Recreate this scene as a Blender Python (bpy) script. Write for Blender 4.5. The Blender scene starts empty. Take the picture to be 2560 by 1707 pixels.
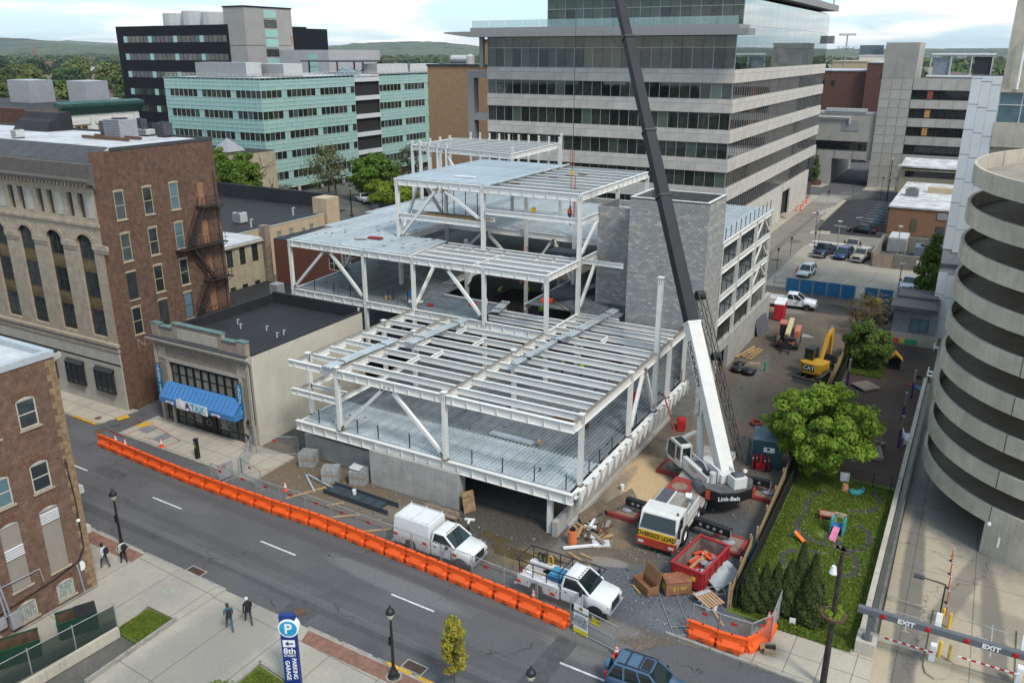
import bpy,math,random
import numpy as np
from mathutils import Vector,Matrix
random.seed(7);RS=np.random.RandomState(5)
R=math.radians
SC=bpy.context.scene
COL=SC.collection
# ---------------- camera, world, sun, exposure ----------------
cam=bpy.data.cameras.new('camera');camo=bpy.data.objects.new('camera',cam);COL.objects.link(camo)
camo.location=(0,0,30);camo.rotation_euler=(R(90-19.17),0,R(29.37))
cam.sensor_width=36;cam.lens=36*2080/2560;cam.clip_start=.5;cam.clip_end=40000
SC.camera=camo
SC.view_settings.view_transform='Standard';SC.view_settings.look='None'
SC.view_settings.exposure=0.98;SC.view_settings.gamma=1.0
SUN_EL,SUN_AZ=52,118
wd=bpy.data.worlds.new('World');SC.world=wd;wd.use_nodes=True
def node(nt,t,ins=None,**at):
 n=nt.nodes.new(t)
 for k,v in at.items():setattr(n,k,v)
 for k,v in(ins or{}).items():
  if isinstance(v,bpy.types.NodeSocket):nt.links.new(v,n.inputs[k])
  else:n.inputs[k].default_value=v
 return n
def ramp(nt,fac,stops,interp='LINEAR'):
 n=node(nt,'ShaderNodeValToRGB',{0:fac});cr=n.color_ramp;cr.interpolation=interp
 while len(cr.elements)<len(stops):cr.elements.new(.5)
 for e,(p,c)in zip(cr.elements,stops):
  e.position=p;e.color=(c,c,c,1)if isinstance(c,(int,float))else(*c,1)
 return n.outputs[0]
def mixc(nt,f,a,b,blend='MIX'):
 n=node(nt,'ShaderNodeMix',data_type='RGBA',blend_type=blend)
 for k,v in((0,f),(6,a),(7,b)):
  if isinstance(v,bpy.types.NodeSocket):nt.links.new(v,n.inputs[k])
  else:n.inputs[k].default_value=v if k==0 else(*v[:3],1)
 return n.outputs[2]
def mth(nt,op,a,b=0.,c=0.):return node(nt,'ShaderNodeMath',{0:a,1:b,2:c},operation=op).outputs[0]
w=wd.node_tree;w.nodes.clear()
sky=node(w,'ShaderNodeTexSky',sky_type='NISHITA',sun_disc=False,sun_elevation=R(SUN_EL),sun_rotation=R(SUN_AZ),altitude=100,air_density=1.0,dust_density=1.0,ozone_density=1.5)
tc=node(w,'ShaderNodeTexCoord');sx=node(w,'ShaderNodeSeparateXYZ',{0:tc.outputs['Generated']})
zc=mth(w,'ADD',mth(w,'MAXIMUM',sx.outputs[2],.0),.07)
cv=node(w,'ShaderNodeCombineXYZ',{0:mth(w,'DIVIDE',sx.outputs[0],zc),1:mth(w,'DIVIDE',sx.outputs[1],zc),2:3.1}).outputs[0]
n1=node(w,'ShaderNodeTexNoise',{'Vector':cv,'Scale':.42,'Detail':8.,'Roughness':.55,'Distortion':.35}).outputs[0]
n2=node(w,'ShaderNodeTexNoise',{'Vector':cv,'Scale':.9,'Detail':7.,'Roughness':.6,'Distortion':.3}).outputs[0]
cover=ramp(w,n1,[(.43,0.),(.57,1.)])
ccol=ramp(w,n2,[(.32,(5.9,5.85,6.05)),(.48,(7.9,7.75,7.6)),(.62,(9.7,9.5,9.2))])
skyc=mixc(w,.5,sky.outputs[0],(4.4,7.0,8.8))
skyc=mixc(w,mth(w,'MULTIPLY',cover,.93),skyc,ccol)
bg=node(w,'ShaderNodeBackground',{0:skyc,1:.085});wo=node(w,'ShaderNodeOutputWorld');w.links.new(bg.outputs[0],wo.inputs[0])
sl=bpy.data.lights.new('sun','SUN');sl.energy=1.5;sl.angle=R(12);sl.color=(1,.95,.87)
so=bpy.data.objects.new('sun',sl);COL.objects.link(so)
_d=Vector((math.sin(R(SUN_AZ))*math.cos(R(SUN_EL)),math.cos(R(SUN_AZ))*math.cos(R(SUN_EL)),math.sin(R(SUN_EL))))
so.rotation_euler=_d.to_track_quat('Z','Y').to_euler();so.location=(0,0,200)
SC.cycles.max_bounces=5;SC.cycles.diffuse_bounces=3;SC.cycles.glossy_bounces=3;SC.cycles.transparent_max_bounces=8
SC.cycles.caustics_reflective=False;SC.cycles.caustics_refractive=False
# ---------------- materials ----------------
MATS={}
def mat(name,col,rough=.75,metal=0.,var=.18,vs=2.5,bump=0.,bs=40.,col2=None,rnd=0.,spec=.4,island=0.,streak=0.,dirt=0.):
 """procedural principled: two-tone noise, optional per-object / per-island value change, vertical streaks"""
 if name in MATS:return MATS[name]
 m=bpy.data.materials.new(name);m.use_nodes=True;nt=m.node_tree;nt.nodes.clear()
 out=node(nt,'ShaderNodeOutputMaterial');p=node(nt,'ShaderNodeBsdfPrincipled',{'Roughness':rough,'Metallic':metal,'Specular IOR Level':spec})
 nt.links.new(p.outputs[0],out.inputs[0])
 t=node(nt,'ShaderNodeTexCoord').outputs['Object']
 c2=col2 or tuple(max(0,c*(1-2*var))for c in col)
 nz=node(nt,'ShaderNodeTexNoise',{'Vector':t,'Scale':vs,'Detail':6.,'Roughness':.62}).outputs[0]
 c=mixc(nt,ramp(nt,nz,[(.35,0.),(.68,1.)]),col,c2)
 fine=node(nt,'ShaderNodeTexNoise',{'Vector':t,'Scale':vs*14,'Detail':3.,'Roughness':.7}).outputs[0]
 c=mixc(nt,min(.5,var),c,mixc(nt,1.,c,ramp(nt,fine,[(.3,.55),(.7,1.35)]),'MULTIPLY'))
 if streak:
  mp=node(nt,'ShaderNodeMapping',{'Vector':t,'Scale':(2.2,2.2,.12)}).outputs[0]
  s=node(nt,'ShaderNodeTexNoise',{'Vector':mp,'Scale':2.5,'Detail':5.}).outputs[0]
  c=mixc(nt,ramp(nt,s,[(.5,0.),(.78,streak)]),c,tuple(x*.45 for x in col))
 if dirt:
  d=node(nt,'ShaderNodeTexNoise',{'Vector':t,'Scale':.35,'Detail':8.,'Roughness':.7}).outputs[0]
  c=mixc(nt,ramp(nt,d,[(.48,0.),(.72,dirt)]),c,(.09,.08,.07))
 if rnd:
  o=node(nt,'ShaderNodeObjectInfo').outputs['Random']
  c=mixc(nt,1.,c,ramp(nt,o,[(0,1-rnd),(1,1+rnd)]),'MULTIPLY')
 if island:
  o=node(nt,'ShaderNodeNewGeometry').outputs['Random Per Island']
  c=mixc(nt,1.,c,ramp(nt,o,[(0,1-island),(1,1+island)]),'MULTIPLY')
 nt.links.new(c,p.inputs['Base Color'])
 if bump:
  b=node(nt,'ShaderNodeTexNoise',{'Vector':t,'Scale':bs,'Detail':4.}).outputs[0]
  nt.links.new(node(nt,'ShaderNodeBump',{'Strength':bump,'Distance':.02,'Height':b}).outputs[0],p.inputs['Normal'])
 MATS[name]=m;return m
def brickmat(name,cols,mortar,bw=.22,bh=.075,stain=.5,stainc=(.05,.035,.03),redpatch=None):
 """brick courses on vertical walls: u = x + y, v = z"""
 m=bpy.data.materials.new(name);m.use_nodes=True;nt=m.node_tree;nt.nodes.clear()
 out=node(nt,'ShaderNodeOutputMaterial');p=node(nt,'ShaderNodeBsdfPrincipled',{'Roughness':.9,'Specular IOR Level':.2});nt.links.new(p.outputs[0],out.inputs[0])
 t=node(nt,'ShaderNodeTexCoord').outputs['Object'];s=node(nt,'ShaderNodeSeparateXYZ',{0:t})
 uv=node(nt,'ShaderNodeCombineXYZ',{0:mth(nt,'ADD',s.outputs[0],s.outputs[1]),1:s.outputs[2]}).outputs[0]
 br=node(nt,'ShaderNodeTexBrick',{'Vector':uv,'Color1':(*cols[0],1),'Color2':(*cols[1],1),'Mortar':(*mortar,1),'Scale':1.,'Mortar Size':.011,'Mortar Smooth':.3,'Bias':0.,'Brick Width':bw,'Row Height':bh})
 big=node(nt,'ShaderNodeTexNoise',{'Vector':t,'Scale':.45,'Detail':7.,'Roughness':.65}).outputs[0]
 med=node(nt,'ShaderNodeTexNoise',{'Vector':t,'Scale':2.2,'Detail':9.,'Roughness':.8}).outputs[0]
 c=mixc(nt,ramp(nt,med,[(.35,0.),(.62,.95)]),br.outputs[0],mixc(nt,1.,br.outputs[0],cols[2],'MULTIPLY'))
 c=mixc(nt,ramp(nt,big,[(.45,0.),(.75,stain)]),c,stainc)
 if redpatch:
  rp=node(nt,'ShaderNodeTexNoise',{'Vector':t,'Scale':.8,'Detail':8.,'Roughness':.7}).outputs[0]
  y0,y1,rc=redpatch
  g=node(nt,'ShaderNodeMapRange',{0:s.outputs[1],1:y0,2:y1,3:1.,4:0.}).outputs[0]
  c=mixc(nt,ramp(nt,mth(nt,'MULTIPLY',mth(nt,'ADD',rp,.1),g),[(.42,0.),(.62,.7)]),c,rc)
 nt.links.new(c,p.inputs['Base Color'])
 nt.links.new(node(nt,'ShaderNodeBump',{'Strength':.5,'Distance':.01,'Height':br.outputs[1]},invert=True).outputs[0],p.inputs['Normal'])
 MATS[name]=m;return m
def glassmat(name,col=(.02,.026,.028),rough=.04,metal=0.,rnd=.6,spec=.6,col2=None):
 m=bpy.data.materials.new(name);m.use_nodes=True;nt=m.node_tree;p=nt.nodes['Principled BSDF']
 p.inputs['Roughness'].default_value=rough;p.inputs['Metallic'].default_value=metal;p.inputs['Specular IOR Level'].default_value=spec
 o=node(nt,'ShaderNodeObjectInfo').outputs['Random'];g=node(nt,'ShaderNodeNewGeometry').outputs['Random Per Island']
 r=mth(nt,'FRACT',mth(nt,'ADD',o,g))
 c2=col2 or tuple(c*(1+2.5*rnd)for c in col)
 t=node(nt,'ShaderNodeTexCoord').outputs['Object']
 nz=node(nt,'ShaderNodeTexNoise',{'Vector':t,'Scale':.9,'Detail':2.}).outputs[0]
 f=mth(nt,'MULTIPLY',ramp(nt,r,[(.3,0.),(1.,1.)]),ramp(nt,nz,[(.35,.3),(.65,1.)]))
 nt.links.new(mixc(nt,f,col,c2),p.inputs['Base Color'])
 wv=node(nt,'ShaderNodeTexNoise',{'Vector':t,'Scale':.7,'Detail':1.}).outputs[0]
 nt.links.new(node(nt,'ShaderNodeBump',{'Strength':.04,'Distance':.1,'Height':wv}).outputs[0],p.inputs['Normal'])
 MATS[name]=m;return m
# ---------------- mesh builder ----------------
class MB:
 def __init__(s):s.v=[];s.f=[];s.m=[];s.mi=0
 def face(s,*pts):
  i=len(s.v);s.v+=[tuple(p)for p in pts];s.f.append(tuple(range(i,i+len(pts))));s.m.append(s.mi);return s
 def add(s,vs,fs):
  i=len(s.v);s.v+=[tuple(p)for p in vs]
  for f in fs:s.f.append(tuple(i+k for k in f));s.m.append(s.mi)
  return s
 BF=((0,3,2,1),(4,5,6,7),(0,1,5,4),(1,2,6,5),(2,3,7,6),(3,0,4,7))
 def box(s,x0,x1,y0,y1,z0,z1):
  return s.add([(x0,y0,z0),(x1,y0,z0),(x1,y1,z0),(x0,y1,z0),(x0,y0,z1),(x1,y0,z1),(x1,y1,z1),(x0,y1,z1)],s.BF)
 def obox(s,c,sz,rz=0,ry=0,rx=0):
  M_=Matrix.Translation(c)@Matrix.Rotation(rz,4,'Z')@Matrix.Rotation(ry,4,'Y')@Matrix.Rotation(rx,4,'X')
  a,b,d=(k/2 for k in sz)
  return s.add([M_@Vector(p)for p in((-a,-b,-d),(a,-b,-d),(a,b,-d),(-a,b,-d),(-a,-b,d),(a,-b,d),(a,b,d),(-a,b,d))],s.BF)
 def frame_(s,p,q,up=(0,0,1)):
  p=Vector(p);q=Vector(q);d=(q-p).normalized();u=Vector(up)
  if abs(d.dot(u))>.98:u=Vector((0,1,0))
  a=d.cross(u).normalized();b=a.cross(d).normalized();return p,q,a,b
 def bar(s,p,q,w_,h_,up=(0,0,1),dy=0.):
  p,q,a,b=s.frame_(p,q,up);a=a*w_/2;b0=b*(dy-h_/2);b1=b*(dy+h_/2)
  return s.add([p-a+b0,p+a+b0,p+a+b1,p-a+b1,q-a+b0,q+a+b0,q+a+b1,q-a+b1],((0,1,2,3),(7,6,5,4),(0,4,5,1),(1,5,6,2),(2,6,7,3),(3,7,4,0)))
 def ibeam(s,p,q,h=.5,w_=.25,t=.03,up=(0,0,1)):
  s.bar(p,q,w_,t,up,-t/2);s.bar(p,q,w_,t,up,-h+t/2);s.bar(p,q,t,h-2*t-.004,up,-h/2);return s
 def tube(s,p,q,r,n=8,r2=None,caps=True):
  p,q,a,b=s.frame_(p,q);r2=r if r2 is None else r2;vs=[]
  for c,rr in((p,r),(q,r2)):
   for k in range(n):
    an=2*math.pi*k/n;vs.append(c+a*(rr*math.cos(an))+b*(rr*math.sin(an)))
  fs=[(k,(k+1)%n,n+(k+1)%n,n+k)for k in range(n)]
  if caps:fs+=[tuple(range(n-1,-1,-1)),tuple(range(n,2*n))]
  return s.add(vs,fs)
 def path(s,pts,r,n=6):
  for a,b in zip(pts,pts[1:]):s.tube(a,b,r,n)
  return s
 def prism(s,poly,z0,z1):
  n=len(poly)
  if sum(a[0]*b[1]-b[0]*a[1]for a,b in zip(poly,poly[1:]+poly[:1]))<0:poly=poly[::-1]
  return s.add([(x,y,z0)for x,y in poly]+[(x,y,z1)for x,y in poly],[tuple(range(n-1,-1,-1)),tuple(range(n,2*n))]+[(k,(k+1)%n,n+(k+1)%n,n+k)for k in range(n)])
 def prismx(s,poly,x0,x1):
  n=len(poly)
  if sum(a[0]*b[1]-b[0]*a[1]for a,b in zip(poly,poly[1:]+poly[:1]))<0:poly=poly[::-1]
  return s.add([(x0,y,z)for y,z in poly]+[(x1,y,z)for y,z in poly],[tuple(range(n-1,-1,-1)),tuple(range(n,2*n))]+[(k,(k+1)%n,n+(k+1)%n,n+k)for k in range(n)])
 def prismy(s,poly,y0,y1):
  n=len(poly)
  if sum(a[0]*b[1]-b[0]*a[1]for a,b in zip(poly,poly[1:]+poly[:1]))<0:poly=poly[::-1]
  return s.add([(x,y1,z)for x,z in poly]+[(x,y0,z)for x,z in poly],[tuple(range(n-1,-1,-1)),tuple(range(n,2*n))]+[(k,(k+1)%n,n+(k+1)%n,n+k)for k in range(n)])
 def lathe(s,prof,n=12,c=(0,0,0),axis='Z'):
  vs=[]
  for r,z in prof:
   for k in range(n):
    a=2*math.pi*k/n;x,y=r*math.cos(a),r*math.sin(a)
    p=(x,y,z)if axis=='Z' else((x,z,y)if axis=='Y' else(z,x,y))
    vs.append((p[0]+c[0],p[1]+c[1],p[2]+c[2]))
  fs=[]
  for j in range(len(prof)-1):
   for k in range(n):
    f=(j*n+k,j*n+(k+1)%n,(j+1)*n+(k+1)%n,(j+1)*n+k);fs.append(f if axis!='Y' else f[::-1])
  return s.add(vs,fs)
 def loft(s,secs,caps=True):
  n=len(secs[0]);vs=[p for sec in secs for p in sec];fs=[]
  for j in range(len(secs)-1):
   for k in range(n):fs.append((j*n+k,j*n+(k+1)%n,(j+1)*n+(k+1)%n,(j+1)*n+k))
  if caps:fs+=[tuple(range(n-1,-1,-1)),tuple(range((len(secs)-1)*n,len(secs)*n))]
  return s.add(vs,fs)
 def mesh(s,name,mats,off=None,smooth=False):
  me=bpy.data.meshes.new(name);v=s.v
  if off is not None:v=[(a-off[0],b-off[1],c-off[2])for a,b,c in v]
  me.from_pydata(v,[],s.f)
  for m in(mats if isinstance(mats,(list,tuple))else[mats]):me.materials.append(m)
  if any(s.m):me.polygons.foreach_set('material_index',s.m)
  if smooth:me.polygons.foreach_set('use_smooth',[True]*len(s.f))
  me.update();return me
def link(name,me,parent=None,loc=(0,0,0),rz=0.):
 o=bpy.data.objects.new(name,me);COL.objects.link(o);o.location=loc;o.rotation_euler=(0,0,rz)
 if parent:o.parent=parent
 return o
def tag(o,label=None,cat=None,group=None,kind=None):
 if label:o['label']=label
 if cat:o['category']=cat
 if group:o['group']=group
 if kind:o['kind']=kind
 return o
def thing(name,label,cat,loc=(0,0,0),rz=0.,group=None):
 o=bpy.data.objects.new(name,None);COL.objects.link(o);o.location=loc;o.rotation_euler=(0,0,rz);o.empty_display_size=.3
 return tag(o,label,cat,group)
def part(name,mb,m,root=None,world=False,smooth=False,bev=0.,seg=2):
 """a part under root; world=True: mb is in world coordinates (root not rotated)"""
 off=None
 if world and root is not None:
  off=Vector(root.location)
  if root.parent:off=off+Vector(root.parent.location)
 o=link(name,mb.mesh(name,m,off,smooth),root)
 if bev:
  b=o.modifiers.new('bevel','BEVEL');b.width=bev;b.segments=seg;b.limit_method='ANGLE';b.angle_limit=R(35)
 return o
def one(name,mb,m,label,cat,loc=(0,0,0),rz=0.,group=None,smooth=False,bev=0.):
 o=part(name,mb,m,None,smooth=smooth,bev=bev);o.location=loc;o.rotation_euler=(0,0,rz);return tag(o,label,cat,group)
def dup(root,loc=None,rz=None,label=None,group=None):
 def rec(o,par):
  c=o.copy();COL.objects.link(c);c.parent=par
  for ch in KIDS(o):rec(ch,c)
  return c
 r=rec(root,None)
 if loc is not None:r.location=loc
 if rz is not None:r.rotation_euler=(0,0,rz)
 return tag(r,label,None,group)
def KIDS(o):return[c for c in list(o.children)]
def textmesh(txt,size=1.,ext=.01,align='CENTER',bold=0.):
 cu=bpy.data.curves.new('lettering','FONT');cu.body=txt;cu.size=size;cu.extrude=ext;cu.align_x=align;cu.align_y='CENTER';cu.offset=bold;cu.space_line=.82
 o=bpy.data.objects.new('lettering',cu);COL.objects.link(o);dg=bpy.context.evaluated_depsgraph_get();dg.update()
 me=bpy.data.meshes.new_from_object(o.evaluated_get(dg));bpy.data.objects.remove(o);return me
def text(txt,size,m,root,loc,rot=(R(90),0,0),ext=.008,bold=0.,name='lettering',align='CENTER',sx=1.):
 me=textmesh(txt,size,ext,align,bold);me.materials.clear();me.materials.append(m)
 o=bpy.data.objects.new(name,me);COL.objects.link(o);o.parent=root;o.location=loc;o.rotation_euler=rot;o.scale=(sx,1,1);return o
def sheet(name,poly,z,m,kind='structure',label=None,cat=None):
 mb=MB();P=poly
 if sum(a[0]*b[1]-b[0]*a[1]for a,b in zip(P,P[1:]+P[:1]))<0:P=P[::-1]
 mb.face(*[(x,y,z)for x,y in P]);o=part(name,mb,m);return tag(o,label,cat,kind=kind)
def wallgrid(mb,P0,u,n,W,z0,z1,rects,rec=.15,back=True):
 """vertical wall plane from P0 along unit u, outward normal n, with recessed openings rects (a0,a1,b0,b1) in (along,z)"""
 P0=Vector((P0[0],P0[1],0));u=Vector((u[0],u[1],0));n=Vector((n[0],n[1],0))
 us=sorted(set([0,W]+[k for r in rects for k in r[:2]if 0<=k<=W]));zs=sorted(set([z0,z1]+[k for r in rects for k in r[2:4]if z0<=k<=z1]))
 flip=u.cross(Vector((0,0,1))).dot(n)<0
 def q(*pp):mb.face(*(pp[::-1]if flip else pp))
 pt=lambda a,b,d=0.:P0+u*a+n*-d+Vector((0,0,b))
 for b0,b1 in zip(zs,zs[1:]):
  run=None
  for a0,a1 in zip(us,us[1:]):
   ca,cb=(a0+a1)/2,(b0+b1)/2
   hole=any(r[0]<ca<r[1]and r[2]<cb<r[3]for r in rects)
   if hole:
    if run:q(pt(run[0],b0),pt(run[1],b0),pt(run[1],b1),pt(run[0],b1));run=None
   else:run=(run[0],a1)if run else(a0,a1)
  if run:q(pt(run[0],b0),pt(run[1],b0),pt(run[1],b1),pt(run[0],b1))
 for a0,a1,b0,b1 in[r[:4]for r in rects]:
  q(pt(a0,b0),pt(a0,b0,rec),pt(a0,b1,rec),pt(a0,b1));q(pt(a1,b0,rec),pt(a1,b0),pt(a1,b1),pt(a1,b1,rec))
  q(pt(a0,b1),pt(a0,b1,rec),pt(a1,b1,rec),pt(a1,b1));q(pt(a0,b0,rec),pt(a0,b0),pt(a1,b0),pt(a1,b0,rec))
  if back:q(pt(a0,b0,rec),pt(a1,b0,rec),pt(a1,b1,rec),pt(a0,b1,rec))
WINC={}
def window(root,P,u,n,w_,h_,mf,mg,sash=1,mull=0,fr=.07,dep=.05,name='window',arch=0.):
 """a window: frame (sill, jambs, meeting rails, mullions) with a pane; P = lower left corner in world"""
 key=(round(w_,2),round(h_,2),mf.name,mg.name,sash,mull,fr,arch)
 if key not in WINC:
  f=MB();f.box(0,fr,0,dep,0,h_);f.box(w_-fr,w_,0,dep,0,h_);f.box(fr,w_-fr,0,dep,0,fr);f.box(fr,w_-fr,0,dep,h_-fr,h_)
  for k in range(sash):z=h_*(k+1)/(sash+1);f.box(fr,w_-fr,.004,dep-.004,z-fr*.4,z+fr*.4)
  for k in range(mull):x=w_*(k+1)/(mull+1);f.box(x-fr*.45,x+fr*.45,.002,dep-.002,fr,h_-fr)
  g=MB();g.box(fr*.8,w_-fr*.8,.02,.035,fr*.8,h_-fr*.8)
  WINC[key]=(f.mesh('window_frame',mf),g.mesh('pane',mg))
 fm,gm=WINC[key];L=Vector(P)-Vector(root.location)
 o=link(name,fm,root);o.location=L;o.rotation_euler=(0,0,math.atan2(u[1],u[0]))
 link('pane',gm,o);return o
def vnoise(n,amp):return(RS.rand(n)-.5)*2*amp
# ---------------- ground, roads, pavements ----------------
def groundmat(name,base,zones,speck=0.,sp_scale=22.,sp_col=(.5,.5,.5),bump=.35,bs=9.,rough=.95,crack=0.,joints=None,fvar=.5):
 """zones: (cx, cy, rx, ry, rot deg, colour, strength, edge noise) laid over base in world metres"""
 m=bpy.data.materials.new(name);m.use_nodes=True;nt=m.node_tree;p=nt.nodes['Principled BSDF'];p.inputs['Roughness'].default_value=rough;p.inputs['Specular IOR Level'].default_value=.25
 t=node(nt,'ShaderNodeTexCoord').outputs['Object'];s=node(nt,'ShaderNodeSeparateXYZ',{0:t})
 big=node(nt,'ShaderNodeTexNoise',{'Vector':t,'Scale':.22,'Detail':8.,'Roughness':.62}).outputs[0]
 med=node(nt,'ShaderNodeTexNoise',{'Vector':t,'Scale':1.5,'Detail':7.,'Roughness':.7}).outputs[0]
 c=mixc(nt,ramp(nt,big,[(.35,0.),(.68,1.)]),base[0],base[1])
 for cx,cy,rx,ry,rot,col,st,en in zones:
  mp=node(nt,'ShaderNodeMapping',{'Vector':t,'Location':(cx,cy,0),'Rotation':(0,0,R(rot)),'Scale':(rx,ry,1e5)},vector_type='TEXTURE').outputs[0]
  d=node(nt,'ShaderNodeVectorMath',{0:mp},operation='LENGTH').outputs['Value']
  d=mth(nt,'ADD',d,mth(nt,'MULTIPLY',mth(nt,'SUBTRACT',med,.5),en))
  c=mixc(nt,ramp(nt,d,[(.72,st),(1.0,0.)]),c,col)
 fine=node(nt,'ShaderNodeTexNoise',{'Vector':t,'Scale':7.,'Detail':8.,'Roughness':.75}).outputs[0]
 c=mixc(nt,fvar,c,mixc(nt,1.,c,ramp(nt,fine,[(.3,.45),(.7,1.6)]),'MULTIPLY'))
 if speck:
  v=node(nt,'ShaderNodeTexVoronoi',{'Vector':t,'Scale':sp_scale}).outputs;
  r=node(nt,'ShaderNodeSeparateColor',{0:v['Color']}).outputs[0]
  c=mixc(nt,mth(nt,'MULTIPLY',ramp(nt,r,[(.86,0.),(.95,speck)]),ramp(nt,v['Distance'],[(.25,1.),(.5,0.)])),c,sp_col)
 if crack:
  wv=node(nt,'ShaderNodeVectorMath',{0:t,1:node(nt,'ShaderNodeVectorMath',{0:node(nt,'ShaderNodeTexNoise',{'Vector':t,'Scale':1.1,'Detail':4.}).outputs[1],'Scale':1.6},operation='SCALE').outputs[0]},operation='ADD').outputs[0]
  v=node(nt,'ShaderNodeTexVoronoi',{'Vector':wv,'Scale':.16},feature='DISTANCE_TO_EDGE').outputs[0]
  gate=node(nt,'ShaderNodeTexNoise',{'Vector':t,'Scale':.3,'Detail':2.}).outputs[0]
  c=mixc(nt,mth(nt,'MULTIPLY',ramp(nt,v,[(.0,crack),(.006,0.)]),ramp(nt,gate,[(.45,0.),(.55,1.)])),c,(.02,.02,.02))
 if joints:
  jx,jy,jr=joints
  mp=node(nt,'ShaderNodeMapping',{'Vector':t,'Rotation':(0,0,R(jr)),'Scale':(1/jx,1/jy,1)}).outputs[0];q=node(nt,'ShaderNodeSeparateXYZ',{0:mp})
  for k,j in((0,jx),(1,jy)):
   fr=mth(nt,'ABSOLUTE',mth(nt,'SUBTRACT',mth(nt,'FRACT',q.outputs[k]),.5))
   c=mixc(nt,ramp(nt,fr,[(.5-.035/j,0.),(.5-.012/j,.65)]),c,(.05,.045,.04))
 nt.links.new(c,p.inputs['Base Color'])
 b=node(nt,'ShaderNodeTexNoise',{'Vector':t,'Scale':bs,'Detail':6.,'Roughness':.7}).outputs[0]
 nt.links.new(node(nt,'ShaderNodeBump',{'Strength':bump,'Distance':.05,'Height':b}).outputs[0],p.inputs['Normal'])
 MATS[name]=m;return m
asph=groundmat('asphalt',((.105,.102,.104),(.080,.078,.081)),[(-27,33.4,6,.9,-4,(.15,.15,.15),.7,.5),(-14,34,3.5,1.6,0,(.14,.135,.125),.8,.6),(-31,30.5,1.6,.6,20,(.12,.12,.12),.4,.7),(-29.9,28.6,1.0,.75,8,(.045,.045,.05),.8,.1),(-60,37.5,4,1.2,0,(.11,.11,.115),.6,.4),(-50,30,14,.5,-2,(.05,.05,.055),.5,.5),(-25,29.3,16,.5,-2,(.05,.05,.055),.5,.5),(-35,34.6,26,.45,-2,(.07,.068,.07),.6,.5),(-35,31.2,26,.4,-2,(.072,.07,.072),.6,.5),(-33,29.9,26,.35,-2,(.125,.122,.122),.5,.6),(-45,33.4,3,.8,10,(.13,.125,.12),.4,.8)],crack=.85,bump=.12,bs=30,fvar=.36)
conc=groundmat('pavement_concrete',((.40,.36,.29),(.31,.28,.23)),[],bump=.1,bs=20,joints=(1.55,1.6,2),fvar=.22)
conc2=groundmat('plaza_concrete',((.36,.33,.275),(.27,.25,.215)),[(-32,23,3,9,0,(.22,.205,.185),.6,.7)],bump=.1,bs=20,joints=(3.3,6.2,2),fvar=.22)
drivec=groundmat('driveway_concrete',((.40,.335,.24),(.31,.265,.2)),[(.2,46,.75,16,2,(.10,.095,.09),.75,.35),(2.6,49,.7,12,-14,(.12,.11,.10),.6,.35),(4.6,42,.7,14,3,(.11,.10,.095),.7,.35),(4,59,5,8,15,(.13,.125,.12),.8,.5),(-.6,70,1,14,0,(.15,.145,.14),.7,.4),(6,46.5,5,1.5,-22,(.16,.15,.13),.5,.5)],bump=.12,bs=12,joints=(3.4,4.2,0),crack=.8,fvar=.22)
lotc=groundmat('lot_concrete',((.36,.32,.255),(.30,.265,.215)),[(-20,112,5,1.5,0,(.24,.22,.19),.5,.5)],bump=.1,bs=10,joints=(4.5,4.5,1),fvar=.2)
blacktop=groundmat('fresh_asphalt',((.03,.03,.034),(.042,.042,.046)),[],bump=.1,bs=30,fvar=.25)
alleym=groundmat('alley_concrete',((.23,.205,.175),(.175,.16,.14)),[(-27.5,140,.6,40,0,(.12,.11,.1),.6,.5),(-25.8,128,1.1,1,0,(.07,.07,.07),.8,.2),(-26,143,1.1,2,0,(.09,.085,.08),.7,.2),(-29,190,4,6,0,(.32,.31,.29),.7,.3)],bump=.1,bs=10,crack=.8,fvar=.25)
dirt=groundmat('site_dirt',((.10,.082,.064),(.155,.122,.09)),[(-38,40.6,9,1.9,-2,(.14,.10,.062),.8,.7),(-24.6,39.6,3.5,2.0,0,(.10,.085,.062),.7,.6),(-33,40,5,1.3,0,(.17,.15,.125),.6,.9),(-21.5,39.5,1.6,1.1,20,(.17,.12,.055),.75,.3),(-25,44,6,5,0,(.05,.046,.04),.8,.5),(-13.2,39.5,6.2,3.4,10,(.088,.094,.106),1.,.5),(-11.5,47,4,6,0,(.075,.077,.083),.9,.5),(-10,38.2,3.5,1.6,0,(.11,.115,.128),1.,.4),(-15.3,35.8,3.4,1.0,6,(.16,.15,.135),.8,.6),(-18.5,51.8,2.5,5.4,10,(.50,.36,.205),1.,.3),(-17.3,44.4,1.5,1.4,0,(.2,.14,.08),.7,.9),(-19.8,47,.9,8,0,(.16,.15,.135),.7,.9),(-16.6,41.7,1.5,.55,12,(.25,.22,.19),.7,.3),(-17.6,40.7,1.4,.5,12,(.18,.17,.155),.5,.5),(-14.5,88,5,9,10,(.078,.066,.053),.8,.5),(-17.2,67.5,2.6,5,0,(.15,.135,.115),.6,.7),(-12,70,3,9,-12,(.15,.115,.082),.8,.8),(-16.4,75,1.2,12,4,(.13,.125,.115),.5,.8),(-14,105,6,2.6,0,(.035,.033,.032),.9,.4),(-18.5,102,2.6,1.4,0,(.22,.2,.17),.7,.6),(-11,96,2.5,6,0,(.13,.09,.06),.6,.7)],speck=.55,sp_scale=13.,sp_col=(.40,.40,.41),bump=.8,bs=7)
mulch=groundmat('wood_mulch',((.064,.043,.033),(.095,.066,.05)),[(-5.5,92,4,3,0,(.03,.027,.027),.8,.5)],speck=.7,sp_scale=11,sp_col=(.10,.07,.052),bump=1.,bs=12)
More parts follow.
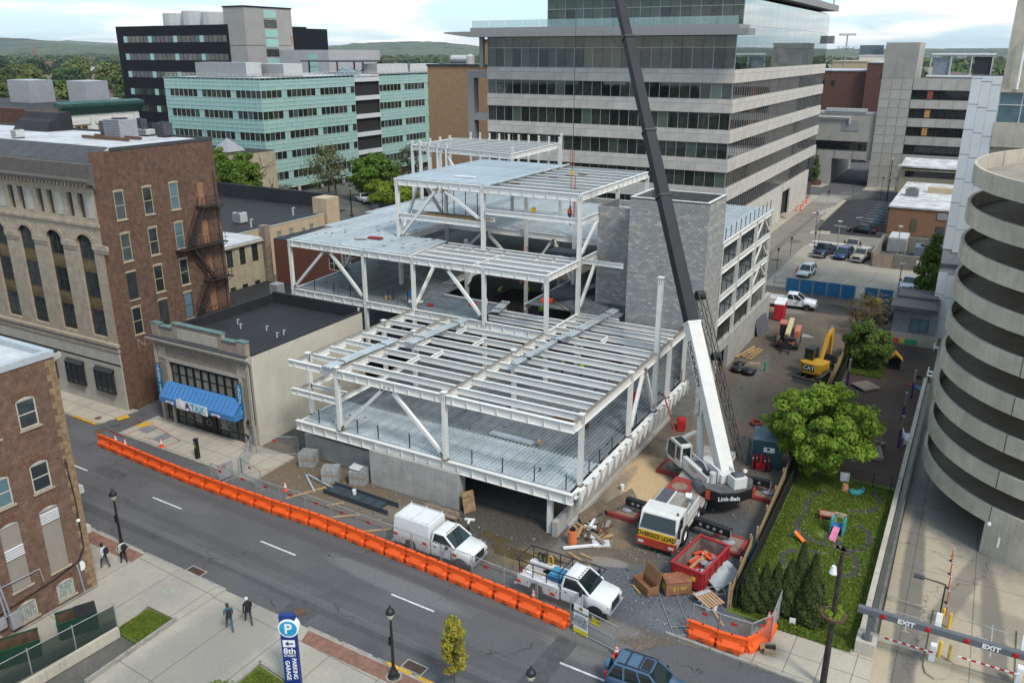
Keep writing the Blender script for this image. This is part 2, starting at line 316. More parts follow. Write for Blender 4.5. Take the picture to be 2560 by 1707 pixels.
lawn=groundmat('lawn',((.085,.13,.02),(.13,.165,.032)),[(-3.4,58.6,2.5,1.8,0,(.055,.042,.033),.9,.8),(-5.6,42.2,3,1.2,0,(.045,.04,.028),.8,.5),(-2.2,50,.5,8,0,(.06,.05,.035),.8,.6)],bump=1.,bs=14)
brickpave=mat('brick_paving',(.25,.125,.09),.85,vs=3,var=.2,bump=.3,bs=25)
town=groundmat('town_ground',((.07,.075,.06),(.12,.11,.10)),[],bump=0,bs=.2)
white=mat('white_road_paint',(.62,.62,.60),.7,var=.2,vs=4)
yellowp=mat('yellow_paint',(.62,.36,.03),.7,var=.2,vs=5)
kerbm=mat('kerb_stone',(.33,.31,.27),.85,var=.2,vs=3,dirt=.3)
S=-.0290
def near(x):return 27.5+S*(x+20)
def far(x):return 37.27-.037*(x+18)
sheet('ground',[(-9000,-300),(9000,-300),(9000,16000),(-9000,16000)],-.06,town)
sheet('street',[(-230,near(-230)),(70,near(70)),(70,far(70)),(-230,far(-230))],-.012,asph)
def slab(name,poly,z,m,kerbedge=None,d=.2):
 mb=MB();mb.prism(poly,z-d,z);o=part(name,mb,m);tag(o,kind='structure')
 if kerbedge:
  k=MB()
  for a,b in zip(kerbedge,kerbedge[1:]):
   L=(Vector((*b,0))-Vector((*a,0)));n_=max(1,round(L.length/2.4))
   for i in range(n_):
    p=Vector((*a,0))+L*(i/n_);q=Vector((*a,0))+L*((i+1)/n_-.006)
    k.bar((p.x,p.y,z-.075),(q.x,q.y,z-.075),.16,.16)
  part('kerb',k,kerbm,o)
 return o
slab('far_pavement',[(-59.4,far(-59.4)),(-43.5,far(-43.5)),(-43.5,42.7),(-59.4,42.7)],.1,conc,[(-59.4,far(-59.4)),(-43.5,far(-43.5))])
slab('corner_pavement',[(-120,far(-120)),(-63.2,far(-63.2)),(-62.3,far(-63)+.5),(-61.9,42.6),(-120,42.6)],.1,conc,[(-120,far(-120)),(-63.2,far(-63.2))])
sheet('alley_mouth',[(-62.4,far(-62)),(-59.4,far(-59.4)),(-58.6,60),(-62.5,60)],.02,asph)
slab('east_pavement',[(-7.2,far(-7.2)),(-1.0,far(-1)),(-1.0,40.6),(-6.1,40.3),(-7,39.9)],.1,conc,[(-11.2,far(-11.2)),(-1,far(-1))])
sheet('site_ground',[(-48.2,far(-48)+.3),(-21,far(-21)+.2),(-15,35.6),(-12.0,35.0),(-10.4,36.5),(-6.9,far(-7)+.2),(-6.2,40.2),(-8.75,40.6),(-9.6,90),(-9.6,112),(-24,112),(-24,97),(-60,97),(-60,57),(-48.2,57)],.004,dirt)
sheet('playground_mulch',[(-8.9,57),(-1.6,57),(-1.5,96),(-9.6,96)],.012,mulch)
sheet('lawn',[(-8.75,40.5),(-1.9,40.4),(-1.75,60.5),(-9.2,60.5)],.02,lawn)
sheet('garage_driveway',[(-1.0,far(-1)),(40,far(40)),(40,100),(-1.4,100),(-1.0,41)],.004,drivec)
sheet('parking_lot',[(-24.0,112.4),(-4,111.6),(-4,131),(-12.6,131),(-12.6,141),(-24,141)],.008,lotc)
sheet('lot_crossing',[(-24,141),(-12.6,141),(-12.6,152.6),(-22,152.8),(-24,150)],.008,alleym)
sheet('asphalt_lot',[(-24.7,157.5),(-24.9,189.6),(-23.2,193.5),(-17.2,194.7),(-13.6,153.4),(-21.8,152.8)],.014,blacktop)
sheet('alley',[(-31.2,97),(-24,97),(-24,150),(-25.5,158),(-26,190),(-24.5,197),(-31.2,197)],.006,alleym)
slab('office_pavement',[(-32.9,97),(-30.9,97),(-31.0,194),(-32.9,194)],.1,conc,[(-30.9,97),(-31.0,194)])
slab('lot_island',[(-25.0,150.2),(-21.9,151.5),(-22.2,154.3),(-25.4,153)],.1,conc)
slab('verge',[(-26.0,165),(-25.0,164),(-24.9,190),(-25.8,190)],.1,conc)
sheet('cross_street',[(-140,195.6),(60,195.6),(60,206.5),(-140,206.5)],-.004,asph)
slab('cross_street_pavement',[(-24,206.5),(40,206.5),(40,212.4),(-24,212.4)],.1,conc,[(-24,206.5),(40,206.5)])
slab('cross_street_corner',[(-60,206.5),(-33.0,206.5),(-32.2,212.4),(-60,212.4)],.1,conc,[(-60,206.5),(-33,206.5)])
sheet('passage_road',[(-33.0,206.5),(-23.8,206.5),(-23.8,300),(-33,300)],.0,asph)
slab('near_pavement',[(-120,near(-120)),(-42.4,near(-42.4)),(-35.1,near(-35.1)),(-35.3,24.6),(-37.8,24.65),(-37.2,22.2),(-38.9,12),(-42,12),(-42,24.4),(-120,26.5)],.1,conc2,[(-120,near(-120)),(-42.4,near(-42.4)),(-35.1,near(-35.1))])
sheet('garage_entry_drive',[(-35.1,near(-35.1)),(-28.55,near(-28.5)),(-28.7,24.4),(-28.3,10),(-35.2,10),(-35.3,24.6)],.006,conc2)
slab('near_pavement_east',[(-28.5,near(-28.5)),(30,near(30)),(30,10),(-28.3,10),(-28.7,24.4)],.1,conc2,[(-28.5,near(-28.5)),(30,near(30))])
for poly,z in(([(-50,near(-50)-.2),(-42.4,near(-42.4)-.2),(-42.3,near(-42.4)-1.15),(-50,near(-50)-1.15)],.105),([(-28.3,near(-28.3)-.2),(10,near(10)-.2),(10,near(10)-1.1),(-28.0,near(-28)-1.1)],.105)):
 sheet('brick_paving_strip',poly,z,brickpave)
mb=MB()
for a,b in((-23.0,-21.4),(-20.9,-14.5)):mb.bar((a,near(a)-.02,.07),(b,near(b)-.02,.07),.2,.12)
tag(part('yellow_kerb',mb,yellowp),kind='structure')
mb=MB();mb.bar((-65.8,far(-65.8),.07),(-62.6,far(-62.6),.07),.2,.12);tag(part('yellow_kerb',mb,yellowp),kind='structure')
for x in(-62.4,-59.8):tag(part('tactile_pad',MB().obox((x+(.7 if x<-60 else .9),40.9,.106),(.75,1.0,.02),R(-20)),yellowp),kind='structure')
slab('lawn_corner',[(-37.6,24.5),(-35.5,24.45),(-35.5,22.2),(-37.1,22.3)],.13,MATS['lawn']);slab('lawn_sign_bed',[(-28.6,24.2),(-24.5,23.6),(-24.5,18),(-28.3,18)],.13,MATS['lawn'])
mb=MB();mb.bar((-35.38,24.6,.12),(-35.3,19,.12),.16,.24);mb.bar((-28.68,24.35,.12),(-28.4,18,.12),.16,.24);mb.bar((-28.68,24.35,.12),(-24.5,23.75,.12),.16,.24);tag(part('drive_kerb',mb,kerbm),kind='structure')
def dash(name,segs,w_,z,m=white):
 for a,b in segs:
  mb=MB();p=Vector((*a,z));q=Vector((*b,z));n=(q-p).normalized().cross(Vector((0,0,1)))*w_/2
  mb.face(p-n,p+n,q+n,q-n)if(q-p).cross(n).z<0 else mb.face(p+n,p-n,q-n,q+n);tag(part(name,mb,m),kind='structure')
dy=lambda x:32.58-.0315*(x+30)
dash('lane_dash',[((x,dy(x)),(x+3.1,dy(x+3.1)))for x in(-69.8,-58.9,-48.1,-37.2,-26.4)]+[((-15.2,dy(-15.2)),(-9.5,dy(-9.5)))],.13,-.006)
for poly in([(-31.0,27.95),(-29.0,27.9),(-28.9,29.5),(-30.9,29.6)],[(-55.5,33.6),(-52.4,33.4),(-52.3,34.5),(-55.4,34.7)],[(-12.6,30.2),(-8.2,30.0),(-8.2,31.0),(-12.6,31.2)],[(-16.5,29.2),(-15.2,29.1),(-15.0,33.9),(-16.2,34)]):sheet('asphalt_patch',poly,-.009,mat('asphalt_patch',(.082,.080,.083),.9,var=.2,vs=2))
STALL=[(-23.9,117,-23.2,121.3),(-21.0,117,-20.3,121.3),(-18.0,117,-17.3,121.3),(-14.9,116.6,-14.2,121),(-11.8,116.4,-11.1,120.8),(-8.7,116,-8.0,120.4),(-5.8,115.8,-5.1,120),(-22.3,131.5,-21.6,136),(-21.6,132,-21.0,136.5),(-18.7,131.6,-18.0,136),(-15.9,131.2,-15.2,135.6),(-13.1,130.8,-12.5,135)]
dash('stall_line',[((a,b),(c,d))for a,b,c,d in STALL],.12,.013)
mb=MB()
for i,x in enumerate((-22.3,-19.4,-16.4,-13.2,-10.2,-7.0)):tag(one('wheel_stop',MB().prismx([(-.1,0),(.1,0),(.06,.12),(-.06,.12)],-.85,.85),kerbm,'low concrete wheel stop behind the blue screened fence, %s from the left'%('first','second','third','fourth','fifth','sixth')[i],'wheel stop',(x,114.6-.03*(x+22),.01),R(-3),'wheel stops in the parking lot'))
dash('crosswalk_bar',[((-23.5,141.8+k*3.2),(-14,140.8+k*3.2))for k in range(2)],1.2,.013)
blu=mat('blue_paint',(.25,.48,.55),.7,var=.15)
dash('stall_line',[((-19.2+.14*k,156.2+2.9*k),(-15.0+.2*k,154.6+2.9*k))for k in range(1,6)],.14,.02)
dash('accessible_stall_line',[((-19.4+.1*k,168+3.2*k),(-15.6+.15*k,167+3.2*k))for k in range(8)]+[((-17.6+.13*k,167.6+3.2*k),(-15.9+.15*k,170+3.2*k))for k in range(7)],.16,.02,blu)
dash('lane_arrow',[((-22.6,160.5),(-20.4,160.1)),((-20.2,170.3),(-19.2,171.5)),((-22,131),(-20.6,130.3)),((-22.8,127),(-21.4,126.4))],.35,.02)
dash('crosswalk_bar',[((-28.5+k*.5,172+k*2),(-26.4+k*.4,172+k*2))for k in range(5)],.8,.014)
dash('lane_dash',[((x,201),(x+4,201))for x in(-28,-18,-8)],.2,.004)
redsp=mat('red_spray_paint',(.45,.07,.06),.8,var=.3)
dash('sprayed_mark',[((-60.6,38.8),(-58.4,38.5)),((-60.0,40.6),(-58.6,40.4)),((-58.6,41.6),(-58.5,38.7)),((-58.4,41.2),(-53.6,40.2)),((-53.6,40.2),(-53.9,38.9)),((-60.5,41.5),(-59.6,41.2)),((-56.8,39.2),(-56.1,39.4)),((-55.4,39.4),(-54.6,39.2))],.09,.108,redsp)
for a,b,c,d in((-57.8,40.4,1.2,1.1),(-55.4,39.9,1.0,1.3)):tag(part('patched_slab',MB().obox((a,b,.104),(c,d,.012),R(-3)),mat('grey_patch',(.2,.2,.21),.9,var=.15)),kind='structure')
# ---------------- steel frame under construction ----------------
steel=mat('primed_white_steel',(.70,.69,.655),.5,var=.06,vs=1.2,streak=.1,rnd=.05)
rust=mat('rusty_steel',(.16,.085,.05),.85,var=.3,vs=5)
tflange=mat('bare_top_flange',(.24,.20,.165),.75,var=.3,vs=3)
dark=mat('black_steel',(.025,.025,.028),.55,var=.15)
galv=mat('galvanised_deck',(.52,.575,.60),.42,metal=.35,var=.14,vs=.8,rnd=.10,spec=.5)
galv_shaded=mat('galvanised_deck_shaded',(.235,.27,.285),.48,metal=.3,var=.2,vs=.8,rnd=.12)  # darker deck copy, the shade under the frame put into its colour
cmc=mat('formed_concrete',(.40,.39,.365),.85,var=.12,vs=.9,streak=.35,bump=.15,bs=12)
SF=thing('steel_building_frame','white primed steel building frame with open beams and metal floor decks','steel frame',(-31,57,0))
def hcol(x,y,z0,z1,s=.30,cap=True):
 mb=MB();mb.box(x-s/2,x+s/2,y-s/2,y-s/2+.03,z0,z1);mb.box(x-s/2,x+s/2,y+s/2-.03,y+s/2,z0,z1);mb.box(x-.015,x+.015,y-s/2+.032,y+s/2-.032,z0,z1)
 mb.box(x-s*.42,x-s*.42+.02,y-s/2+.03,y+s/2-.03,z0+.3,z1-.3)
 if cap:mb.box(x-s*.68,x+s*.68,y-s*.68,y+s*.68,z1,z1+.05)
 mb.mi=1;mb.box(x-s*.75,x+s*.75,y-s*.75,y+s*.75,z0-.01,z0+.03)
 for dx in(-.09,.06):mb.box(x+dx,x+dx+.03,y-s/2-.008,y-s/2,z1-.55,z1-.12)
 return part('column',mb,[steel,rust],SF,True)
def beam(p,q,h=.5,w_=.24,stiff=0.,top=False,nm='beam'):
 mb=MB();p=Vector(p);q=Vector(q);L=(q-p).length;d=(q-p)/L
 mb.ibeam(p,q,h,w_)
 if stiff:
  k=stiff/2
  while k<L:
   c=p+d*k;a=Vector((-d.y,d.x,0))*(w_/2-.005);mb.bar(c-a+Vector((0,0,-h+.03)),c-a+Vector((0,0,-.03)),.02,.02);mb.obox(c-Vector((0,0,h/2)),(.02,w_-.01,h-.07),math.atan2(d.y,d.x));k+=stiff
 if top:mb.mi=1;mb.bar(p+Vector((0,0,.006)),q+Vector((0,0,.006)),w_*.96,.008)
 return part(nm,mb,[steel,tflange],SF,True)
def brace(p,q,r=.12):
 mb=MB();mb.bar(p,q,2*r,2*r);p=Vector(p);q=Vector(q);d=(q-p).normalized();mb.mi=1
 for c,s in((p,1),(q,-1)):mb.bar(c-d*s*.15,c+d*s*.3,r*2.3,r*1.2)
 return part('brace',mb,[steel,rust],SF,True)
DK={}
def deck(x0,x1,y0,y1,z,m=galv,along='Y',wd=.92):
 """corrugated floor deck laid as separate sheets"""
 W,L=(x1-x0,y1-y0)if along=='Y' else(y1-y0,x1-x0);n=max(1,round(W/wd));s=W/n
 key=(round(s,3),round(L,2),m.name)
 if key not in DK:
  mb=MB();r=s/3;pts=[]
  for k in range(3):
   a=k*r;pts+=[(a,0),(a+r*.36,0),(a+r*.46,.10),(a+r*.90,.10)]
  pts.append((s-.012,0))
  for(a,za),(b,zb)in zip(pts,pts[1:]):mb.face((a,0,za),(b,0,zb),(b,L,zb),(a,L,za))
  mb.face((0,0,-.02),(0,L,-.02),(s-.012,L,-.02),(s-.012,0,-.02))
  for k in range(3):
   a=k*r
   for yy in(0,L):mb.face((a+r*.42,yy,-.02),(a+r*.95,yy,-.02),(a+r*.90,yy,.10),(a+r*.46,yy,.10))
  DK[key]=mb.mesh('deck_sheet',m)
 for k in range(n):
  o=link('deck_sheet',DK[key],SF);j=random.uniform(-.008,.008)
  if along=='Y':o.location=Vector((x0+k*s,y0+j,z))-SF.location
  else:o.location=Vector((x1+j,y0+k*s,z))-SF.location;o.rotation_euler=(0,0,R(90))
XL,XM,XC,XR=-42.6,-38.7,-29.3,-19.7
Z1,Z2,Z3,Z4=3.4,8.3,13.1,18.75
for x,y in((XM,42.8),(XC,42.75),(XR,44.0),(XL,44.1),(XR,52.35),(XM,52.35),(XC,52.35),(XL,53.4),(XR,60.7)):hcol(x,y,Z1+.06,Z2+.15)
hcol(XR,57.6,Z1+.06,14.2,.36);hcol(-19.75,64.9,Z1,Z2+.1)
for x in(-56.9,-48.0,-42.5,-35.2,XC):hcol(x,57.75,Z1,Z3-.05,cap=False)
for x in(-48.4,-38.9,XC):hcol(x,63.8,Z1,Z4-.05,.33,cap=False)
for x in(-48.4,-38.9,-33.6,XC):hcol(x,72.0,Z1,Z4-.4,cap=False)
for x in(-48.4,-38.9,XC):hcol(x,79.6,Z1,Z4-.4,cap=False)
for x,y in((-57.6,66),(-58.4,74),(-58.4,82),(-42.5,66.5),(-53,70)):hcol(x,y,Z1,Z3-.1,cap=False)
for x,y in((-21.3,42.95),(-38.6,45.2),(-29.3,52),(-21.3,52),(-38.7,52),(-21,60)):hcol(x,y,0.,Z1-.75,.32,cap=False)
beam((-43.0,42.7,Z1),(-19.55,42.7,Z1),.72,.34,1.18);
mb=MB();mb.ibeam((-19.6,42.9,Z1),(-19.6,66,Z1),.42,.3)
y=43.3
while y<65.5:
 mb.prismx([(y,Z1-.03),(y+.8,Z1-.03),(y+.8,Z1-.4),(y+.08,Z1-1.05)],-19.46,-19.30);y+=1.15
part('edge_beam',mb,steel,SF,True)
for y in(47.4,52.35,57.5,62):beam((XL,y,Z1-.05),(-19.8,y,Z1-.05),.6,.25)
beam((XL,42.9,Z1-.02),(XL,66,Z1-.02),.55,.25)
deck(-42.5,-19.9,42.9,47.3,Z1+.02);deck(-42.5,-19.9,47.22,57.4,Z1+.035,galv_shaded);deck(-42.5,-25.5,57.45,66,Z1+.02,galv_shaded);deck(-25.4,-19.9,57.5,65.1,Z1+.02,galv_shaded)
deck(-57.5,-42.6,57.7,66,Z1+.02,galv_shaded);deck(-58.5,-25.5,66.1,90,Z1+.0,galv_shaded)
for x,st in((XL,0),(XM,0),(XC,0),(XR,0)):beam((x,42.95,Z2),(x,57.6 if x!=XR else 64.9,Z2),.62,.27,0,True,'girder')
beam((-43.3,42.75,Z2-.02),(XM-.15,42.75,Z2-.02),.5,.25,1.3);beam((XM+.15,42.75,Z2),(XC-.15,42.75,Z2),.62,.27,1.15);beam((XC+.15,42.75,Z2),(XR+.1,42.75,Z2),.62,.27,1.15)
for k in range(7):
 y=44.55+1.9*k
 beam((XM+.02,y,Z2-.03),(XC-.02,y,Z2-.03),.48,.19);
for k in range(11):
 y=44.35+1.9*k
 if y<64.6:beam((XC+.02,y,Z2-.03),((XR if y<56 else-19.9)-.02,y,Z2-.03),.48,.19)
for k in range(7):y=44.6+1.95*k;beam((XL+.02,y,Z2-.03),(XM-.02,y,Z2-.03),.42,.17)
for x,a,b in((-34.3,48.4,50.2),(-35.2,46.5,48.3),(-36.8,50.3,52.1),(-33.0,52.2,54.0),(-35.8,54,55.9),(-24.5,58,59.6)):beam((x,a,Z2-.03),(x,b,Z2-.03),.3,.15)
beam((-43.2,42.75,6.0),(XM-.15,42.75,6.0),.45,.25,1.3);beam((XL,42.95,6.0),(XL,52,6.0),.45,.22,0,True);beam((XM-.25,42.95,5.9),(XM-.25,52,5.9),.4,.2,0,True)
for y in(44.2,46.6,49):beam((XL+.1,y,5.95),(XM-.3,y,5.95),.35,.16)
for a,b in((-57.2,-48.1),(-47.9,-42.6),(-42.4,-35.3),(-35.1,XC-.1)):beam((a,57.75,Z2),(b,57.75,Z2),.62,.26,1.2)
beam((-56.9,57.9,Z2),(-58.5,82,Z2),.5,.24);beam((XC,57.9,Z2),(XC,63.7,Z2),.55,.25)
deck(-56.6,-42.9,57.9,66,Z2+.02,galv_shaded);deck(-42.8,-36.0,57.9,62.6,Z2+.02,galv_shaded,'X');deck(-58.3,-45.3,66.1,80,Z2+.0,galv_shaded);deck(-34.6,-25.6,64.0,82,Z2+.02,galv_shaded);deck(-57.8,-25.6,80.1,90,Z2-.01,galv_shaded)
for y in(59.6,61.4):beam((-35.9,y,Z2-.02),(XC,y,Z2-.02),.45,.2)
beam((-45.2,63.3,Z2),(-36,62.9,Z2),.5,.22);beam((-45.2,63.4,Z2),(-45.2,80,Z2),.5,.22);beam((-34.7,64,Z2),(-34.7,81,Z2),.5,.22);beam((-29.2,63.9,Z2),(-25.4,63.9,Z2),.5,.22)
for a,b in((-57.1,-48.1),(-47.9,-42.6),(-42.4,-35.3),(-35.1,XC+.1)):beam((a,57.7,Z3),(b,57.7,Z3),.6,.26,1.2)
beam((-56.95,57.8,Z3),(-58.6,72.4,Z3),.5,.24,0,True);beam((-58.6,72.4,Z3),(-60,88,Z3),.5,.24)
beam((XC,57.9,Z3),(XC,63.6,Z3),.55,.25,1.2);beam((-43.0,57.9,Z3),(-43.4,64.2,Z3),.5,.22);beam((-43,64.2,Z3-.02),(XC,64.2,Z3-.02),.5,.22)
for y in(59.0,60.5,62.0,63.2):beam((-42.9,y,Z3-.03),(XC-.05,y,Z3-.03),.42,.2)
for x in(-41.2,-39.6,-38,-36.4,-33,-31.4):beam((x,62.1,Z3-.04),(x,64,Z3-.04),.28,.14,0,True)
beam((-36.4,57.9,Z3-.04),(-36.2,62,Z3-.04),.35,.16)
deck(-57.0,-43.2,57.85,64.2,Z3+.02,galv);deck(-58.4,-48.6,64.25,72.3,Z3+.02,galv);deck(-59.6,-25.5,72.4,90,Z3+.0,galv)
beam((-48.5,64.2,Z3),(-48.5,72.3,Z3),.6,.22);beam((-48.5,72.3,Z3),(-25.5,72.3,Z3),.6,.22);beam((XC,64,Z3),(XC,72.3,Z3),.55,.25);beam((XC,64.3,Z3),(-25.4,64.3,Z3),.4,.2)
for a,b in((-44.2,-.35),(-45.2,-.3)):part('deck_sheet',MB().obox((a,62.2,Z3+.12),(.5,4.2,.05),R(-4)),galv,SF,True)
for a,b in((-48.7,-39.05),(-38.75,XC+.15)):beam((a,63.75,Z4),(b,63.75,Z4),.62,.27,1.15)
beam((XC,63.95,Z4),(XC,79.6,Z4),.6,.26,1.2);beam((-48.6,63.95,Z4),(-48.5,79.6,Z4),.55,.25,0,True);beam((-38.7,63.95,Z4),(-38.5,79.8,Z4),.55,.25);beam((-48.6,79.7,Z4),(XC,79.7,Z4),.5,.24,0,True)
for k in range(8):y=65.6+1.76*k;beam((-38.5,y,Z4-.03),(XC-.1,y,Z4-.03),.45,.2)
deck(-48.5,-38.3,63.9,79.6,Z4+.02,galv,'X')
for x,y in((-36.8,66),(-35.6,71.2),(-34.8,73.2),(-34.0,74.4)):part('blocking',MB().obox((x,y,Z4+.04),(.9,.12,.1),R(6)),rust,SF,True)
part('deck_edge_roll',MB().tube((-38.15,64.2,Z4+.14),(-38.15,79.9,Z4+.14),.1,6),galv,SF,True)
beam((-48.3,63.8,15.45),(-38.9,63.8,15.45),.5,.25);beam((-38.7,63.8,16.65),(XC,63.8,16.65),.45,.22)
beam((-48.3,65.9,15.45),(-38.9,65.9,15.45),.35,.2);part('plywood_edge',MB().box(-46,-39.2,64.0,65.7,15.47,15.5),mat('plywood',(.33,.22,.12),.8,var=.25,vs=3),SF,True)
beam((XC,63.9,16.6),(XC,72,16.6),.5,.22)
PA,PB,PC,PD=(-59.8,82.2),(-45,79.9),(-45.6,93),(-60,91.5)
for a,b in((PA,PB),(PB,PC),(PC,PD),(PD,PA)):beam((*a,19.6),(*b,19.6),.6,.25,1.4)
for k in range(1,8):t=k/8;beam((PA[0]+(PD[0]-PA[0])*t,PA[1]+(PD[1]-PA[1])*t,19.57),(PB[0]+(PC[0]-PB[0])*t,PB[1]+(PC[1]-PB[1])*t,19.57),.3,.16)
for k in range(10):
 x=PD[0]+2+k*1.4;hcol(x,92.3,13.2,20.35,.2,False)
for k in range(5):hcol(-59.8+k*1.35,82.1-k*.2,13.2,20.1,.26,False)
for k in range(4):hcol(-60,83.9+k*2.2,13.2,20.0,.24,False)
hcol(-45,80,13.2,20.3,.26,False);hcol(-45.4,92.8,13.2,20.7,.24,False)
brace((-54.8,81.5,19.2),(-52.5,81,16.5),.1);brace((-48,80.5,16.2),(-45.2,80.1,19.1),.08)
for p,q in(((XM+.2,42.85,3.7),(-34.4,42.85,7.7)),((-33.9,42.85,7.7),(XC-.2,42.8,3.7)),((-56.7,57.8,8.5),(-52.6,57.8,12.5)),((-52.1,57.8,12.5),(-48.2,57.8,8.5)),((-39.0,57.8,12.5),(-35.4,57.8,8.6)),((-57.4,66,8.5),(-57.6,70,12.6)),((-57.7,70.3,12.6),(-58.2,74,8.5)),((XR,52.6,3.8),(XR,54.9,7.7)),((XR,55.2,7.7),(XR,57.4,3.9)),((-48.2,63.8,13.2),(-43.8,63.8,18.1)),((-43.2,63.8,18.1),(-39.1,63.8,15.6)),((-48.3,64.1,13.4),(-48.4,67.5,18.1)),((-48.4,67.9,18.1),(-48.4,71.8,13.6)),((-42.5,58,8.6),(-42.5,62,12.6)),((XC,64.1,3.8),(XC,67.8,7.8)),((XC,68.2,7.8),(XC,71.8,3.8)),((XC,64.1,8.6),(XC,67.8,12.6)),((XC,68.2,12.6),(XC,71.8,8.6)),((XC,64.1,13.4),(XC,67.8,16.1)),((-38.8,72,8.6),(-36,72,12.5)),((-35.8,72,12.5),(-33.7,72,8.6)),((-48.3,72,8.6),(-44,72,12.5)),((-43.4,72,12.5),(-39,72,8.6)),((-42.4,66.5,8.5),(-42.4,70,12.5))):brace(p,q)
WX=-19.8
for y in(74.2,80.2,87.0,93.4):hcol(WX,y,3.4,13.6,.3,False);hcol(-29,y,3.4,13.5,.3,False)
for z in(13.6,11.1,8.4,6.0):beam((WX,73.6,z),(WX,94,z),.5,.25);beam((-29,73.6,z),(-29,94,z),.5,.25);[beam((-29,y,z-.03),(WX,y,z-.03),.4,.2)for y in(74.2,80.2,87,93.4)]
for z,m in((13.62,galv),(11.12,galv_shaded),(8.42,galv_shaded),(6.02,galv_shaded)):deck(-29.1,-19.95,70.2 if z>9 else 74,94,z,m,'Y')
for y0,y1 in((87.2,90),(93.2,90.3)):
 for z in(6,8.4,11.1):brace((WX,y0,z+.2),(WX,y1,z+2.0),.08)
def stan(x,y,z,h=1.1):
 mb=MB();mb.box(x-.03,x+.03,y-.03,y+.03,z,z+h);part('stanchion',mb,dark,SF,True)
for x in(-40.9,-37.2,-35.3,-32.5,-27.3,-24.9,-22.5,-20.2):stan(x,42.95,Z1+.08)
for y in(45.5,47.2,49.4,54.0,62.5,64.5):stan(-19.75,y,Z1+.08)
for x in(-54.4,-52,-50,-46.2,-45.6,-44):stan(x,58.0+(.8 if x>-47 else 0),Z2+.08)
for z in(13.7,11.2,8.5,6.1):
 for k in range(11):stan(WX-.02,75.2+1.75*k,z)
for k in range(9):stan(WX-.05,75+2.2*k,3.45)
mb=MB()
for k in range(8):mb.tube((-47+k*.0,66+k*.01,15.5),(-47,66,15.5),.01,3)
for x,y in((-44.5,65.6),(-43.2,65.6),(-41.9,65.6),(-40.6,65.6)):stan(x,y,15.5,2.2)
mb=MB();mb.path([(XC,42.95,4.6),(-25,42.8,4.45),(XR,44,4.6),(XR,52.3,4.6)],.012,4);mb.path([(-40.9,42.95,4.5),(-37.2,42.95,4.45)],.012,4);part('safety_cable',mb,dark,SF,True)
BT=thing('masonry_stair_tower','tall grey concrete block stair tower with open top behind crane boom','tower',(-22,67.5,0))
blockm=bpy.data.materials.new('concrete_block');blockm.use_nodes=True
_nt=blockm.node_tree;_p=_nt.nodes['Principled BSDF'];_p.inputs['Roughness'].default_value=.92;_p.inputs['Specular IOR Level'].default_value=.2
_o=node(_nt,'ShaderNodeObjectInfo').outputs['Random'];_g=node(_nt,'ShaderNodeNewGeometry');_r=mth(_nt,'FRACT',mth(_nt,'ADD',_o,_g.outputs['Random Per Island']))
_z=node(_nt,'ShaderNodeSeparateXYZ',{0:_g.outputs['Position']}).outputs[2]
_wv=node(_nt,'ShaderNodeTexNoise',{'Vector':node(_nt,'ShaderNodeCombineXYZ',{2:_z}).outputs[0],'Scale':1.6,'Detail':2.}).outputs[0]
_c=ramp(_nt,mth(_nt,'ADD',mth(_nt,'MULTIPLY',_r,.5),mth(_nt,'MULTIPLY',_wv,.8)),[(.28,(.23,.234,.24)),(.5,(.29,.291,.288)),(.75,(.32,.318,.308)),(.9,(.43,.41,.37))])
_nt.links.new(mixc(_nt,.2,_c,mixc(_nt,1.,_c,ramp(_nt,node(_nt,'ShaderNodeTexNoise',{'Vector':_g.outputs['Position'],'Scale':9.,'Detail':4.}).outputs[0],[(.3,.5),(.7,1.4)]),'MULTIPLY')),_p.inputs['Base Color'])
mortar=mat('mortar',(.13,.13,.128),.95,var=.1)
core=MB();X0,X1,Y0,Y1,H0=-25.4,-18.7,65.25,70.2,18.6
core.box(X0,X1,Y0,Y0+.2,0,H0);core.box(X0,X1,Y1-.2,Y1,8,H0);core.box(X0,X0+.2,Y0+.2,Y1-.2,0,H0);core.box(X1-.2,X1,Y0+.2,Y1-.2,0,H0);core.box(-29.3,X0,67.6,67.8,0,17.2);core.box(-29.3,-29.1,67.8,72,0,17.2);core.box(X0+.2,X1-.2,Y0+.2,Y1-.2,9,9.1)
part('mortar_core',core,mortar,BT,True)
co=MB();co.box(X0-.02,X1+.02,Y0-.02,Y0+.22,H0,H0+.06);co.box(X0-.02,X1+.02,Y1-.22,Y1+.02,H0,H0+.06);co.box(X0-.02,X0+.22,Y0+.222,Y1-.222,H0,H0+.06);co.box(X1-.22,X1+.02,Y0+.222,Y1-.222,H0,H0+.06)
part('coping',co,mat('coping_white',(.62,.62,.6),.7,var=.1),BT,True)
BWb,BHb=.40,.205
bm_=MB();bm_.box(.011,BWb-.011,-.016,.03,.010,BHb-.010);BLK=bm_.mesh('block',blockm)
rest=MB();cnt=0
def blocks(P,u,n_,rows,z0,big=True):
 global cnt
 rz=math.atan2(u[1],u[0])
 for j in range(rows):
  off=0 if j%2 else-.2
  for i in range(n_+(0 if j%2 else 1)):
   a=max(0,i*BWb+off);b=min(n_*BWb,(i+1)*BWb+off)
   if b-a<.1:continue
   z=z0+j*BHb
   if big and cnt<300 and b-a>.39 and z<12 and z>5:
    o=link('block',BLK,BT);o.location=Vector((P[0]+u[0]*a,P[1]+u[1]*a,z))-BT.location;o.rotation_euler=(0,0,rz);cnt+=1
   else:
    c=Vector((P[0]+u[0]*(a+b)/2,P[1]+u[1]*(a+b)/2,z+BHb/2));inw=Vector((-u[1],u[0],0))
    rest.obox(c+inw*.009,(b-a-.022,.05,BHb-.02),rz)
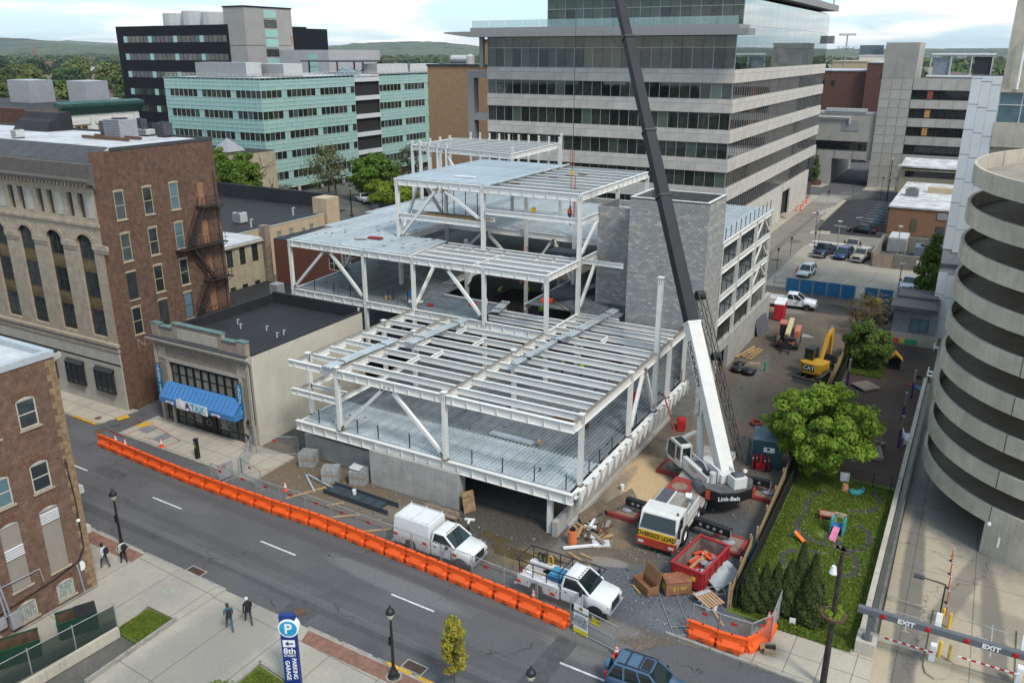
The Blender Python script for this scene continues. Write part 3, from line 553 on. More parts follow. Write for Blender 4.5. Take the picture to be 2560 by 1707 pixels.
blocks((X0,Y0),(1,0),17,90,0);blocks((X1,Y0),(0,1),12,90,0,False);blocks((-29.3,67.6),(1,0),9,84,0,False)
tag(part('remaining_blocks',rest,blockm,BT,True),kind='stuff')
FW=thing('concrete_foundation_wall','grey cast concrete wall under the front of the steel deck with faint circle','wall',(-32,42.5,0))
mb=MB();mb.box(-35.7,-28.1,42.3,43.3,0,2.8);part('tall_wall',mb,cmc,FW,True)
mb=MB();mb.box(-43.2,-35.72,43.6,44.0,0,1.8);part('low_wall',mb,cmc,FW,True)
for x in(-35.66,-33.8,-31.9,-30.0):
 for z0,z1 in((.05,1.05),(1.1,1.95),(2.0,2.75)):part('form_panel',MB().box(x+.02,min(x+1.87,-28.12),42.285,42.3,z0,z1),cmc,FW,True)
ring=MB()
for k in range(40):
 a,b=2*math.pi*k/40,2*math.pi*(k+1)/40;ring.bar((-33.5+.95*math.cos(a),42.28,1.55+.95*math.sin(a)),(-33.5+.95*math.cos(b),42.28,1.55+.95*math.sin(b)),.03,.03)
part('cast_circle',ring,cmc,FW,True)
EW=thing('east_foundation_wall','low stepped concrete footing wall below the jagged deck edge','wall',(-20.9,54,0))
mb=MB();mb.box(-21.0,-20.6,42.6,52,0,1.1);mb.box(-21.0,-20.6,52.01,58,0,1.6);mb.box(-21.0,-20.6,58.01,65.2,0,2.2);mb.box(-20.55,-20.3,44,64,0,.25);part('wall_body',mb,cmc,EW,True)
RW=thing('east_retaining_wall','long pale concrete retaining wall below the open parking decks','wall',(-19.7,85,0))
mb=MB();mb.box(-20.0,-19.6,78.9,96.5,0,3.4);mb.box(-20.0,-19.6,70.2,78.9,2.5,3.4);mb.box(-20.0,-19.6,70.2,75.2,0,2.49);part('wall_body',mb,cmc,RW,True);part('wall_cap',MB().box(-20.05,-19.55,70.2,96.5,3.4,3.48),cmc,RW,True)
tag(part('basement_floor',MB().box(-58,-21.1,44.1,95,.0,.03),mat('basement_slab',(.10,.095,.09),.9,var=.2)),kind='structure')
tag(part('rear_foundation',MB().box(-60,-20.2,94.5,95,0,13),cmc),kind='structure')
tag(part('inner_floor_slab',MB().box(-45.1,-34.8,63.5,80,4.3,4.5),mat('dark_slab',(.035,.032,.03),.7,var=.2)),kind='structure')  # dark floor slab inside the deck opening
def bundle(x,y0,y1,z,lab,rz=0.,n=3):
 mb=MB()
 for j in range(2):
  for k in range(n):
   x0=-.42+k*.28+j*.03;zz=j*.07
   mb.add([(x0,y0-(y0+y1)/2,zz),(x0+.1,y0-(y0+y1)/2,zz+.09),(x0+.2,y0-(y0+y1)/2,zz+.09),(x0+.28,y0-(y0+y1)/2,zz),(x0,(y1-y0)/2,zz),(x0+.1,(y1-y0)/2,zz+.09),(x0+.2,(y1-y0)/2,zz+.09),(x0+.28,(y1-y0)/2,zz)],((0,1,5,4),(1,2,6,5),(2,3,7,6),(0,3,2,1),(4,5,6,7),(0,4,7,3)))
 t=thing('deck_sheet_bundle',lab,'metal sheets',(x,(y0+y1)/2,z),rz,'bundles of metal deck lying on the beams');part('sheets',mb,galv,t)
 s=MB()
 for yy in(-.3,.3):s.box(-.45,.45,yy*(y1-y0)-.02,yy*(y1-y0)+.02,-.01,.2)
 part('strap',s,dark,t);return t
bundle(-39.0,42.3,49.8,8.42,'bundle of corrugated metal deck nearest the tax office wall',R(-4));bundle(-37.0,49.6,57.2,8.42,'bundle of corrugated metal deck on the middle beams left of centre',R(-4));bundle(-27.5,49.6,57.3,8.42,'thin bundle of metal deck with red tag right of centre',R(-3),2);bundle(-26.9,57.2,66,8.42,'wide bundle of metal deck reaching the block tower',R(-4))
bundle(-35.9,60,63.2,8.45,'short bundle of metal deck leaning on the middle floor deck',R(12))
rm=MB()
for k in range(14):rm.box(-1.3+k*.2,-1.27+k*.2,-.8,.8,0,.45)
for k in range(9):rm.box(-1.32,1.33,-.8+k*.2,-.77+k*.2,.02,.47)
one('rebar_mesh_stack',rm,rust,'stack of rusty brown rebar mesh on the lower deck','rebar mesh',(-24.2,52.1,3.55),R(25))
# ---------------- buildings on the left ----------------
stone=mat('tan_stone',(.42,.345,.26),.9,var=.16,vs=1.6,streak=.3,bump=.2,bs=8)
stucco=mat('pale_stucco',(.44,.41,.36),.9,var=.1,vs=1.2,streak=.2)
cornm=mat('brown_metal_cornice',(.115,.10,.088),.7,var=.15)
slate=mat('dark_roof_membrane',(.062,.064,.072),.8,var=.15,vs=1,rnd=.08)
roofw=mat('white_roof_coating',(.55,.56,.58),.75,var=.16,vs=.6,dirt=.5)
roofb=mat('black_roof_membrane',(.024,.024,.028),.75,var=.2,vs=.5)
winf=mat('cream_window_frame',(.42,.36,.24),.7,var=.15);wind=mat('dark_bronze_frame',(.05,.042,.034),.6,var=.2);winw=mat('off_white_frame',(.50,.48,.42),.7,var=.15);blk=mat('black_frame',(.015,.015,.017),.5,var=.1)
glass=glassmat('dark_glass');glassb=glassmat('blind_glass',(.10,.17,.20),rnd=.4,col2=(.03,.035,.04));glassg=glassmat('grey_glass',(.055,.075,.075),rnd=.6,col2=(.02,.022,.022))
tanbrick=brickmat('weathered_red_brick',((.20,.088,.052),(.12,.064,.044),(.42,.4,.38)),(.26,.20,.16),stain=.55,stainc=(.065,.047,.036),redpatch=(-1.0,3.4,(.22,.062,.042)))
lbrick=brickmat('corner_brick',((.215,.088,.052),(.135,.066,.046),(.5,.48,.46)),(.30,.26,.21),bw=.23,bh=.08,stain=.3)
rbrick=brickmat('plain_red_brick',((.20,.062,.040),(.155,.05,.036),(.8,.8,.8)),(.17,.11,.09),stain=.15)
TB=thing('corner_office_block','five storey tan stone and brick corner building with arched windows and fire escape','building',(-62.58,42.23,0))
tx,ty=-62.58,42.23;L0=52.
bays=[tx-2.33-4.13*k for k in range(6)]
rects=[]
for c in bays:rects+=[(c-1.03-(tx-L0),c+1.03-(tx-L0),6.6,15.6)]
for c in bays:
 for d in(-1.03,.42):rects.append((c+d-.38-(tx-L0),c+d+.38-(tx-L0),17.,19.05))
for c in bays:rects.append((c-1.2-(tx-L0),c+1.2-(tx-L0),1.5,3.8))
mb=MB();wallgrid(mb,(tx-L0,ty),(1,0),(0,-1),L0,6.2,19.6,[r for r in rects if r[2]>6],.38)
for c in bays:
 for s in(-1,1):
  arc=[(c+s*1.03*math.cos(a),ty,14.75+.85*math.sin(a))for a in[k*math.pi/16 for k in range(9)]]
  mb.face(*([(c+s*1.03,ty,15.6)]+(arc if s<0 else arc))if s>0 else([(c+s*1.03,ty,15.6)]+arc)[::-1])if False else mb.face(*(([(c+s*1.03,ty-.003,15.6)]+arc[::-1])if s>0 else([(c+s*1.03,ty-.003,15.6)]+arc[::-1])[::-1]))
o_front=part('front_wall',mb,stone,TB,True)
for c in bays:
 a=MB()
 for k in range(13):
  a0,a1=k*math.pi/13+.02,(k+1)*math.pi/13-.02
  P=lambda r,t:(c+(1.03+r)*math.cos(t),14.75+(.85+r)*math.sin(t))
  a.prismy([P(0,a0),P(.38,a0),P(.38,a1),P(0,a1)],ty-.07,ty)
 part('arch',a,stone,TB,True)
 for z0,z1 in((9.0,10.05),(12.32,13.42)):part('spandrel',MB().box(c-1.03,c+1.03,ty+.2,ty+.36,z0,z1).box(c-.85,c+.85,ty+.16,ty+.2,z0+.25,z1-.25),mat('spandrel_bronze',(.17,.125,.06),.7,var=.25),TB,True)
 for z0,z1 in((6.75,9.0),(10.05,12.3),(13.42,15.5)):window(TB,(c-1.02,ty+.2,z0),(1,0),(0,-1),2.04,z1-z0,wind,glass,1,1,.1)
 part('capital',MB().box(c+1.06,c+3.05,ty-.14,ty,14.45,14.9).box(c+1.16,c+2.95,ty-.08,ty,14.2,14.45),stone,TB,True)
 for d in(-1.03,.42):window(TB,(c+d-.38,ty+.25,17.),(1,0),(0,-1),.76,2.05,wind,glassg,1,0,.06)
 part('wall_panel',MB().box(c+1.25,c+2.05,ty-.05,ty,17.1,18.9),stucco,TB,True)
 b=MB();b.mi=0;b.box(c-1.2,c+1.2,ty-.45,ty,1.5,1.6);b.box(c-1.2,c+1.2,ty-.45,ty,3.4,3.5);[b.box(c+d,c+d+.08,ty-.45,ty-.38,1.6,3.4)for d in(-1.2,-.45,.38,1.12)];b.prismx([(ty,3.9),(ty-.5,3.5),(ty,3.5)],c-1.25,c+1.25)
 w_=part('bay_window',b,blk,TB,True);part('pane',MB().box(c-1.15,c+1.15,ty-.41,ty-.02,1.6,3.4),glass,w_,False).location=-Vector(TB.location)
mb=MB();wallgrid(mb,(tx-L0,ty-.12),(1,0),(0,-1),L0,0,6.0,[],.2);mb.face((tx,ty-.12,0),(tx,ty,0),(tx,ty,6),(tx,ty-.12,6));part('plinth_wall',mb,stucco,TB,True)
mb=MB();mb.box(tx-L0,tx+.15,ty-.3,ty+.02,6.0,6.25).box(tx-L0,tx+.1,ty-.2,ty+.01,5.5,5.75).box(tx-L0,tx+.12,ty-.16,ty+.01,16.4,16.65).box(tx-L0,tx+.05,ty-.12,ty,4.2,4.35);part('belt_course',mb,stone,TB,True)
mb=MB();mb.prismx([(ty,19.55),(ty-.2,19.6),(ty-.25,19.9),(ty-.75,20.0),(ty-.8,20.25),(ty-.3,20.35),(ty-.28,21.5),(ty,21.6)],tx-L0,tx+.35);part('cornice',mb,cornm,TB,True)
for k in range(44):part('cornice_bracket',MB().box(tx-.3-k*.5,tx-.1-k*.5,ty-.62,ty-.25,19.72,19.96),stone,TB,True)
mb=MB()
for k in range(12):x1=tx-.02-k*1.9;mb.face((x1-1.87,ty-.1,21.6),(x1,ty-.1,21.6),(x1-(.25 if k==0 else 0),ty+2.1,22.65),(x1-1.87,ty+2.1,22.65))
mb.box(tx-L0,tx-.3,ty,ty+2.1,21.3,21.5);mb.face((tx-L0,ty-.09,21.59),(tx,ty-.09,21.59),(tx-.25,ty+2.1,22.63),(tx-L0,ty+2.1,22.63));part('sloped_roof',mb,slate,TB,True)
part('flat_roof',MB().face((tx-L0,ty+2.1,22.5),(tx-.02,ty+2.1,22.5),(tx-.02,54.83,22.4),(tx-L0,54.83,22.4)),roofw,TB,True)
part('roof_edge',MB().box(tx-.1,tx+.05,ty+2.0,54.85,22.35,22.62).box(tx-L0,tx-.12,54.7,54.85,22.3,22.6),slate,TB,True)
rr=[];rows=((16.7,19.05),(13.13,15.5),(9.75,12.15),(6.57,9.0));cols=((43.95,44.9),(46.7,47.65),(49.47,50.42))
for b0,b1 in rows:
 for a0,a1 in cols:rr.append((a0-ty,a1-ty,b0,b1))
 rr.append((52.5-ty,53.3-ty,b0-.05,b1-.2))
rr.append((46.4-ty,47.9-ty,2.2,5.3))
mb=MB();wallgrid(mb,(tx,ty),(0,1),(1,0),54.85-ty,0,22.4,rr,.16);mb.face((tx,ty+2.1,22.4),(tx,54.85,22.4),(tx,54.85,22.6),(tx,ty+2.1,22.6));part('side_wall',mb,tanbrick,TB,True)
wg=[[glassg,glassg,glassb],[glassg,glassg,glassb],[glass,glass,glass],[glass,glass,glassb]]
for i,(b0,b1)in enumerate(rows):
 for j,(a0,a1)in enumerate(cols):window(TB,(tx-.02,a0,b0),(0,1),(1,0),a1-a0,b1-b0,winf if(i,j)not in((2,0),(3,1),(3,2))else wind,wg[i][j],1,0,.075,.06);part('window_sill',MB().box(tx,tx+.08,a0-.08,a1+.08,b0-.1,b0),stone,TB,True);part('window_arch',MB().prismx([(a0-.08,b1),(a1+.08,b1),(a1,b1+.13),((a0+a1)/2,b1+.18),(a0,b1+.13)],tx,tx+.03),winf,TB,True)
 part('boarded_door',MB().box(tx-.12,tx-.07,52.5,53.3,b0-.05,b1-.2),mat('orange_board',(.30,.15,.085),.8,var=.15),TB,True)
part('boarded_window',MB().box(tx-.1,tx-.05,46.4,47.9,2.2,5.3),MATS['plywood'],TB,True)
text('N.A.',1.25,mat('faded_white_paint',(.30,.22,.19),.9,var=.3),TB,(.015,2.9,5.75),(R(90),0,R(90)),.004)
FE=link('fire_escape',MB().box(0,.06,12.2,12.26,4.5,19.5).mesh('fire_escape',dark),TB)
def fe_part(n,mb):o=part(n,mb,mat('rusty_iron',(.045,.034,.03),.75,var=.3),FE);o.location=-Vector(TB.location)
for z,y0,y1 in((16.55,52.1,54.6),(13.05,49.2,54.6),(9.65,52.0,54.8),(6.4,49.6,54.6)):
 m_=MB();m_.box(tx+.02,tx+1.0,y0,y1,z,z+.06)
 for yy in np.arange(y0,y1+.01,.42):m_.box(tx+.97,tx+1.0,yy-.015,yy+.015,z,z+.95)
 for zz in(.5,.95):m_.box(tx+.965,tx+1.005,y0,y1,z+zz-.02,z+zz+.02)
 fe_part('platform',m_);m_=MB();[m_.bar((tx,yy,z-.7),(tx+.95,yy,z),.05,.05)for yy in(y0+.1,y1-.1)];fe_part('bracket',m_)
for(ya,za),(yb,zb)in(((52.3,16.6),(50.4,13.1)),((50.6,13.1),(52.9,9.7)),((52.2,9.7),(50.4,6.45))):
 m_=MB()
 for x in(tx+.3,tx+.85):m_.bar((x,ya,za),(x,yb,zb),.05,.16);m_.bar((x,ya,za+.9),(x,yb,zb+.9),.035,.035);[m_.bar((x,ya+(yb-ya)*t,za+(zb-za)*t),(x,ya+(yb-ya)*t,za+(zb-za)*t+.9),.025,.025)for t in(.1,.35,.6,.85)]
 for k in range(11):t=(k+.5)/11;m_.box(tx+.3,tx+.85,ya+(yb-ya)*t-.1,ya+(yb-ya)*t+.1,za+(zb-za)*t-.02,za+(zb-za)*t+.02)
 fe_part('stair_flight',m_)
hv=mat('grey_hvac',(.30,.30,.32),.6,var=.12);hvd=mat('dark_hvac',(.07,.075,.08),.6,var=.2);hvw=mat('pale_hvac',(.50,.51,.50),.6,var=.1,streak=.2)
def hvac(loc,sz,m,lab,rz=0.,grp='machines on the flat roofs',fan=True,grille=True):
 t=thing('rooftop_unit',lab,'air conditioner',loc,rz,grp);a,b,c=sz
 part('casing',MB().box(-a/2,a/2,-b/2,b/2,.12,c),m,t,bev=.03);part('base_frame',MB().box(-a/2-.05,a/2+.05,-b/2+.1,-b/2+.25,0,.12).box(-a/2-.05,a/2+.05,b/2-.25,b/2-.1,0,.12),hvd,t)
 if fan:part('fan_cowl',MB().lathe([(0,c+.02),(min(a,b)*.36,c+.02),(min(a,b)*.38,c+.1),(min(a,b)*.34,c+.1),(min(a,b)*.32,c+.05),(0,c+.05)],14),hvd,t)
 if grille:
  g_=MB()
  for k in range(int(c/.14)-1):g_.box(-a/2+.1,a/2-.1,-b/2-.015,-b/2,.25+k*.14,.3+k*.14)
  part('grille',g_,hvd,t)
 return t
hvac((-70.3,51.2,22.42),(2.3,1.9,1.75),hv,'large grey rooftop unit in the middle of the stone corner building roof');hvac((-72.3,51.9,22.42),(1.5,1.9,1.5),hvd,'dark rooftop unit left of the large grey unit');hvac((-70.6,54.0,22.45),(1.6,1.0,.6),hvw,'low white rooftop unit beside the grey units');hvac((-68.1,54.2,22.42),(1.1,1.0,1.3),hvd,'rightmost dark cube unit on the stone corner building');hvac((-71.6,54.3,22.42),(1.2,.7,1.5),hvd,'dark condenser at the rear edge of the stone corner building');hvac((-78.4,46.3,22.45),(.9,.8,.8),hvw,'small pale unit at the left edge of the sloped roof')
mb=MB();mb.prismx([(51.6,22.4),(54.6,22.4),(54.6,24.2),(53.2,24.2),(52.9,23.6),(52.2,23.4)],-88,-82.5);one('roof_hatch_house',mb,roofb,'black stepped stair hatch on the pale roof','roof hatch')
part('steel_grillage',MB().box(-73.5,-67,49.3,49.5,22.5,22.75).box(-73.5,-67,50.6,50.8,22.5,22.75),rust,None);tag(bpy.data.objects['steel_grillage'],'rusty steel grillage under the rooftop units','steel frame')
# ---------------- tax office ----------------
TX=thing('tax_office','two storey brick tax office with blue awning and black membrane roof','shop',(-53,42.5,0))
xl,xr,yf,yb=-58.3,-47.35,42.5,56.3
speck=brickmat('speckled_brick',((.40,.32,.24),(.28,.21,.16),(.75,.75,.75)),(.36,.32,.27),stain=.15,stainc=(.2,.17,.14));terra=mat('terracotta',(.44,.40,.33),.85,var=.12,vs=2,streak=.2);parge=mat('pale_stucco_wall',(.55,.52,.43),.9,var=.08,vs=.6,streak=.15,dirt=.12)
rec=[(1.6,9.75,0.0,5.75),(.5,1.3,.3,1.8),(10.05,10.7,0,1.8)]
mb=MB();wallgrid(mb,(xl,yf),(1,0),(0,-1),xr-xl,0,7.4,rec,.3);part('front_wall',mb,speck,TX,True)
mb=MB();mb.box(xl,xl+.28,yf-.08,yf,0,7.4).box(xr-.28,xr,yf-.08,yf,0,7.4).box(xl+1.3,xl+1.6,yf-.06,yf,0,5.75).box(xl+9.75,xl+10.02,yf-.06,yf,0,5.75).box(xl+1.3,xl+10.02,yf-.06,yf,5.75,6.05);part('terracotta_trim',mb,terra,TX,True)
mb=MB();mb.prismx([(yf,7.2),(yf-.15,7.25),(yf-.2,7.45),(yf-.5,7.6),(yf-.5,7.75),(yf,7.85)],xl-.25,xr+.25);part('cornice',mb,terra,TX,True)
part('cornice_flashing',MB().box(xl-.2,xr+.2,yf-.48,yf-.02,7.78,7.86),slate,TX,True)
mb=MB();mb.box(xl+.15,xl+2.6,yf,yf+.3,7.4,8.7).box(xl+2.62,xr-2.62,yf-.02,yf+.32,7.4,9.15).box(xr-2.6,xr-.15,yf,yf+.3,7.4,8.7).box(xl+.1,xl+1.0,yf-.08,yf+.38,7.4,8.85).box(xr-1.0,xr-.1,yf-.08,yf+.38,7.4,8.85);part('parapet',mb,speck,TX,True)
part('parapet_panel',MB().box(xl+3.2,xr-3.2,yf-.07,yf-.02,7.95,8.8),terra,TX,True);mb=MB()
for a,b,z in((xl+.05,xl+1.05,8.85),(xl+1.06,xl+2.6,8.7),(xl+2.6,xr-2.6,9.15),(xr-2.6,xr-1.06,8.7),(xr-1.05,xr-.05,8.85)):mb.box(a,b,yf-.1,yf+.42,z,z+.1)
part('parapet_coping',mb,mat('green_copper',(.16,.24,.22),.7,var=.3,vs=4),TX,True)
mb=MB();mb.box(xr-.25,xr,yf+.3,yb,0,7.7).box(xl,xl+.25,yf+.3,yb,0,7.9).box(xl+.25,xr-.25,yb-.25,yb,0,8.1);part('side_wall',mb,parge,TX,True)
for k in range(3):part('stucco_joint',MB().box(xr,xr+.012,yf+.3+k*4.6,yf+.33+k*4.6,0,7.6),parge,TX,True)
part('roof',MB().box(xl+.25,xr-.25,yf+.3,yb-.25,6.9,7.1),roofb,TX,True);part('roof_edge_flashing',MB().box(xr-.3,xr+.03,yf+.35,yb,7.7,7.8).box(xl-.02,xl+.3,yf+.35,yb,7.9,8.0).box(xl+.3,xr-.31,yb-.3,yb+.02,8.1,8.2),roofb,TX,True);part('rear_parapet_membrane',MB().box(xl+.26,xr-.26,yb-.3,yb-.252,7.1,8.1).box(xl+.251,xl+.3,yf+.3,yb-.3,7.1,7.9),roofb,TX,True)
for k,(x,y)in enumerate(((-55.9,49.5),(-54.7,48.7),(-52.3,49.4),(-50.2,48.5),(-50.2,49.3))):m_=MB();m_.tube((x,y,7.1),(x,y,7.55),.06);m_.tube((x,y,7.52),(x+.2,y,7.55),.06);part('vent_pipe',m_,hvw,TX,True)
for p_ in((xl+.55,6.4),(xr-1.25,6.4)):
 m_=MB();m_.box(p_[0]-.1,p_[0]+.8,yf-.05,yf,p_[1]-.5,p_[1]+.5);m_.lathe([(.0,.04),(.28,.04),(.36,0),(.36,-.02)],12,(p_[0]+.35,yf-.06,p_[1]),'Y');part('relief_medallion',m_,terra,TX,True)
for k in range(9):window(TX,(xl+1.68+k*.89,yf+.12,3.75),(1,0),(0,-1),.85,1.85,blk,glassmat('curtain_glass',(.22,.21,.17),.2,rnd=.3,col2=(.10,.10,.09))if 'curtain_glass' not in MATS else MATS['curtain_glass'],1,0,.13,.08)
awn=mat('blue_awning',(.06,.205,.46),.55,var=.08);aw=MB();nst=18;w0,w1=xl+1.25,xl+10.0
AW=MB().prismx([(yf-.02,3.95),(yf-.35,3.85),(yf-1.15,2.95),(yf-1.15,2.5),(yf-1.1,2.5),(yf-1.1,2.9),(yf-.3,3.75),(yf-.02,3.85)],w0,w1);part('awning',AW,awn,TX,True)
for s in(w0,w1-.03):part('awning_side',MB().prismx([(yf-.02,3.9),(yf-.35,3.8),(yf-1.1,2.95),(yf-1.1,2.5),(yf-.02,2.5)],s,s+.03),awn,TX,True)
for k in range(nst+1):x=w0+.1+(w1-w0-.2)*k/nst;part('awning_seam',MB().bar((x,yf-.36,3.87),(x,yf-1.16,2.97),.05,.03),mat('awning_seam_blue',(.045,.16,.38),.6,var=.05),TX,True)
sfx=[xl+1.62+k*1.02 for k in range(9)]
m_=MB();[m_.box(x-.04,x+.04,yf+.1,yf+.2,0,2.6)for x in sfx];m_.box(xl+1.6,xl+9.75,yf+.102,yf+.198,.0,.12).box(xl+1.6,xl+9.75,yf+.102,yf+.198,1.95,2.05).box(xl+1.6,xl+9.75,yf+.104,yf+.196,.7,.76);part('shopfront_frame',m_,blk,TX,True)
for a,b in zip(sfx,sfx[1:]):part('pane',MB().box(a+.03,b-.03,yf+.14,yf+.16,.05,2.5),glassg if(a-xl)<3 or(a-xl)>7.5 else glass,TX,True)
dr=part('door',MB().box(xl+4.75,xl+5.55,yf+.06,yf+.12,.02,1.95).box(xl+5.6,xl+6.4,yf+.06,yf+.12,.02,1.95),blk,TX,True)
m_=MB()
for k in range(16):a,b=2*math.pi*k/16,2*math.pi*(k+1)/16;m_.tube((.12*2.2*math.cos(a),0,.26*math.sin(a)),(.26*math.cos(b),0,.26*math.sin(b)),.02,5)
h=part('handle',m_,hvw,dr);h.location=Vector((xl+5.57,yf+.03,1.0))-Vector(TX.location)
window(TX,(xl+.5,yf+.1,.3),(1,0),(0,-1),.8,1.5,blk,glassg,1,1,.07);part('side_door',MB().box(xl+10.08,xl+10.68,yf+.1,yf+.16,0,1.75),mat('grey_door',(.22,.22,.23),.6,var=.1),TX,True)
part('stall_riser',MB().box(xl+1.6,xl+9.75,yf+.02,yf+.1,-.1,.06),terra,TX,True)
wl=mat('sign_white',(.75,.75,.75),.5,var=.04);navy=mat('sign_navy',(.02,.04,.16),.5,var=.05);teal_s=mat('sign_cyan',(.07,.42,.58),.5,var=.05)
part('sign_board',MB().box(-54.9,-51.3,yf-1.22,yf-1.17,2.35,3.12).box(-56.2,-55.3,yf-1.21,yf-1.17,2.55,2.72).box(-50.8,-49.9,yf-1.21,yf-1.17,2.55,2.72),wl,TX,True)
text('A',.8,navy,TX,(-.55,-1.24,2.78),bold=.02);text('TAX',.8,teal_s,TX,(.62,-1.24,2.78),bold=.015);text('1040',.26,navy,TX,(-1.35,-1.24,2.62),bold=.005);text('INCOME & CORPORATION',.13,navy,TX,(.35,-1.24,2.41));text('SERVICES',.12,navy,TX,(-2.75,-1.24,2.635));text('BUSINESS',.12,navy,TX,(2.65,-1.24,2.635))
part('bag_emblem',MB().lathe([(0,0),(.2,.0),(.34,.02),(.36,.04)],14,(-54.35,yf-1.27,2.72),'Y').box(-54.44,-54.26,yf-1.26,yf-1.22,3.0,3.3),wl,TX,True)
flagb=mat('banner_blue',(.015,.16,.30),.6,var=.06)
for x in(-57.75,-48.35):
 p_=part('banner',MB().box(x-.33,x+.33,yf-.34,yf-.30,2.75,5.35),flagb,TX,True);q_=text('I\nN\nC\nO\nM\nE\n\nT\nA\nX',.40,wl,p_,(x-TX.location.x,-.345,4.08),ext=.004,bold=.006);q_.scale=(1,.78,1)
 part('banner_arm',MB().tube((x,yf,2.72),(x,yf-.36,2.72),.03),blk,TX,True);part('banner_arm',MB().tube((x,yf,5.4),(x,yf-.36,5.4),.03).lathe([(0,5.6),(.07,5.5),(.0,5.4)],8,(x,yf-.34,0)),blk,TX,True)
 part('wall_lantern',MB().lathe([(0,2.5),(.1,2.4),(.13,2.15),(.05,2.0),(0,1.95)],8,(x+.45*(1 if x<-50 else 1),yf-.2,0)),blk,TX,True)
for s in(-53.9,-50.95):
 part('window_lettering_panel',MB().box(s-.42,s+.42,yf+.12,yf+.135,.55,1.95),glass,TX,True)
 text('PERSONAL TAX\nBUSINESS TAX\nCORPORATE TAX\nCONSULTING\nREAL ESTATE\nNOTARY\nPAYROLL\nBOOKKEEPING',.17,wl,TX,(s-TX.location.x,.11,1.3),ext=.002)
# ---------------- brick building at lower left ----------------
LB=thing('brick_corner_building','four storey red brick building with sash windows at the lower left edge','building',(-42,24.42,0))
bx,by=-42.0,24.42;y0=8.;rr=[]
sash=[(21.99,23.04,11.2,12.8),(22.01,23.05,7.45,9.05),(19.86,20.9,7.45,9.05),(19.86,20.9,11.2,12.8),(17.7,18.75,7.45,9.05),(17.7,18.75,11.2,12.8)];vents=[(22.01,23.1,2.42,6.28),(19.85,20.9,2.5,6.35),(17.7,18.75,2.5,6.35)];gb=[(22.1,23.12,.48,1.5),(19.88,20.9,.48,1.5),(17.7,18.7,.48,1.5)]
for a0,a1,b0,b1 in sash+vents+gb:rr.append((a0-y0,a1-y0,b0,b1))
mb=MB();wallgrid(mb,(bx,y0),(0,1),(1,0),by-y0,0,14.6,rr,.14);wallgrid(mb,(bx-40,by),(1,0),(0,-1),40,0,14.6,[],.1)if False else mb.face((bx,by,0),(bx-60,by,0),(bx-60,by,14.6),(bx,by,14.6));part('brick_wall',mb,lbrick,LB,True)
quo=MB()
for k in range(36):w_=.55 if k%2 else .35;quo.box(bx-.02,bx+.03,by-w_,by+.03,.1+k*.4,.48+k*.4)
part('quoin',quo,mat('buff_brick',(.30,.20,.115),.9,var=.25,vs=4),LB,True)
for i,(a0,a1,b0,b1)in enumerate(sash):window(LB,(bx-.03,a0,b0),(0,1),(1,0),a1-a0,b1-b0,winw,glass if i<2 else glassb,1,0,.08,.08)
for a0,a1,b0,b1 in sash+vents+gb:
 ar=MB();n_=11
 for k in range(n_):
  t0,t1=(k+.06)/n_,(k+.94)/n_;A_=lambda t,r:(a0-.1+(a1-a0+.2)*t+(t-.5)*r*.5,b1+.02+.16*math.sin(math.pi*t)+r);ar.prismx([A_(t0,0),A_(t0,.3),A_(t1,.3),A_(t1,0)],bx+.005,bx+.035)
 part('brick_arch',ar,mat('arch_brick',(.19,.095,.06),.9,var=.25,vs=6),LB,True);part('window_sill',MB().box(bx-.02,bx+.1,a0-.08,a1+.08,b0-.1,b0),MATS['tan_stone'],LB,True)
 part('arch_infill',MB().prismx([(a0,b1-.02)]+[(a0+(a1-a0)*t,b1-.02+.16*math.sin(math.pi*t))for t in(.15,.3,.5,.7,.85)]+[(a1,b1-.02)],bx-.03,bx+.004),winw,LB,True)
vp=mat('taupe_panel',(.27,.24,.205),.6,var=.05)
for i,(a0,a1,b0,b1)in enumerate(vents):
 q_=part('vent_panel',MB().box(bx-.1,bx-.04,a0,a1,b0,b1),vp,LB,True);zz=b1-.75 if i==0 else b1-1.9
 for k in range(5):l_=part('louvre',MB().obox((bx-.01,(a0+a1)/2,zz+k*.13),(.12,a1-a0-.04,.025),0,R(35)),mat('pale_louvre',(.5,.5,.5),.5,var=.05),q_);l_.location=-Vector(LB.location)
for a0,a1,b0,b1 in gb:
 fm=part('glass_block_window',MB().box(bx-.08,bx-.02,a0,a0+.06,b0,b1).box(bx-.08,bx-.02,a1-.06,a1,b0,b1).box(bx-.08,bx-.02,a0,a1,b0-.02,b0+.04),winw,LB,True)
 for i in range(6):
  for j in range(7):g_=part('glass_block',MB().box(bx-.07,bx-.035,a0+.07+i*.15,a0+.2+i*.15,b0+.05+j*.142,b0+.175+j*.142),mat('glass_block',(.35,.37,.34),.25,var=.1,rnd=.2),fm);g_.location=-Vector(LB.location)
part('roof',MB().box(bx-60,bx-.3,y0,by-.3,14.5,14.62),roofw,LB,True);part('parapet_coping',MB().box(bx-.32,bx+.06,y0,by+.06,14.6,14.95).box(bx-60,bx-.33,by-.3,by+.06,14.6,14.95),mat('grey_coping',(.40,.43,.46),.6,var=.08),LB,True)
part('stone_cornice',MB().prismx([(by,13.7),(by+.35,14.2),(by+.7,14.3),(by+.7,14.55),(by,14.6)],bx-20,bx-.4),stucco,LB,True);part('front_parapet',MB().box(bx-20,bx-.5,by+.07,by+.6,14.56,14.7),roofb,LB,True)
for z in(3.6,6.2):part('corbel',MB().box(bx-.5,bx-.05,by+.03,by+.35,z,z+.45),stucco,LB,True)
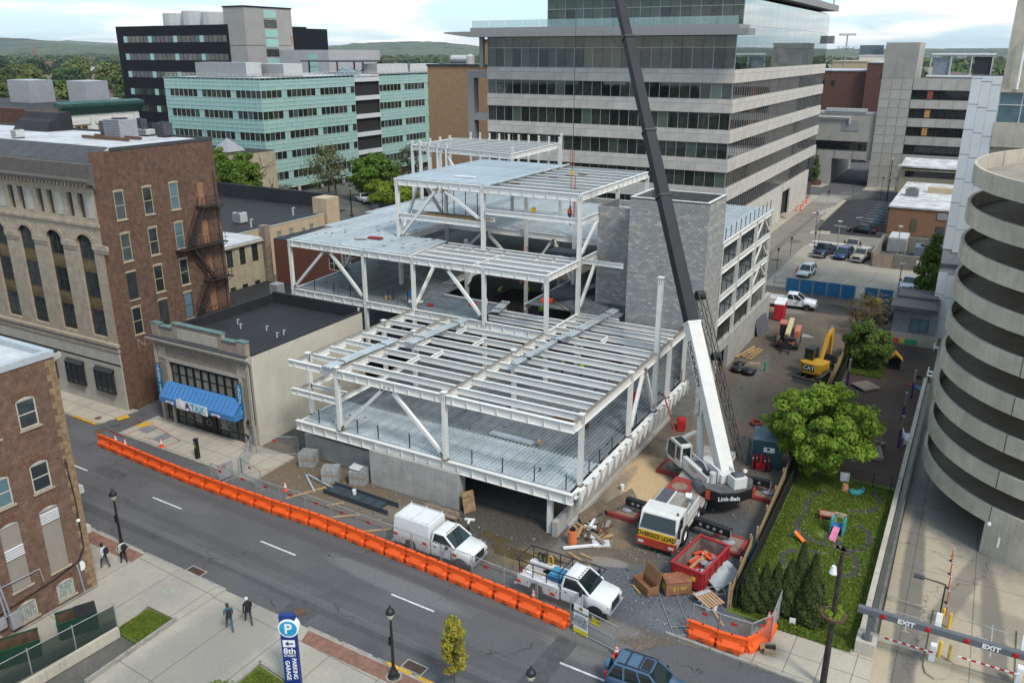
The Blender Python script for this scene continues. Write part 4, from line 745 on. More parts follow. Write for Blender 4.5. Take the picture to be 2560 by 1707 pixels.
m_=MB();m_.path([(bx+.05,23.95,8.7),(bx+.05,24.1,6),(bx+.05,24.05,3),(bx+.05,23.6,2.3),(bx+.05,22.0,2.0),(bx+.05,19,1.7),(bx+.05,16,1.5)],.035,5);part('cable',m_,blk,LB,True)
m_=MB();m_.path([(bx+.08,23.6,.1),(bx+.08,23.45,2.2)],.05,6);part('conduit',m_,hv,LB,True);m_=MB();m_.path([(bx+.1,18.9,5.5),(bx+.1,19.2,1.4)],.06,6);m_.path([(bx+.1,19.1,4.5),(bx+.1,19.4,1.4)],.06,6);m_.path([(bx+.06,19.0,3.2),(bx+.06,21.4,3.1),(bx+.06,21.5,2.2)],.035,5);part('conduit',m_,hv,LB,True)
part('meter_box',MB().box(bx+.02,bx+.28,19.3,19.85,.55,1.45).box(bx+.02,bx+.22,18.6,19.1,.9,1.5),hv,LB,True);part('wall_sign',MB().box(bx+.01,bx+.03,23.65,23.95,1.6,2.2),wl,LB,True);part('footing',MB().box(bx,bx+.12,y0,by,0,.22),kerbm,LB,True);part('camera_dome',MB().lathe([(0,5.0),(.1,5.05),(.1,5.15),(0,5.2)],8,(bx+.12,24.0,-.3)),wl,LB,True)
# ---------------- large buildings behind ----------------
CNT={}
def panes(root,P0,u,W,n_,z0,z1,m,d=.0,name='pane',gap=.05,th=.03,limit=300,skip=()):
 """row of n_ separate panes along u from P0; past the limit per thing they join the thing's stuff part"""
 s=W/n_;k_=(root.name,name);inw=Vector((-u[1],u[0],0));key=('pn',round(s,3),round(z1-z0,3),m.name,name)
 if key not in DK:DK[key]=MB().box(gap/2,s-gap/2,0,th,gap/2,z1-z0-gap/2).mesh(name,m)
 for i in range(n_):
  if i in skip:continue
  c=CNT.get(k_,0);P=Vector((P0[0]+u[0]*s*i,P0[1]+u[1]*s*i,z0))+inw*d
  if c<limit:o=link(name,DK[key],root,P-root.location,math.atan2(u[1],u[0]));CNT[k_]=c+1
  else:
   b=STUFF.setdefault((root.name,name,m.name),(root,m,MB()))[2];U_=Vector((u[0],u[1],0));q=P+U_*(gap/2);a=U_*(s-gap);h_=Vector((0,0,z1-z0-gap));b.add([q,q+a,q+a+h_,q+h_,q+inw*th,q+a+inw*th,q+a+h_+inw*th,q+h_+inw*th],((0,1,2,3),(0,4,5,1),(1,5,6,2),(2,6,7,3),(3,7,4,0)))
STUFF={}
def flush_stuff():
 for(rn,nm,mn),(root,m,b)in STUFF.items():tag(part('remaining_'+nm+'s',b,m,root,True),kind='stuff')
 STUFF.clear()
def mullions(root,P0,u,W,n_,z0,z1,m,zs=(),wv=.07,d=-.04,dep=.1,name='mullion_grid'):
 mb=MB();s=W/n_;inw=Vector((-u[1],u[0],0));U_=Vector((u[0],u[1],0))
 for i in range(n_+1):c=Vector((P0[0],P0[1],0))+U_*(s*i)+inw*(d+dep/2);mb.bar(c+Vector((0,0,z0)),c+Vector((0,0,z1)),wv,dep,(u[0],u[1],0))if False else mb.obox(c+Vector((0,0,(z0+z1)/2)),(wv,dep,z1-z0),math.atan2(u[1],u[0]))
 for z in zs:c=Vector((P0[0],P0[1],z))+U_*(W/2)+inw*(d+dep/2);mb.obox(c,(W,dep+.012,wv),math.atan2(u[1],u[0]))
 return part(name,mb,m,root,True)
limest=mat('pale_limestone_panel',(.54,.50,.45),.8,var=.1,vs=.5,rnd=.06,streak=.25);alum=mat('aluminium_mullion',(.42,.42,.41),.45,metal=.3,var=.05);gmet=mat('grey_metal_fascia',(.27,.265,.26),.55,metal=.2,var=.06)
og=glassmat('office_glass',(.012,.016,.015),.03,rnd=.8,spec=.7,col2=(.055,.065,.05));og2=glassmat('shade_glass',(.085,.11,.085),.05,rnd=.3,spec=.6,col2=(.02,.026,.022));mir=glassmat('mirror_glass',(.40,.45,.44),.02,metal=1.,rnd=.06);mir2=glassmat('half_mirror_glass',(.21,.21,.195),.03,metal=.85,rnd=.25,col2=(.14,.145,.135))
OF=thing('glass_office_tower','large modern office building with pale stone bands and dark ribbon windows','office building',(-32.8,121.4,0))
ox_,oy_,oxl,oyb=-32.8,121.4,-72.8,191.
part('inner_core',MB().box(oxl+.4,ox_-.4,oy_+.4,oyb-.4,0,33.),mat('interior_dark',(.02,.02,.02),.9),OF,True)
bands=[(25.85,27.68),(21.8,23.63),(17.6,19.4),(13.5,15.3),(9.2,11.2)];wrows=[(23.63,25.85),(19.4,21.8),(15.3,17.6),(11.2,13.5),(6.6,9.2)]
def panelrow(P0,u,W,n_,z0,z1,d=-.25):
 h1=z0+(z1-z0)*.66
 panes(OF,P0,u,W,n_,z0,h1,limest,d,'stone_panel',.03,.3);panes(OF,P0,u,W,n_*2,h1,z1,limest,d,'stone_panel',.03,.3)
for z0,z1 in bands:panelrow((oxl,oy_),(1,0),ox_-oxl,9,z0,z1);panelrow((ox_,oy_-.25),(0,1),oyb-oy_+.25,15,z0,z1)
for z0,z1 in((0,2.2),(2.2,4.4),(4.4,6.6)):panes(OF,(ox_,oy_-.25),(0,1),161.5-oy_,9,z0,z1,limest,-.25,'stone_panel',.03,.3);panes(OF,(ox_,168.2),(0,1),185.5-168.2,4,z0,z1,limest,-.25,'stone_panel',.03,.3);panes(OF,(oxl,oy_),(1,0),ox_-oxl,9,z0,z1,limest,-.25,'stone_panel',.03,.3)
part('entrance_lintel',MB().box(ox_-.2,ox_+.25,161.5,168.2,5.2,6.6),limest,OF,True);part('entrance_door',MB().box(ox_-1.2,ox_-1.1,161.5,168.2,.6,5.2),glass,OF,True);part('entrance_steps',MB().box(ox_-.2,ox_+1.2,162.5,166,0,.3).box(ox_-.2,ox_+.7,162.5,166,.3,.6),conc,OF,True);part('corner_glass',MB().box(ox_-.3,ox_+.1,185.6,oyb,.2,9.),mir2,OF,True)
for i,(z0,z1)in enumerate(wrows):
 for k in range(26):
  a=oxl+(ox_-oxl)*k/26;panes(OF,(a,oy_),(1,0),(ox_-oxl)/26,1,z0,z1,og2 if(k*7+i*3)%8==0 else og,.05)
 mullions(OF,(oxl,oy_),(1,0),ox_-oxl,26,z0,z1,alum,(z0+.03,z1-.03),.06,0)
 panes(OF,(ox_,oy_),(0,1),oyb-oy_,52,z0,z1,mir2,.05,name='side_pane');mullions(OF,(ox_,oy_),(0,1),oyb-oy_,52,z0,z1,gmet,(z0+.03,z1-.03),.06,0)
for k in range(26):
 a=oxl+(ox_-oxl)*k/26;panes(OF,(a,oy_),(1,0),(ox_-oxl)/26,1,27.68,30.6,og if(k*5)%7 in(1,2,5)or k>15 else og2,.05);panes(OF,(a,oy_),(1,0),(ox_-oxl)/26,1,30.6,32.3,og2,.05)
mullions(OF,(oxl,oy_),(1,0),ox_-oxl,13,27.68,32.3,alum,(27.72,30.6),.08,0)
panes(OF,(ox_+.02,oy_),(0,1),oyb-oy_,46,27.68,30.6,mir,.02,name='mirror_pane',gap=.03);panes(OF,(ox_+.02,oy_),(0,1),oyb-oy_,46,30.6,33.6,mir,.02,name='mirror_pane',gap=.03);panes(OF,(ox_+.02,oy_+2.6),(0,1),oyb-oy_-2.6,44,33.6,37.2,mir,.02,name='mirror_pane',gap=.03)
part('canopy',MB().box(-74.3,-30.4,117.9,121.6,32.2,33.0).add([(-74.3,117.9,32.2),(-74.3,121.6,32.2),(-79,118.2,32.75),(-74.3,117.9,33.0),(-74.3,121.6,33.0),(-79,118.2,32.95)],((0,2,1),(3,4,5),(0,3,5,2),(1,2,5,4))),gmet,OF,True);part('canopy_upstand',MB().box(-74.3,-31.8,118.6,124,33.0,33.55),gmet,OF,True)
part('upper_core',MB().box(-63,-33.3,124.5,190,33,37.4),MATS['interior_dark'],OF,True)
for k in range(20):panes(OF,(-63.4+1.53*k,124),(1,0),1.53,1,33.6,36.2,og2 if k%5!=2 else og,.05);panes(OF,(-63.4+1.53*k,124),(1,0),1.53,1,36.2,37.8,og2,.05)
mullions(OF,(-63.4,124),(1,0),30.6,10,33.6,37.8,alum,(36.2,),.08,0)
part('upper_roof',MB().box(-65,-31.5,122.6,192.4,37.8,38.9),gmet,OF,True);part('side_ledge',MB().box(ox_-.1,ox_+1.3,190.2,191.8,31.6,33.1),gmet,OF,True)
for k in range(5):part('roof_davit',MB().tube((-31.9,132+14*k,38.9),(-31.9,132+14*k,39.8),.12).tube((-31.9,132+14*k,39.75),(-31.1,132+14*k,40.2),.12),gmet,OF,True)
rg=glassmat('rail_glass',(.35,.5,.5),.03,rnd=.1,col2=(.3,.45,.45));rg.node_tree.nodes['Principled BSDF'].inputs['Alpha'].default_value=.35
for k in range(14):part('glass_rail',MB().box(-74+3.*k,-71.05+3.*k,118.7,118.73,33.55,34.6),rg,OF,True)
m_=MB();m_.box(-76.8,-75.6,121.5,123,13,27.1).box(-75.6,-72.8,121.5,123,26.0,27.1).box(-75.6,-72.8,121.5,123,19.3,20.4).box(-75.6,-72.8,121.5,123,13,14.1);part('portal_frame',m_,gmet,OF,True);part('canopy_column',MB().box(-73.9,-73.2,120.6,121.2,27.7,32.2),gmet,OF,True)
flush_stuff()
tealp=glassmat('teal_spandrel_glass',(.27,.45,.415),.22,rnd=.25,spec=.5,col2=(.34,.50,.47));mul=mat('pale_green_mullion',(.42,.52,.49),.5,var=.05)
TE=thing('teal_glass_office','six storey teal glass office building with dark window bands','office building',(-135.4,133,0))
part('inner_core',MB().box(-164.6,-135.8,133.4,211,0,24.3),MATS['interior_dark'],TE,True);part('roof',MB().box(-165,-135.4,133,212,24.35,24.7),roofw,TE,True)
TW=[(20.64,22.3),(16.27,18.03),(11.85,13.6),(7.68,9.4),(3.23,5.05)];TBn=[(22.3,24.8),(18.03,20.64),(13.6,16.27),(9.4,11.85),(5.05,7.68),(1.3,3.23)]
for P0,u,W,n_,off in(((-165,133),(1,0),29.6,20,0),((-135.4,133),(0,1),30.4,20,3),((-135.4,172.9),(0,1),39.1,26,1)):
 for z0,z1 in TBn:
  for a,b in((z0,(2*z0+z1)/3),((2*z0+z1)/3,(z0+2*z1)/3),((z0+2*z1)/3,z1)):panes(TE,P0,u,W,n_,a,b,tealp,0,'spandrel_pane',.06)
  mullions(TE,P0,u,W,n_,z0,z1,mul,(z0,(2*z0+z1)/3,(z0+2*z1)/3,z1),.09,-.06)
 for r_,(z0,z1)in enumerate(TW):
  for k in range(n_):
   m_=tealp if(k+off)%7==0 else(glassg if(k*5+r_*3)%11==0 else og);panes(TE,(P0[0]+u[0]*W/n_*k,P0[1]+u[1]*W/n_*k),u,W/n_,1,z0,z1,m_,.06,'window_pane',.05)
  mullions(TE,P0,u,W,n_,z0,z1,mul,(z0,z1),.06,-.02)
for z in(24.2,19.9,15.6,11.3,7.0,2.7):part('balcony_band',MB().box(-136.3,-135.2,163.4,172.9,z-1.0,z),mat('white_balcony',(.56,.57,.58),.6,var=.05),TE,True)
for i,(z0,z1)in enumerate(((20,23.2),(15.7,18.9),(11.4,14.6),(7.1,10.3),(2.8,6.0))):panes(TE,(-136.6,163.4),(0,1),9.5,6,z0,z0+1.6,glassb,0,'bay_pane',.15);panes(TE,(-136.6,163.4),(0,1),9.5,6,z0+1.6,z1,tealp if i==0 else glassb,0,'bay_pane',.15);mullions(TE,(-136.6,163.4),(0,1),9.5,6,z0,z1,winw,(z0+1.6,),.12,-.05)
for k in range(11):part('pillar',MB().tube((-135.0,134+7.6*k,0),(-135.0,134+7.6*k,1.6),.35,10),winw,TE,True)
panes(TE,(-135.9,133),(0,1),78,40,0,1.3,og,0,'ground_pane',.1)
rl=MB()
for y in np.arange(133.5,212,1.5):rl.box(-135.75,-135.65,y-.04,y+.04,24.7,25.6)
for x in np.arange(-164.5,-136,1.5):rl.box(x-.04,x+.04,133.2,133.3,24.7,25.6)
rl.box(-135.76,-135.64,133.3,212,25.5,25.6).box(-164.5,-135.7,133.19,133.31,25.5,25.6).box(-135.78,-135.62,133.3,212,25.1,25.18).box(-164.5,-135.7,133.17,133.33,25.1,25.18);part('roof_railing',rl,winw,TE,True)
flush_stuff()
for x,y,a,b,c,lab in((-153,141,16,4.5,3.1,'longest white rooftop unit on the left wing of the teal office'),(-144,148,8,6,2.8,'white rooftop unit at the corner of the teal office'),(-141,183,5,13,2.4,'white rooftop unit toward the right end of the teal office'),(-142,199,5,14,2.2,'farthest white rooftop unit on the teal office')):hvac((x,y,24.7),(a,b,c),hvw,lab,0,None,False)
m_=MB();m_.box(-160,-141,172,196,27.6,27.9);[m_.bar((x,y,24.7),(x,y,27.6),.3,.3)for x in(-158,-143)for y in(173,184,195)];m_.bar((-143,173,24.7),(-143,184,27.6),.3,.3);one('rooftop_canopy',m_,dark,'black steel canopy on top of the teal office','canopy')
sk=MB();sk.lathe([(3.4,24.7),(3.2,25.3),(1.2,26.2),(0,26.4)],10,(-141,168,0));one('rooftop_skylight',sk,glassb,'low domed skylight behind the teal office railing','skylight')
blackm=mat('black_metal_cladding',(.010,.0115,.016),.6,var=.1,vs=.5,spec=.12);graym=mat('grey_precast',(.31,.295,.28),.8,var=.06,vs=.3,streak=.1);palem=mat('lilac_grey_panel',(.40,.39,.40),.8,var=.06,vs=.3,streak=.3)
BK=thing('black_office_block','black clad office slab with thin strips of windows','office building',(-242,200,0));part('wall',MB().box(-269.5,-215.5,200,236,0,38.2),blackm,BK,True);part('east_wing',MB().box(-213.3,-209.6,221.5,240,0,37.5),blackm,BK,True)
for j,z in enumerate((33.0,27.4,21.7,16.0,10.4,4.8)):
 for k in range(24):
  a=-266+k*2.08;part('window',MB().box(a+.1,a+1.98,199.9,199.97,z,z+2.0),(tealp if k%6==0 else(glassg if(k*5+j*3)%7<2 else og)),BK,True)
GT=thing('grey_stair_tower','tall plain grey tower with a vertical strip of glass above the black block','tower',(-208,200,0));part('wall',MB().box(-217,-208,200.3,221,0,43.2),graym,GT,True);part('roof_cap',MB().box(-217.2,-207.8,200.1,221.2,43.2,43.6),blackm,GT,True)
for k in range(8):z=41.4-k*2.9;part('glass_strip',MB().box(-208.05,-207.9,208.5,214,z-1.2,z+1.2),tealp if k%3!=1 else og,GT,True);
part('joint',MB().box(-217.05,-207.95,200.25,221,31.9,32.0),blackm,GT,True)
PB_=thing('pale_plant_block','low lilac grey block with narrow glass strip on the skyline','building',(-190,214,0));part('wall',MB().box(-213,-187,214,240,0,30.6),palem,PB_,True)
for k in range(5):part('glass_strip',MB().box(-195.5,-191.5,213.9,214,29.3-2*k-1.7,29.3-2*k),tealp if k<3 else og,PB_,True)
m_=MB();[m_.lathe([(5.2,38.2),(5.2,42+.5*(k==1)),(4.9,42.2+.5*(k==1)),(0,42.2+.5*(k==1))],14,(-244+k*9.2,206,0))for k in range(3)];one('rooftop_plant_screen',m_,hvw,'row of rounded white plant screens on the black block roof','plant screen');
t=thing('tornado_shaped_mast','small flag mast with drooping orange and white windsock on the skyline','mast',(-202,214,30.6));part('pole',MB().tube((0,0,0),(0,0,5.2),.12),hvw,t);part('windsock',MB().tube((0,0,4.4),(.1,0,1.6),.35,8,.15),mat('orange_cloth',(.5,.25,.12),.8),t)
GC=thing('green_cornice_building','white terracotta building with green copper cornice and gold windows','building',(-137,90,0));gw=mat('white_terracotta',(.58,.57,.54),.8,var=.06);gcop=mat('green_cornice',(.04,.115,.095),.7,var=.25,vs=3)
part('wall',MB().box(-176,-137,84,104,0,20.6),gw,GC,True);part('brick_wing',MB().box(-177,-137.2,82.8,84,0,21.3),mat('dark_brick_plain',(.12,.055,.038),.9,var=.25,vs=2),GC,True);part('brick_return',MB().box(-137.19,-136.9,82.8,88.6,0,21.2),mat('grey_brick_plain',(.16,.12,.095),.9,var=.2,vs=2),GC,True)
part('roof',MB().box(-176,-137,84,104,20.6,21.2),roofb,GC,True)
part('cornice',MB().prismy([(-137,19.8),(-136.7,20.0),(-135.9,21.2),(-135.8,21.7),(-138,22.0),(-138,20.6)],88.4,104.6),gcop,GC,True)
for k in range(12):part('cornice_bracket',MB().prismy([(-137,19.9),(-136.1,21.1),(-137,21.1)],88.9+1.35*k,89.25+1.35*k),gcop,GC,True)
gold=mat('gold_wood',(.36,.21,.05),.6,var=.15)
for c in(92.2,96.6,101.0):
 for k in range(2):window(GC,(-136.95,c-1.25+1.25*k,15.6),(0,1),(1,0),1.22,2.5,gold,glassg,1,0,.18,.12)
 part('flat_arch',MB().prismx([(c-1.6,18.2),(c+1.6,18.2),(c+1.9,19.0),(c-1.9,19.0)],-137,-136.8),gw,GC,True)
for c in(90.0,94.4,98.8,103.2):part('pilaster',MB().box(-137,-136.8,c-.4,c+.4,12,19.6),gw,GC,True)
silv=mat('silver_corrugated',(.40,.405,.43),.45,metal=.4,var=.08,vs=1)
for a,b,y0,y1,lab in((-160,-153.5,94.4,99,'left silver metal penthouse box above the dark brick wing'),(-145.5,-140.5,96.5,101,'right silver metal penthouse box above the green cornice')):
 t=thing('silver_penthouse',lab,'penthouse',((a+b)/2,y0,21.1),0,'silver penthouses');L_=b-a;m_=MB();m_.prismy([(-L_/2,0),(L_/2,0),(L_/2,4.0),(-L_/2,4.1)],0,y1-y0)
 for k in range(int(L_/.4)):m_.box(-L_/2+k*.4,-L_/2+k*.4+.18,-.05,0,0,3.95)
 part('cladding',m_,silv,t)
cream=mat('cream_stucco',(.50,.39,.26),.9,var=.08,vs=.8,streak=.2);cream2=mat('pale_yellow_stucco',(.42,.37,.26),.9,var=.14,vs=.9,streak=.35,dirt=.25)
CB=thing('cream_low_building','cream one storey building with black flat roof behind the frame','building',(-86,88,0))
rr=[(a-78,b-78,c,d)for a,b,c,d in((82.0,83,5.1,6.1),(84.9,85.95,4.85,6.1),(87.3,88.4,4.85,6.1),(90,90.85,4.2,5.7),(91.6,92.6,4.85,6.0))]
mb=MB();wallgrid(mb,(-86,78),(0,1),(1,0),17,0,6.9,rr,.15);mb.face((-122,78,0),(-86,78,0),(-86,78,6.9),(-122,78,6.9));part('wall',mb,cream,CB,True)
for a,b,c,d in((82.0,83,5.1,6.1),(84.9,85.95,4.85,6.1),(87.3,88.4,4.85,6.1),(90,90.85,4.2,5.7),(91.6,92.6,4.85,6.0)):window(CB,(-86.03,a,c),(0,1),(1,0),b-a,d-c,winw,MATS['curtain_glass'],1,0,.09)
part('roof',MB().box(-122,-86.1,78.1,100,6.6,6.75),roofb,CB,True);part('roof_edge',MB().box(-86.15,-85.95,78,95,6.9,7.02),winw,CB,True);part('black_parapet',MB().box(-122,-88,99.6,100.4,6.7,9.0).box(-122.4,-121.6,78,99.5,6.7,8),roofb,CB,True);part('pier',MB().box(-88.4,-85.6,95.2,98,0,9.2),cream,CB,True)
hvac((-92.5,84.5,6.75),(1.6,1.3,1.5),hvw,'small white unit on the black roof of the cream building');
for x,y in((-88.5,82.7),(-89.8,92.4)):t=MB();t.tube((0,0,0),(0,0,1.1),.12).tube((0,0,1.1),(.3,.1,1.15),.12);one('roof_vent_pipe',t,hvw,'white bent vent pipe on black roof %s'%('near the chimney' if y<85 else 'near the cream pier'),'vent pipe',(x,y,6.75))
CS=thing('pale_yellow_house','narrow pale yellow stucco building with six dark windows beside the stone block','building',(-77.5,70,0));W6=[(68.05,69.0,5.4,7.5),(70.1,71,5.4,7.5),(72.1,73.1,5.4,7.5),(68.1,69.0,1.,2.95),(70.05,70.95,1.,2.95),(72.1,73.0,1.,2.95)]
mb=MB();wallgrid(mb,(-77.5,60),(0,1),(1,0),14,0,8,[(a-60,b-60,c,d)for a,b,c,d in W6],.18);mb.face((-77.5,74,0),(-90,74,0),(-90,74,8),(-77.5,74,8));part('wall',mb,cream2,CS,True)
for a,b,c,d in W6:window(CS,(-77.56,a,c),(0,1),(1,0),b-a,d-c,blk,glass,1,0,.08)
part('roof',MB().box(-90,-77.4,60,74.1,8,8.15),roofw,CS,True);part('chimney',MB().box(-77.9,-76.9,73.9,74.8,0,9.6),mat('stained_render',(.28,.23,.18),.9,var=.25,vs=1.5,streak=.5),CS,True);part('cornice',MB().box(-77.6,-77.2,60,74.2,7.75,7.95),winw,CS,True)
RB=thing('red_brick_house','plain red brick building seen through the steel frame','building',(-66,74,0));mb=MB();wallgrid(mb,(-75.6,74),(1,0),(0,-1),19,0,8.1,[(8.7,10.2,5.3,6.9),(11.3,12.8,6.4,7.8)],.15);mb.face((-75.6,90,0),(-75.6,74,0),(-75.6,74,8.1),(-75.6,90,8.1)).face((-56.6,74,0),(-56.6,90,0),(-56.6,90,8.1),(-56.6,74,8.1));part('wall',mb,rbrick,RB,True);window(RB,(-66.9,74.08,5.3),(1,0),(0,-1),1.5,1.6,winw,glassg,1,1,.1);window(RB,(-64.3,74.08,6.4),(1,0),(0,-1),1.5,1.4,winw,glassg,1,1,.1);part('roof',MB().box(-75.6,-56.6,74,90,8.1,8.2),roofb,RB,True)
t=thing('condenser_on_stand','grey condenser unit on a steel stand behind the tax office','air conditioner',(-69,67.4,2.6));part('casing',MB().box(-.6,.6,-.6,.6,1,2.3),hv,t,bev=.05);part('stand',MB().box(-.75,.75,-.75,.75,.9,1.0).box(-.7,-.6,-.7,-.6,0,.9).box(.6,.7,-.7,-.6,0,.9).box(.6,.7,.6,.7,0,.9),hv,t)
tag(part('rear_yard_roof',MB().box(-77.3,-58.5,57.5,73.9,2.4,2.6),roofb),kind='structure')
KI=thing('pavilion_building','cream building with pyramid roofed corner turret beside the teal office','building',(-125,112,0));part('wall',MB().box(-160,-125.8,108,126,0,11.2),cream2,KI,True);part('roof',MB().box(-160,-126,108.2,126,11.2,11.3),roofb,KI,True);part('turret',MB().box(-128.5,-125,113,116.5,0,12.2),cream2,KI,True);part('turret_roof',MB().add([(-129,112.5,12.2),(-124.5,112.5,12.2),(-124.5,117,12.2),(-129,117,12.2),(-126.7,114.7,14.6)],((0,1,4),(1,2,4),(2,3,4),(3,0,4))),hv,KI,True)
OB=thing('ochre_brick_block','plain ochre brick building between the teal office and the stone banded tower','building',(-92,150,0));part('wall',MB().box(-106,-84,152,180,0,27.2),mat('ochre_brick',(.33,.2,.11),.9,var=.12,vs=1),OB,True);part('upper_block',MB().box(-93,-80,153,176,27.2,32),MATS['ochre_brick'],OB,True);part('roof_trim',MB().box(-106.2,-83.8,151.8,180,27.2,27.6).box(-93.2,-79.8,152.8,176,32,32.4),dark,OB,True)
m_=MB();m_.tube((-101,154,28.6),(-97,154,28.6),.8,10).lathe([(.9,27.6),(.9,29.2),(0,29.6)],10,(-96.5,154,0));one('rooftop_blower',m_,hvw,'white cylindrical blower on the ochre brick building roof','ventilation unit')
# ---------------- right side: precast block, garage, ramp ----------------
precast=mat('ribbed_precast',(.41,.39,.355),.88,var=.1,vs=.4,rnd=.07,streak=.35);darkg=glassmat('smoked_glass',(.008,.009,.01),.05,rnd=.9,spec=.5,col2=(.03,.03,.032));boardw=mat('orange_plywood',(.46,.24,.08),.8,var=.15);silvp=mat('silver_wall_panel',(.60,.61,.63),.45,metal=.25,var=.04,vs=.4,rnd=.025);rampc=mat('ramp_concrete',(.48,.435,.355),.88,var=.14,vs=.5,streak=.4,bump=.15,bs=6,dirt=.15)
GB=thing('precast_office_block','grey ribbed precast block with tall blank tower and black ribbon windows','building',(-15,212.5,0))
part('inner_core',MB().box(-23.6,30,212.9,235,0,24),mortar,GB,True);part('tower',MB().box(-23.85,-16.9,212.6,226,24.4,32),precast,GB,True)
for k in range(17):part('tower_rib',MB().box(-23.8+k*.41,-23.6+k*.41,212.52,212.6,24.6,31.9),precast,GB,True)
zr=[(22.0,24.4),(18.05,19.95),(14.05,15.95),(10.1,12.05),(5.0,7.95),(2.3,5.0),(0,2.3)]
for z0,z1 in zr:panes(GB,(-17.2,212.5),(1,0),46,16,z0,z1,precast,0,'wall_panel',.06,.35)
for z0,z1 in[(0,2.3),(2.3,5),(5,7.95),(7.95,10.1),(10.1,12.05),(12.05,14.05),(14.05,15.95),(15.95,18.05),(18.05,19.95),(19.95,22),(22,24.4)]:panes(GB,(-23.85,212.45),(1,0),6.6,3,z0,z1,precast,0,'wall_panel',.06,.4)
for i,z in enumerate((19.95,15.95,12.05,7.95)):
 part('ribbon_window',MB().box(-17.2,28,212.75,212.8,z,z+2.05),darkg,GB,True);mullions(GB,(-17.2,212.6),(1,0),45,30,z,z+2.05,dark,(z+.04,z+2.0),.06,0)
 if i<3:part('boarded_pane',MB().box(-14.0+.0*i,-12.9,212.66,212.72,z+.2,z+1.85),boardw if i else mat('red_board',(.3,.06,.045),.8,var=.1),GB,True)
flush_stuff()
BR=thing('precast_bridge_block','grey building spanning over the dark driveway passage','building',(-30,213,0));part('wall',MB().box(-42,-23.9,213,236,6.1,10.1).box(-42,-23.9,213,236,8.3+1.9,16.6),precast,BR,True)if False else part('wall',MB().box(-42,-23.9,213.0,224,6.1,16.4).box(-42,-32.5,213.0,224,0,6.1),precast,BR,True)
part('ribbon_window',MB().box(-40,-25,212.9,212.98,8.2,10.2),darkg,BR,True);part('roof_parapet',MB().box(-42,-24,212.9,213.3,16.4,16.9).box(-35,-26,212.7,214,16.9,17.6),hvw,BR,True);part('upper_wall',MB().box(-42,-27.5,213.6,224,12.5,15.2),precast,BR,True);part('louvre_door',MB().box(-31,-27.3,212.9,212.98,12.6,15),hv,BR,True)
for k in range(3):part('panel_joint',MB().box(-36+4*k,-35.9+4*k,212.95,213,6.1,8.1),mortar,BR,True)
m_=MB();m_.path([(-42,212.6,15.6),(-29.5,212.6,15.6),(-29.5,212.6,14.2)],.22,8);one('roof_duct',m_,hvw,'white bent duct along the bridge building wall','duct')
tag(part('passage_walls',MB().box(-33.5,-32.5,224,246,0,6).box(-23.9,-23.0,224,246,0,6),precast),kind='structure')
for x0,x1,y,z0,z1,m_,nm,lab in((-54,-29,270,0,24.7,mat('maroon_brick',(.13,.06,.045),.9,var=.15,vs=1),'maroon_brick_block','dark maroon brick block with flat roof behind the passage'),(-34.3,-22.5,268,0,27.0,MATS['maroon_brick'],'tall_maroon_brick_wall','taller maroon brick wall left of the precast tower'),(-52,-37,318,0,26.8,cream,'cream_theatre_block','cream building beyond the maroon brick block'),(-46,-32,335,0,28.6,gw,'white_rooftop_block','white rooftop block on the right skyline')):
 t=thing(nm,lab,'building',(x0,y,0));part('wall',MB().box(x0,x1,y,y+22,z0,z1),m_,t,True);part('roof',MB().box(x0-.2,x1+.2,y-.2,y+22.2,z1,z1+.35),roofw if nm!='cream_theatre_block' else cream,t,True)
 for k in range(3):part('window',MB().box(x0+4+k*3,x0+5.2+k*3,y-.06,y-.01,z1-4.2,z1-2.6),og,t,True)
t=thing('stadium_light_pole','tall stadium light mast with two lamp racks on the right skyline','light mast',(-45.5,300,0));part('pole',MB().tube((0,0,0),(0,0,35),.35,8,.2),hv,t)
for z,n_ in((35,8),(31,4)):
 part('lamp_rack',MB().box(-2.6,2.6,-.1,.1,z-.1,z+.1),hv,t)
 for k in range(n_):part('lamp',MB().obox((-2.3+4.6*k/(n_-1),-.3,z+.3),(.45,.4,.7)),hvw,t)
WB=thing('low_brick_building','low orange brick building with peeling white flat roof beside the lots','building',(-9,157.8,0));ob=brickmat('orange_brick',((.30,.135,.07),(.25,.115,.065),(.85,.85,.85)),(.27,.19,.14),stain=.12)
part('wall',MB().box(-13.5,12,157.8,190,0,4.6),ob,WB,True);part('roof',MB().box(-13.7,12,157.6,190,4.6,4.85),mat('peeling_white_roof',(.66,.66,.65),.8,var=.22,vs=.5,dirt=.6),WB,True);part('dark_side_trim',MB().box(-13.75,-13.5,157.6,190,3.9,4.6),dark,WB,True);part('roof_step',MB().box(-9,6,176,177.5,4.85,5.9),cream,WB,True);part('door',MB().box(-5.8,-4.5,157.7,157.79,0,1.95),hvd,WB,True);part('louvre',MB().box(-5.9,-4.4,157.68,157.78,3.1,4.2),hv,WB,True);part('window_bay',MB().box(-9.8,-8.9,157.72,157.79,.8,2.9),mat('olive_panel',(.12,.11,.06),.8),WB,True)  # includes a dark band along the top of the side wall
part('rear_block',MB().box(-15.4,10,192,206,0,7.2),cream2,WB,True);part('rear_roof',MB().prismx([(191,7.9),(199,7.3),(207,7.9),(207,7.6),(199,7.0),(191,7.6)],-16,10),MATS['peeling_white_roof'],WB,True);part('clerestory',MB().box(-14.5,-3,191.9,191.99,5.6,6.8),darkg,WB,True)
hvac((-11.2,171,4.85),(2.2,2.2,1.3),hv,'grey box unit on the peeling white roof')
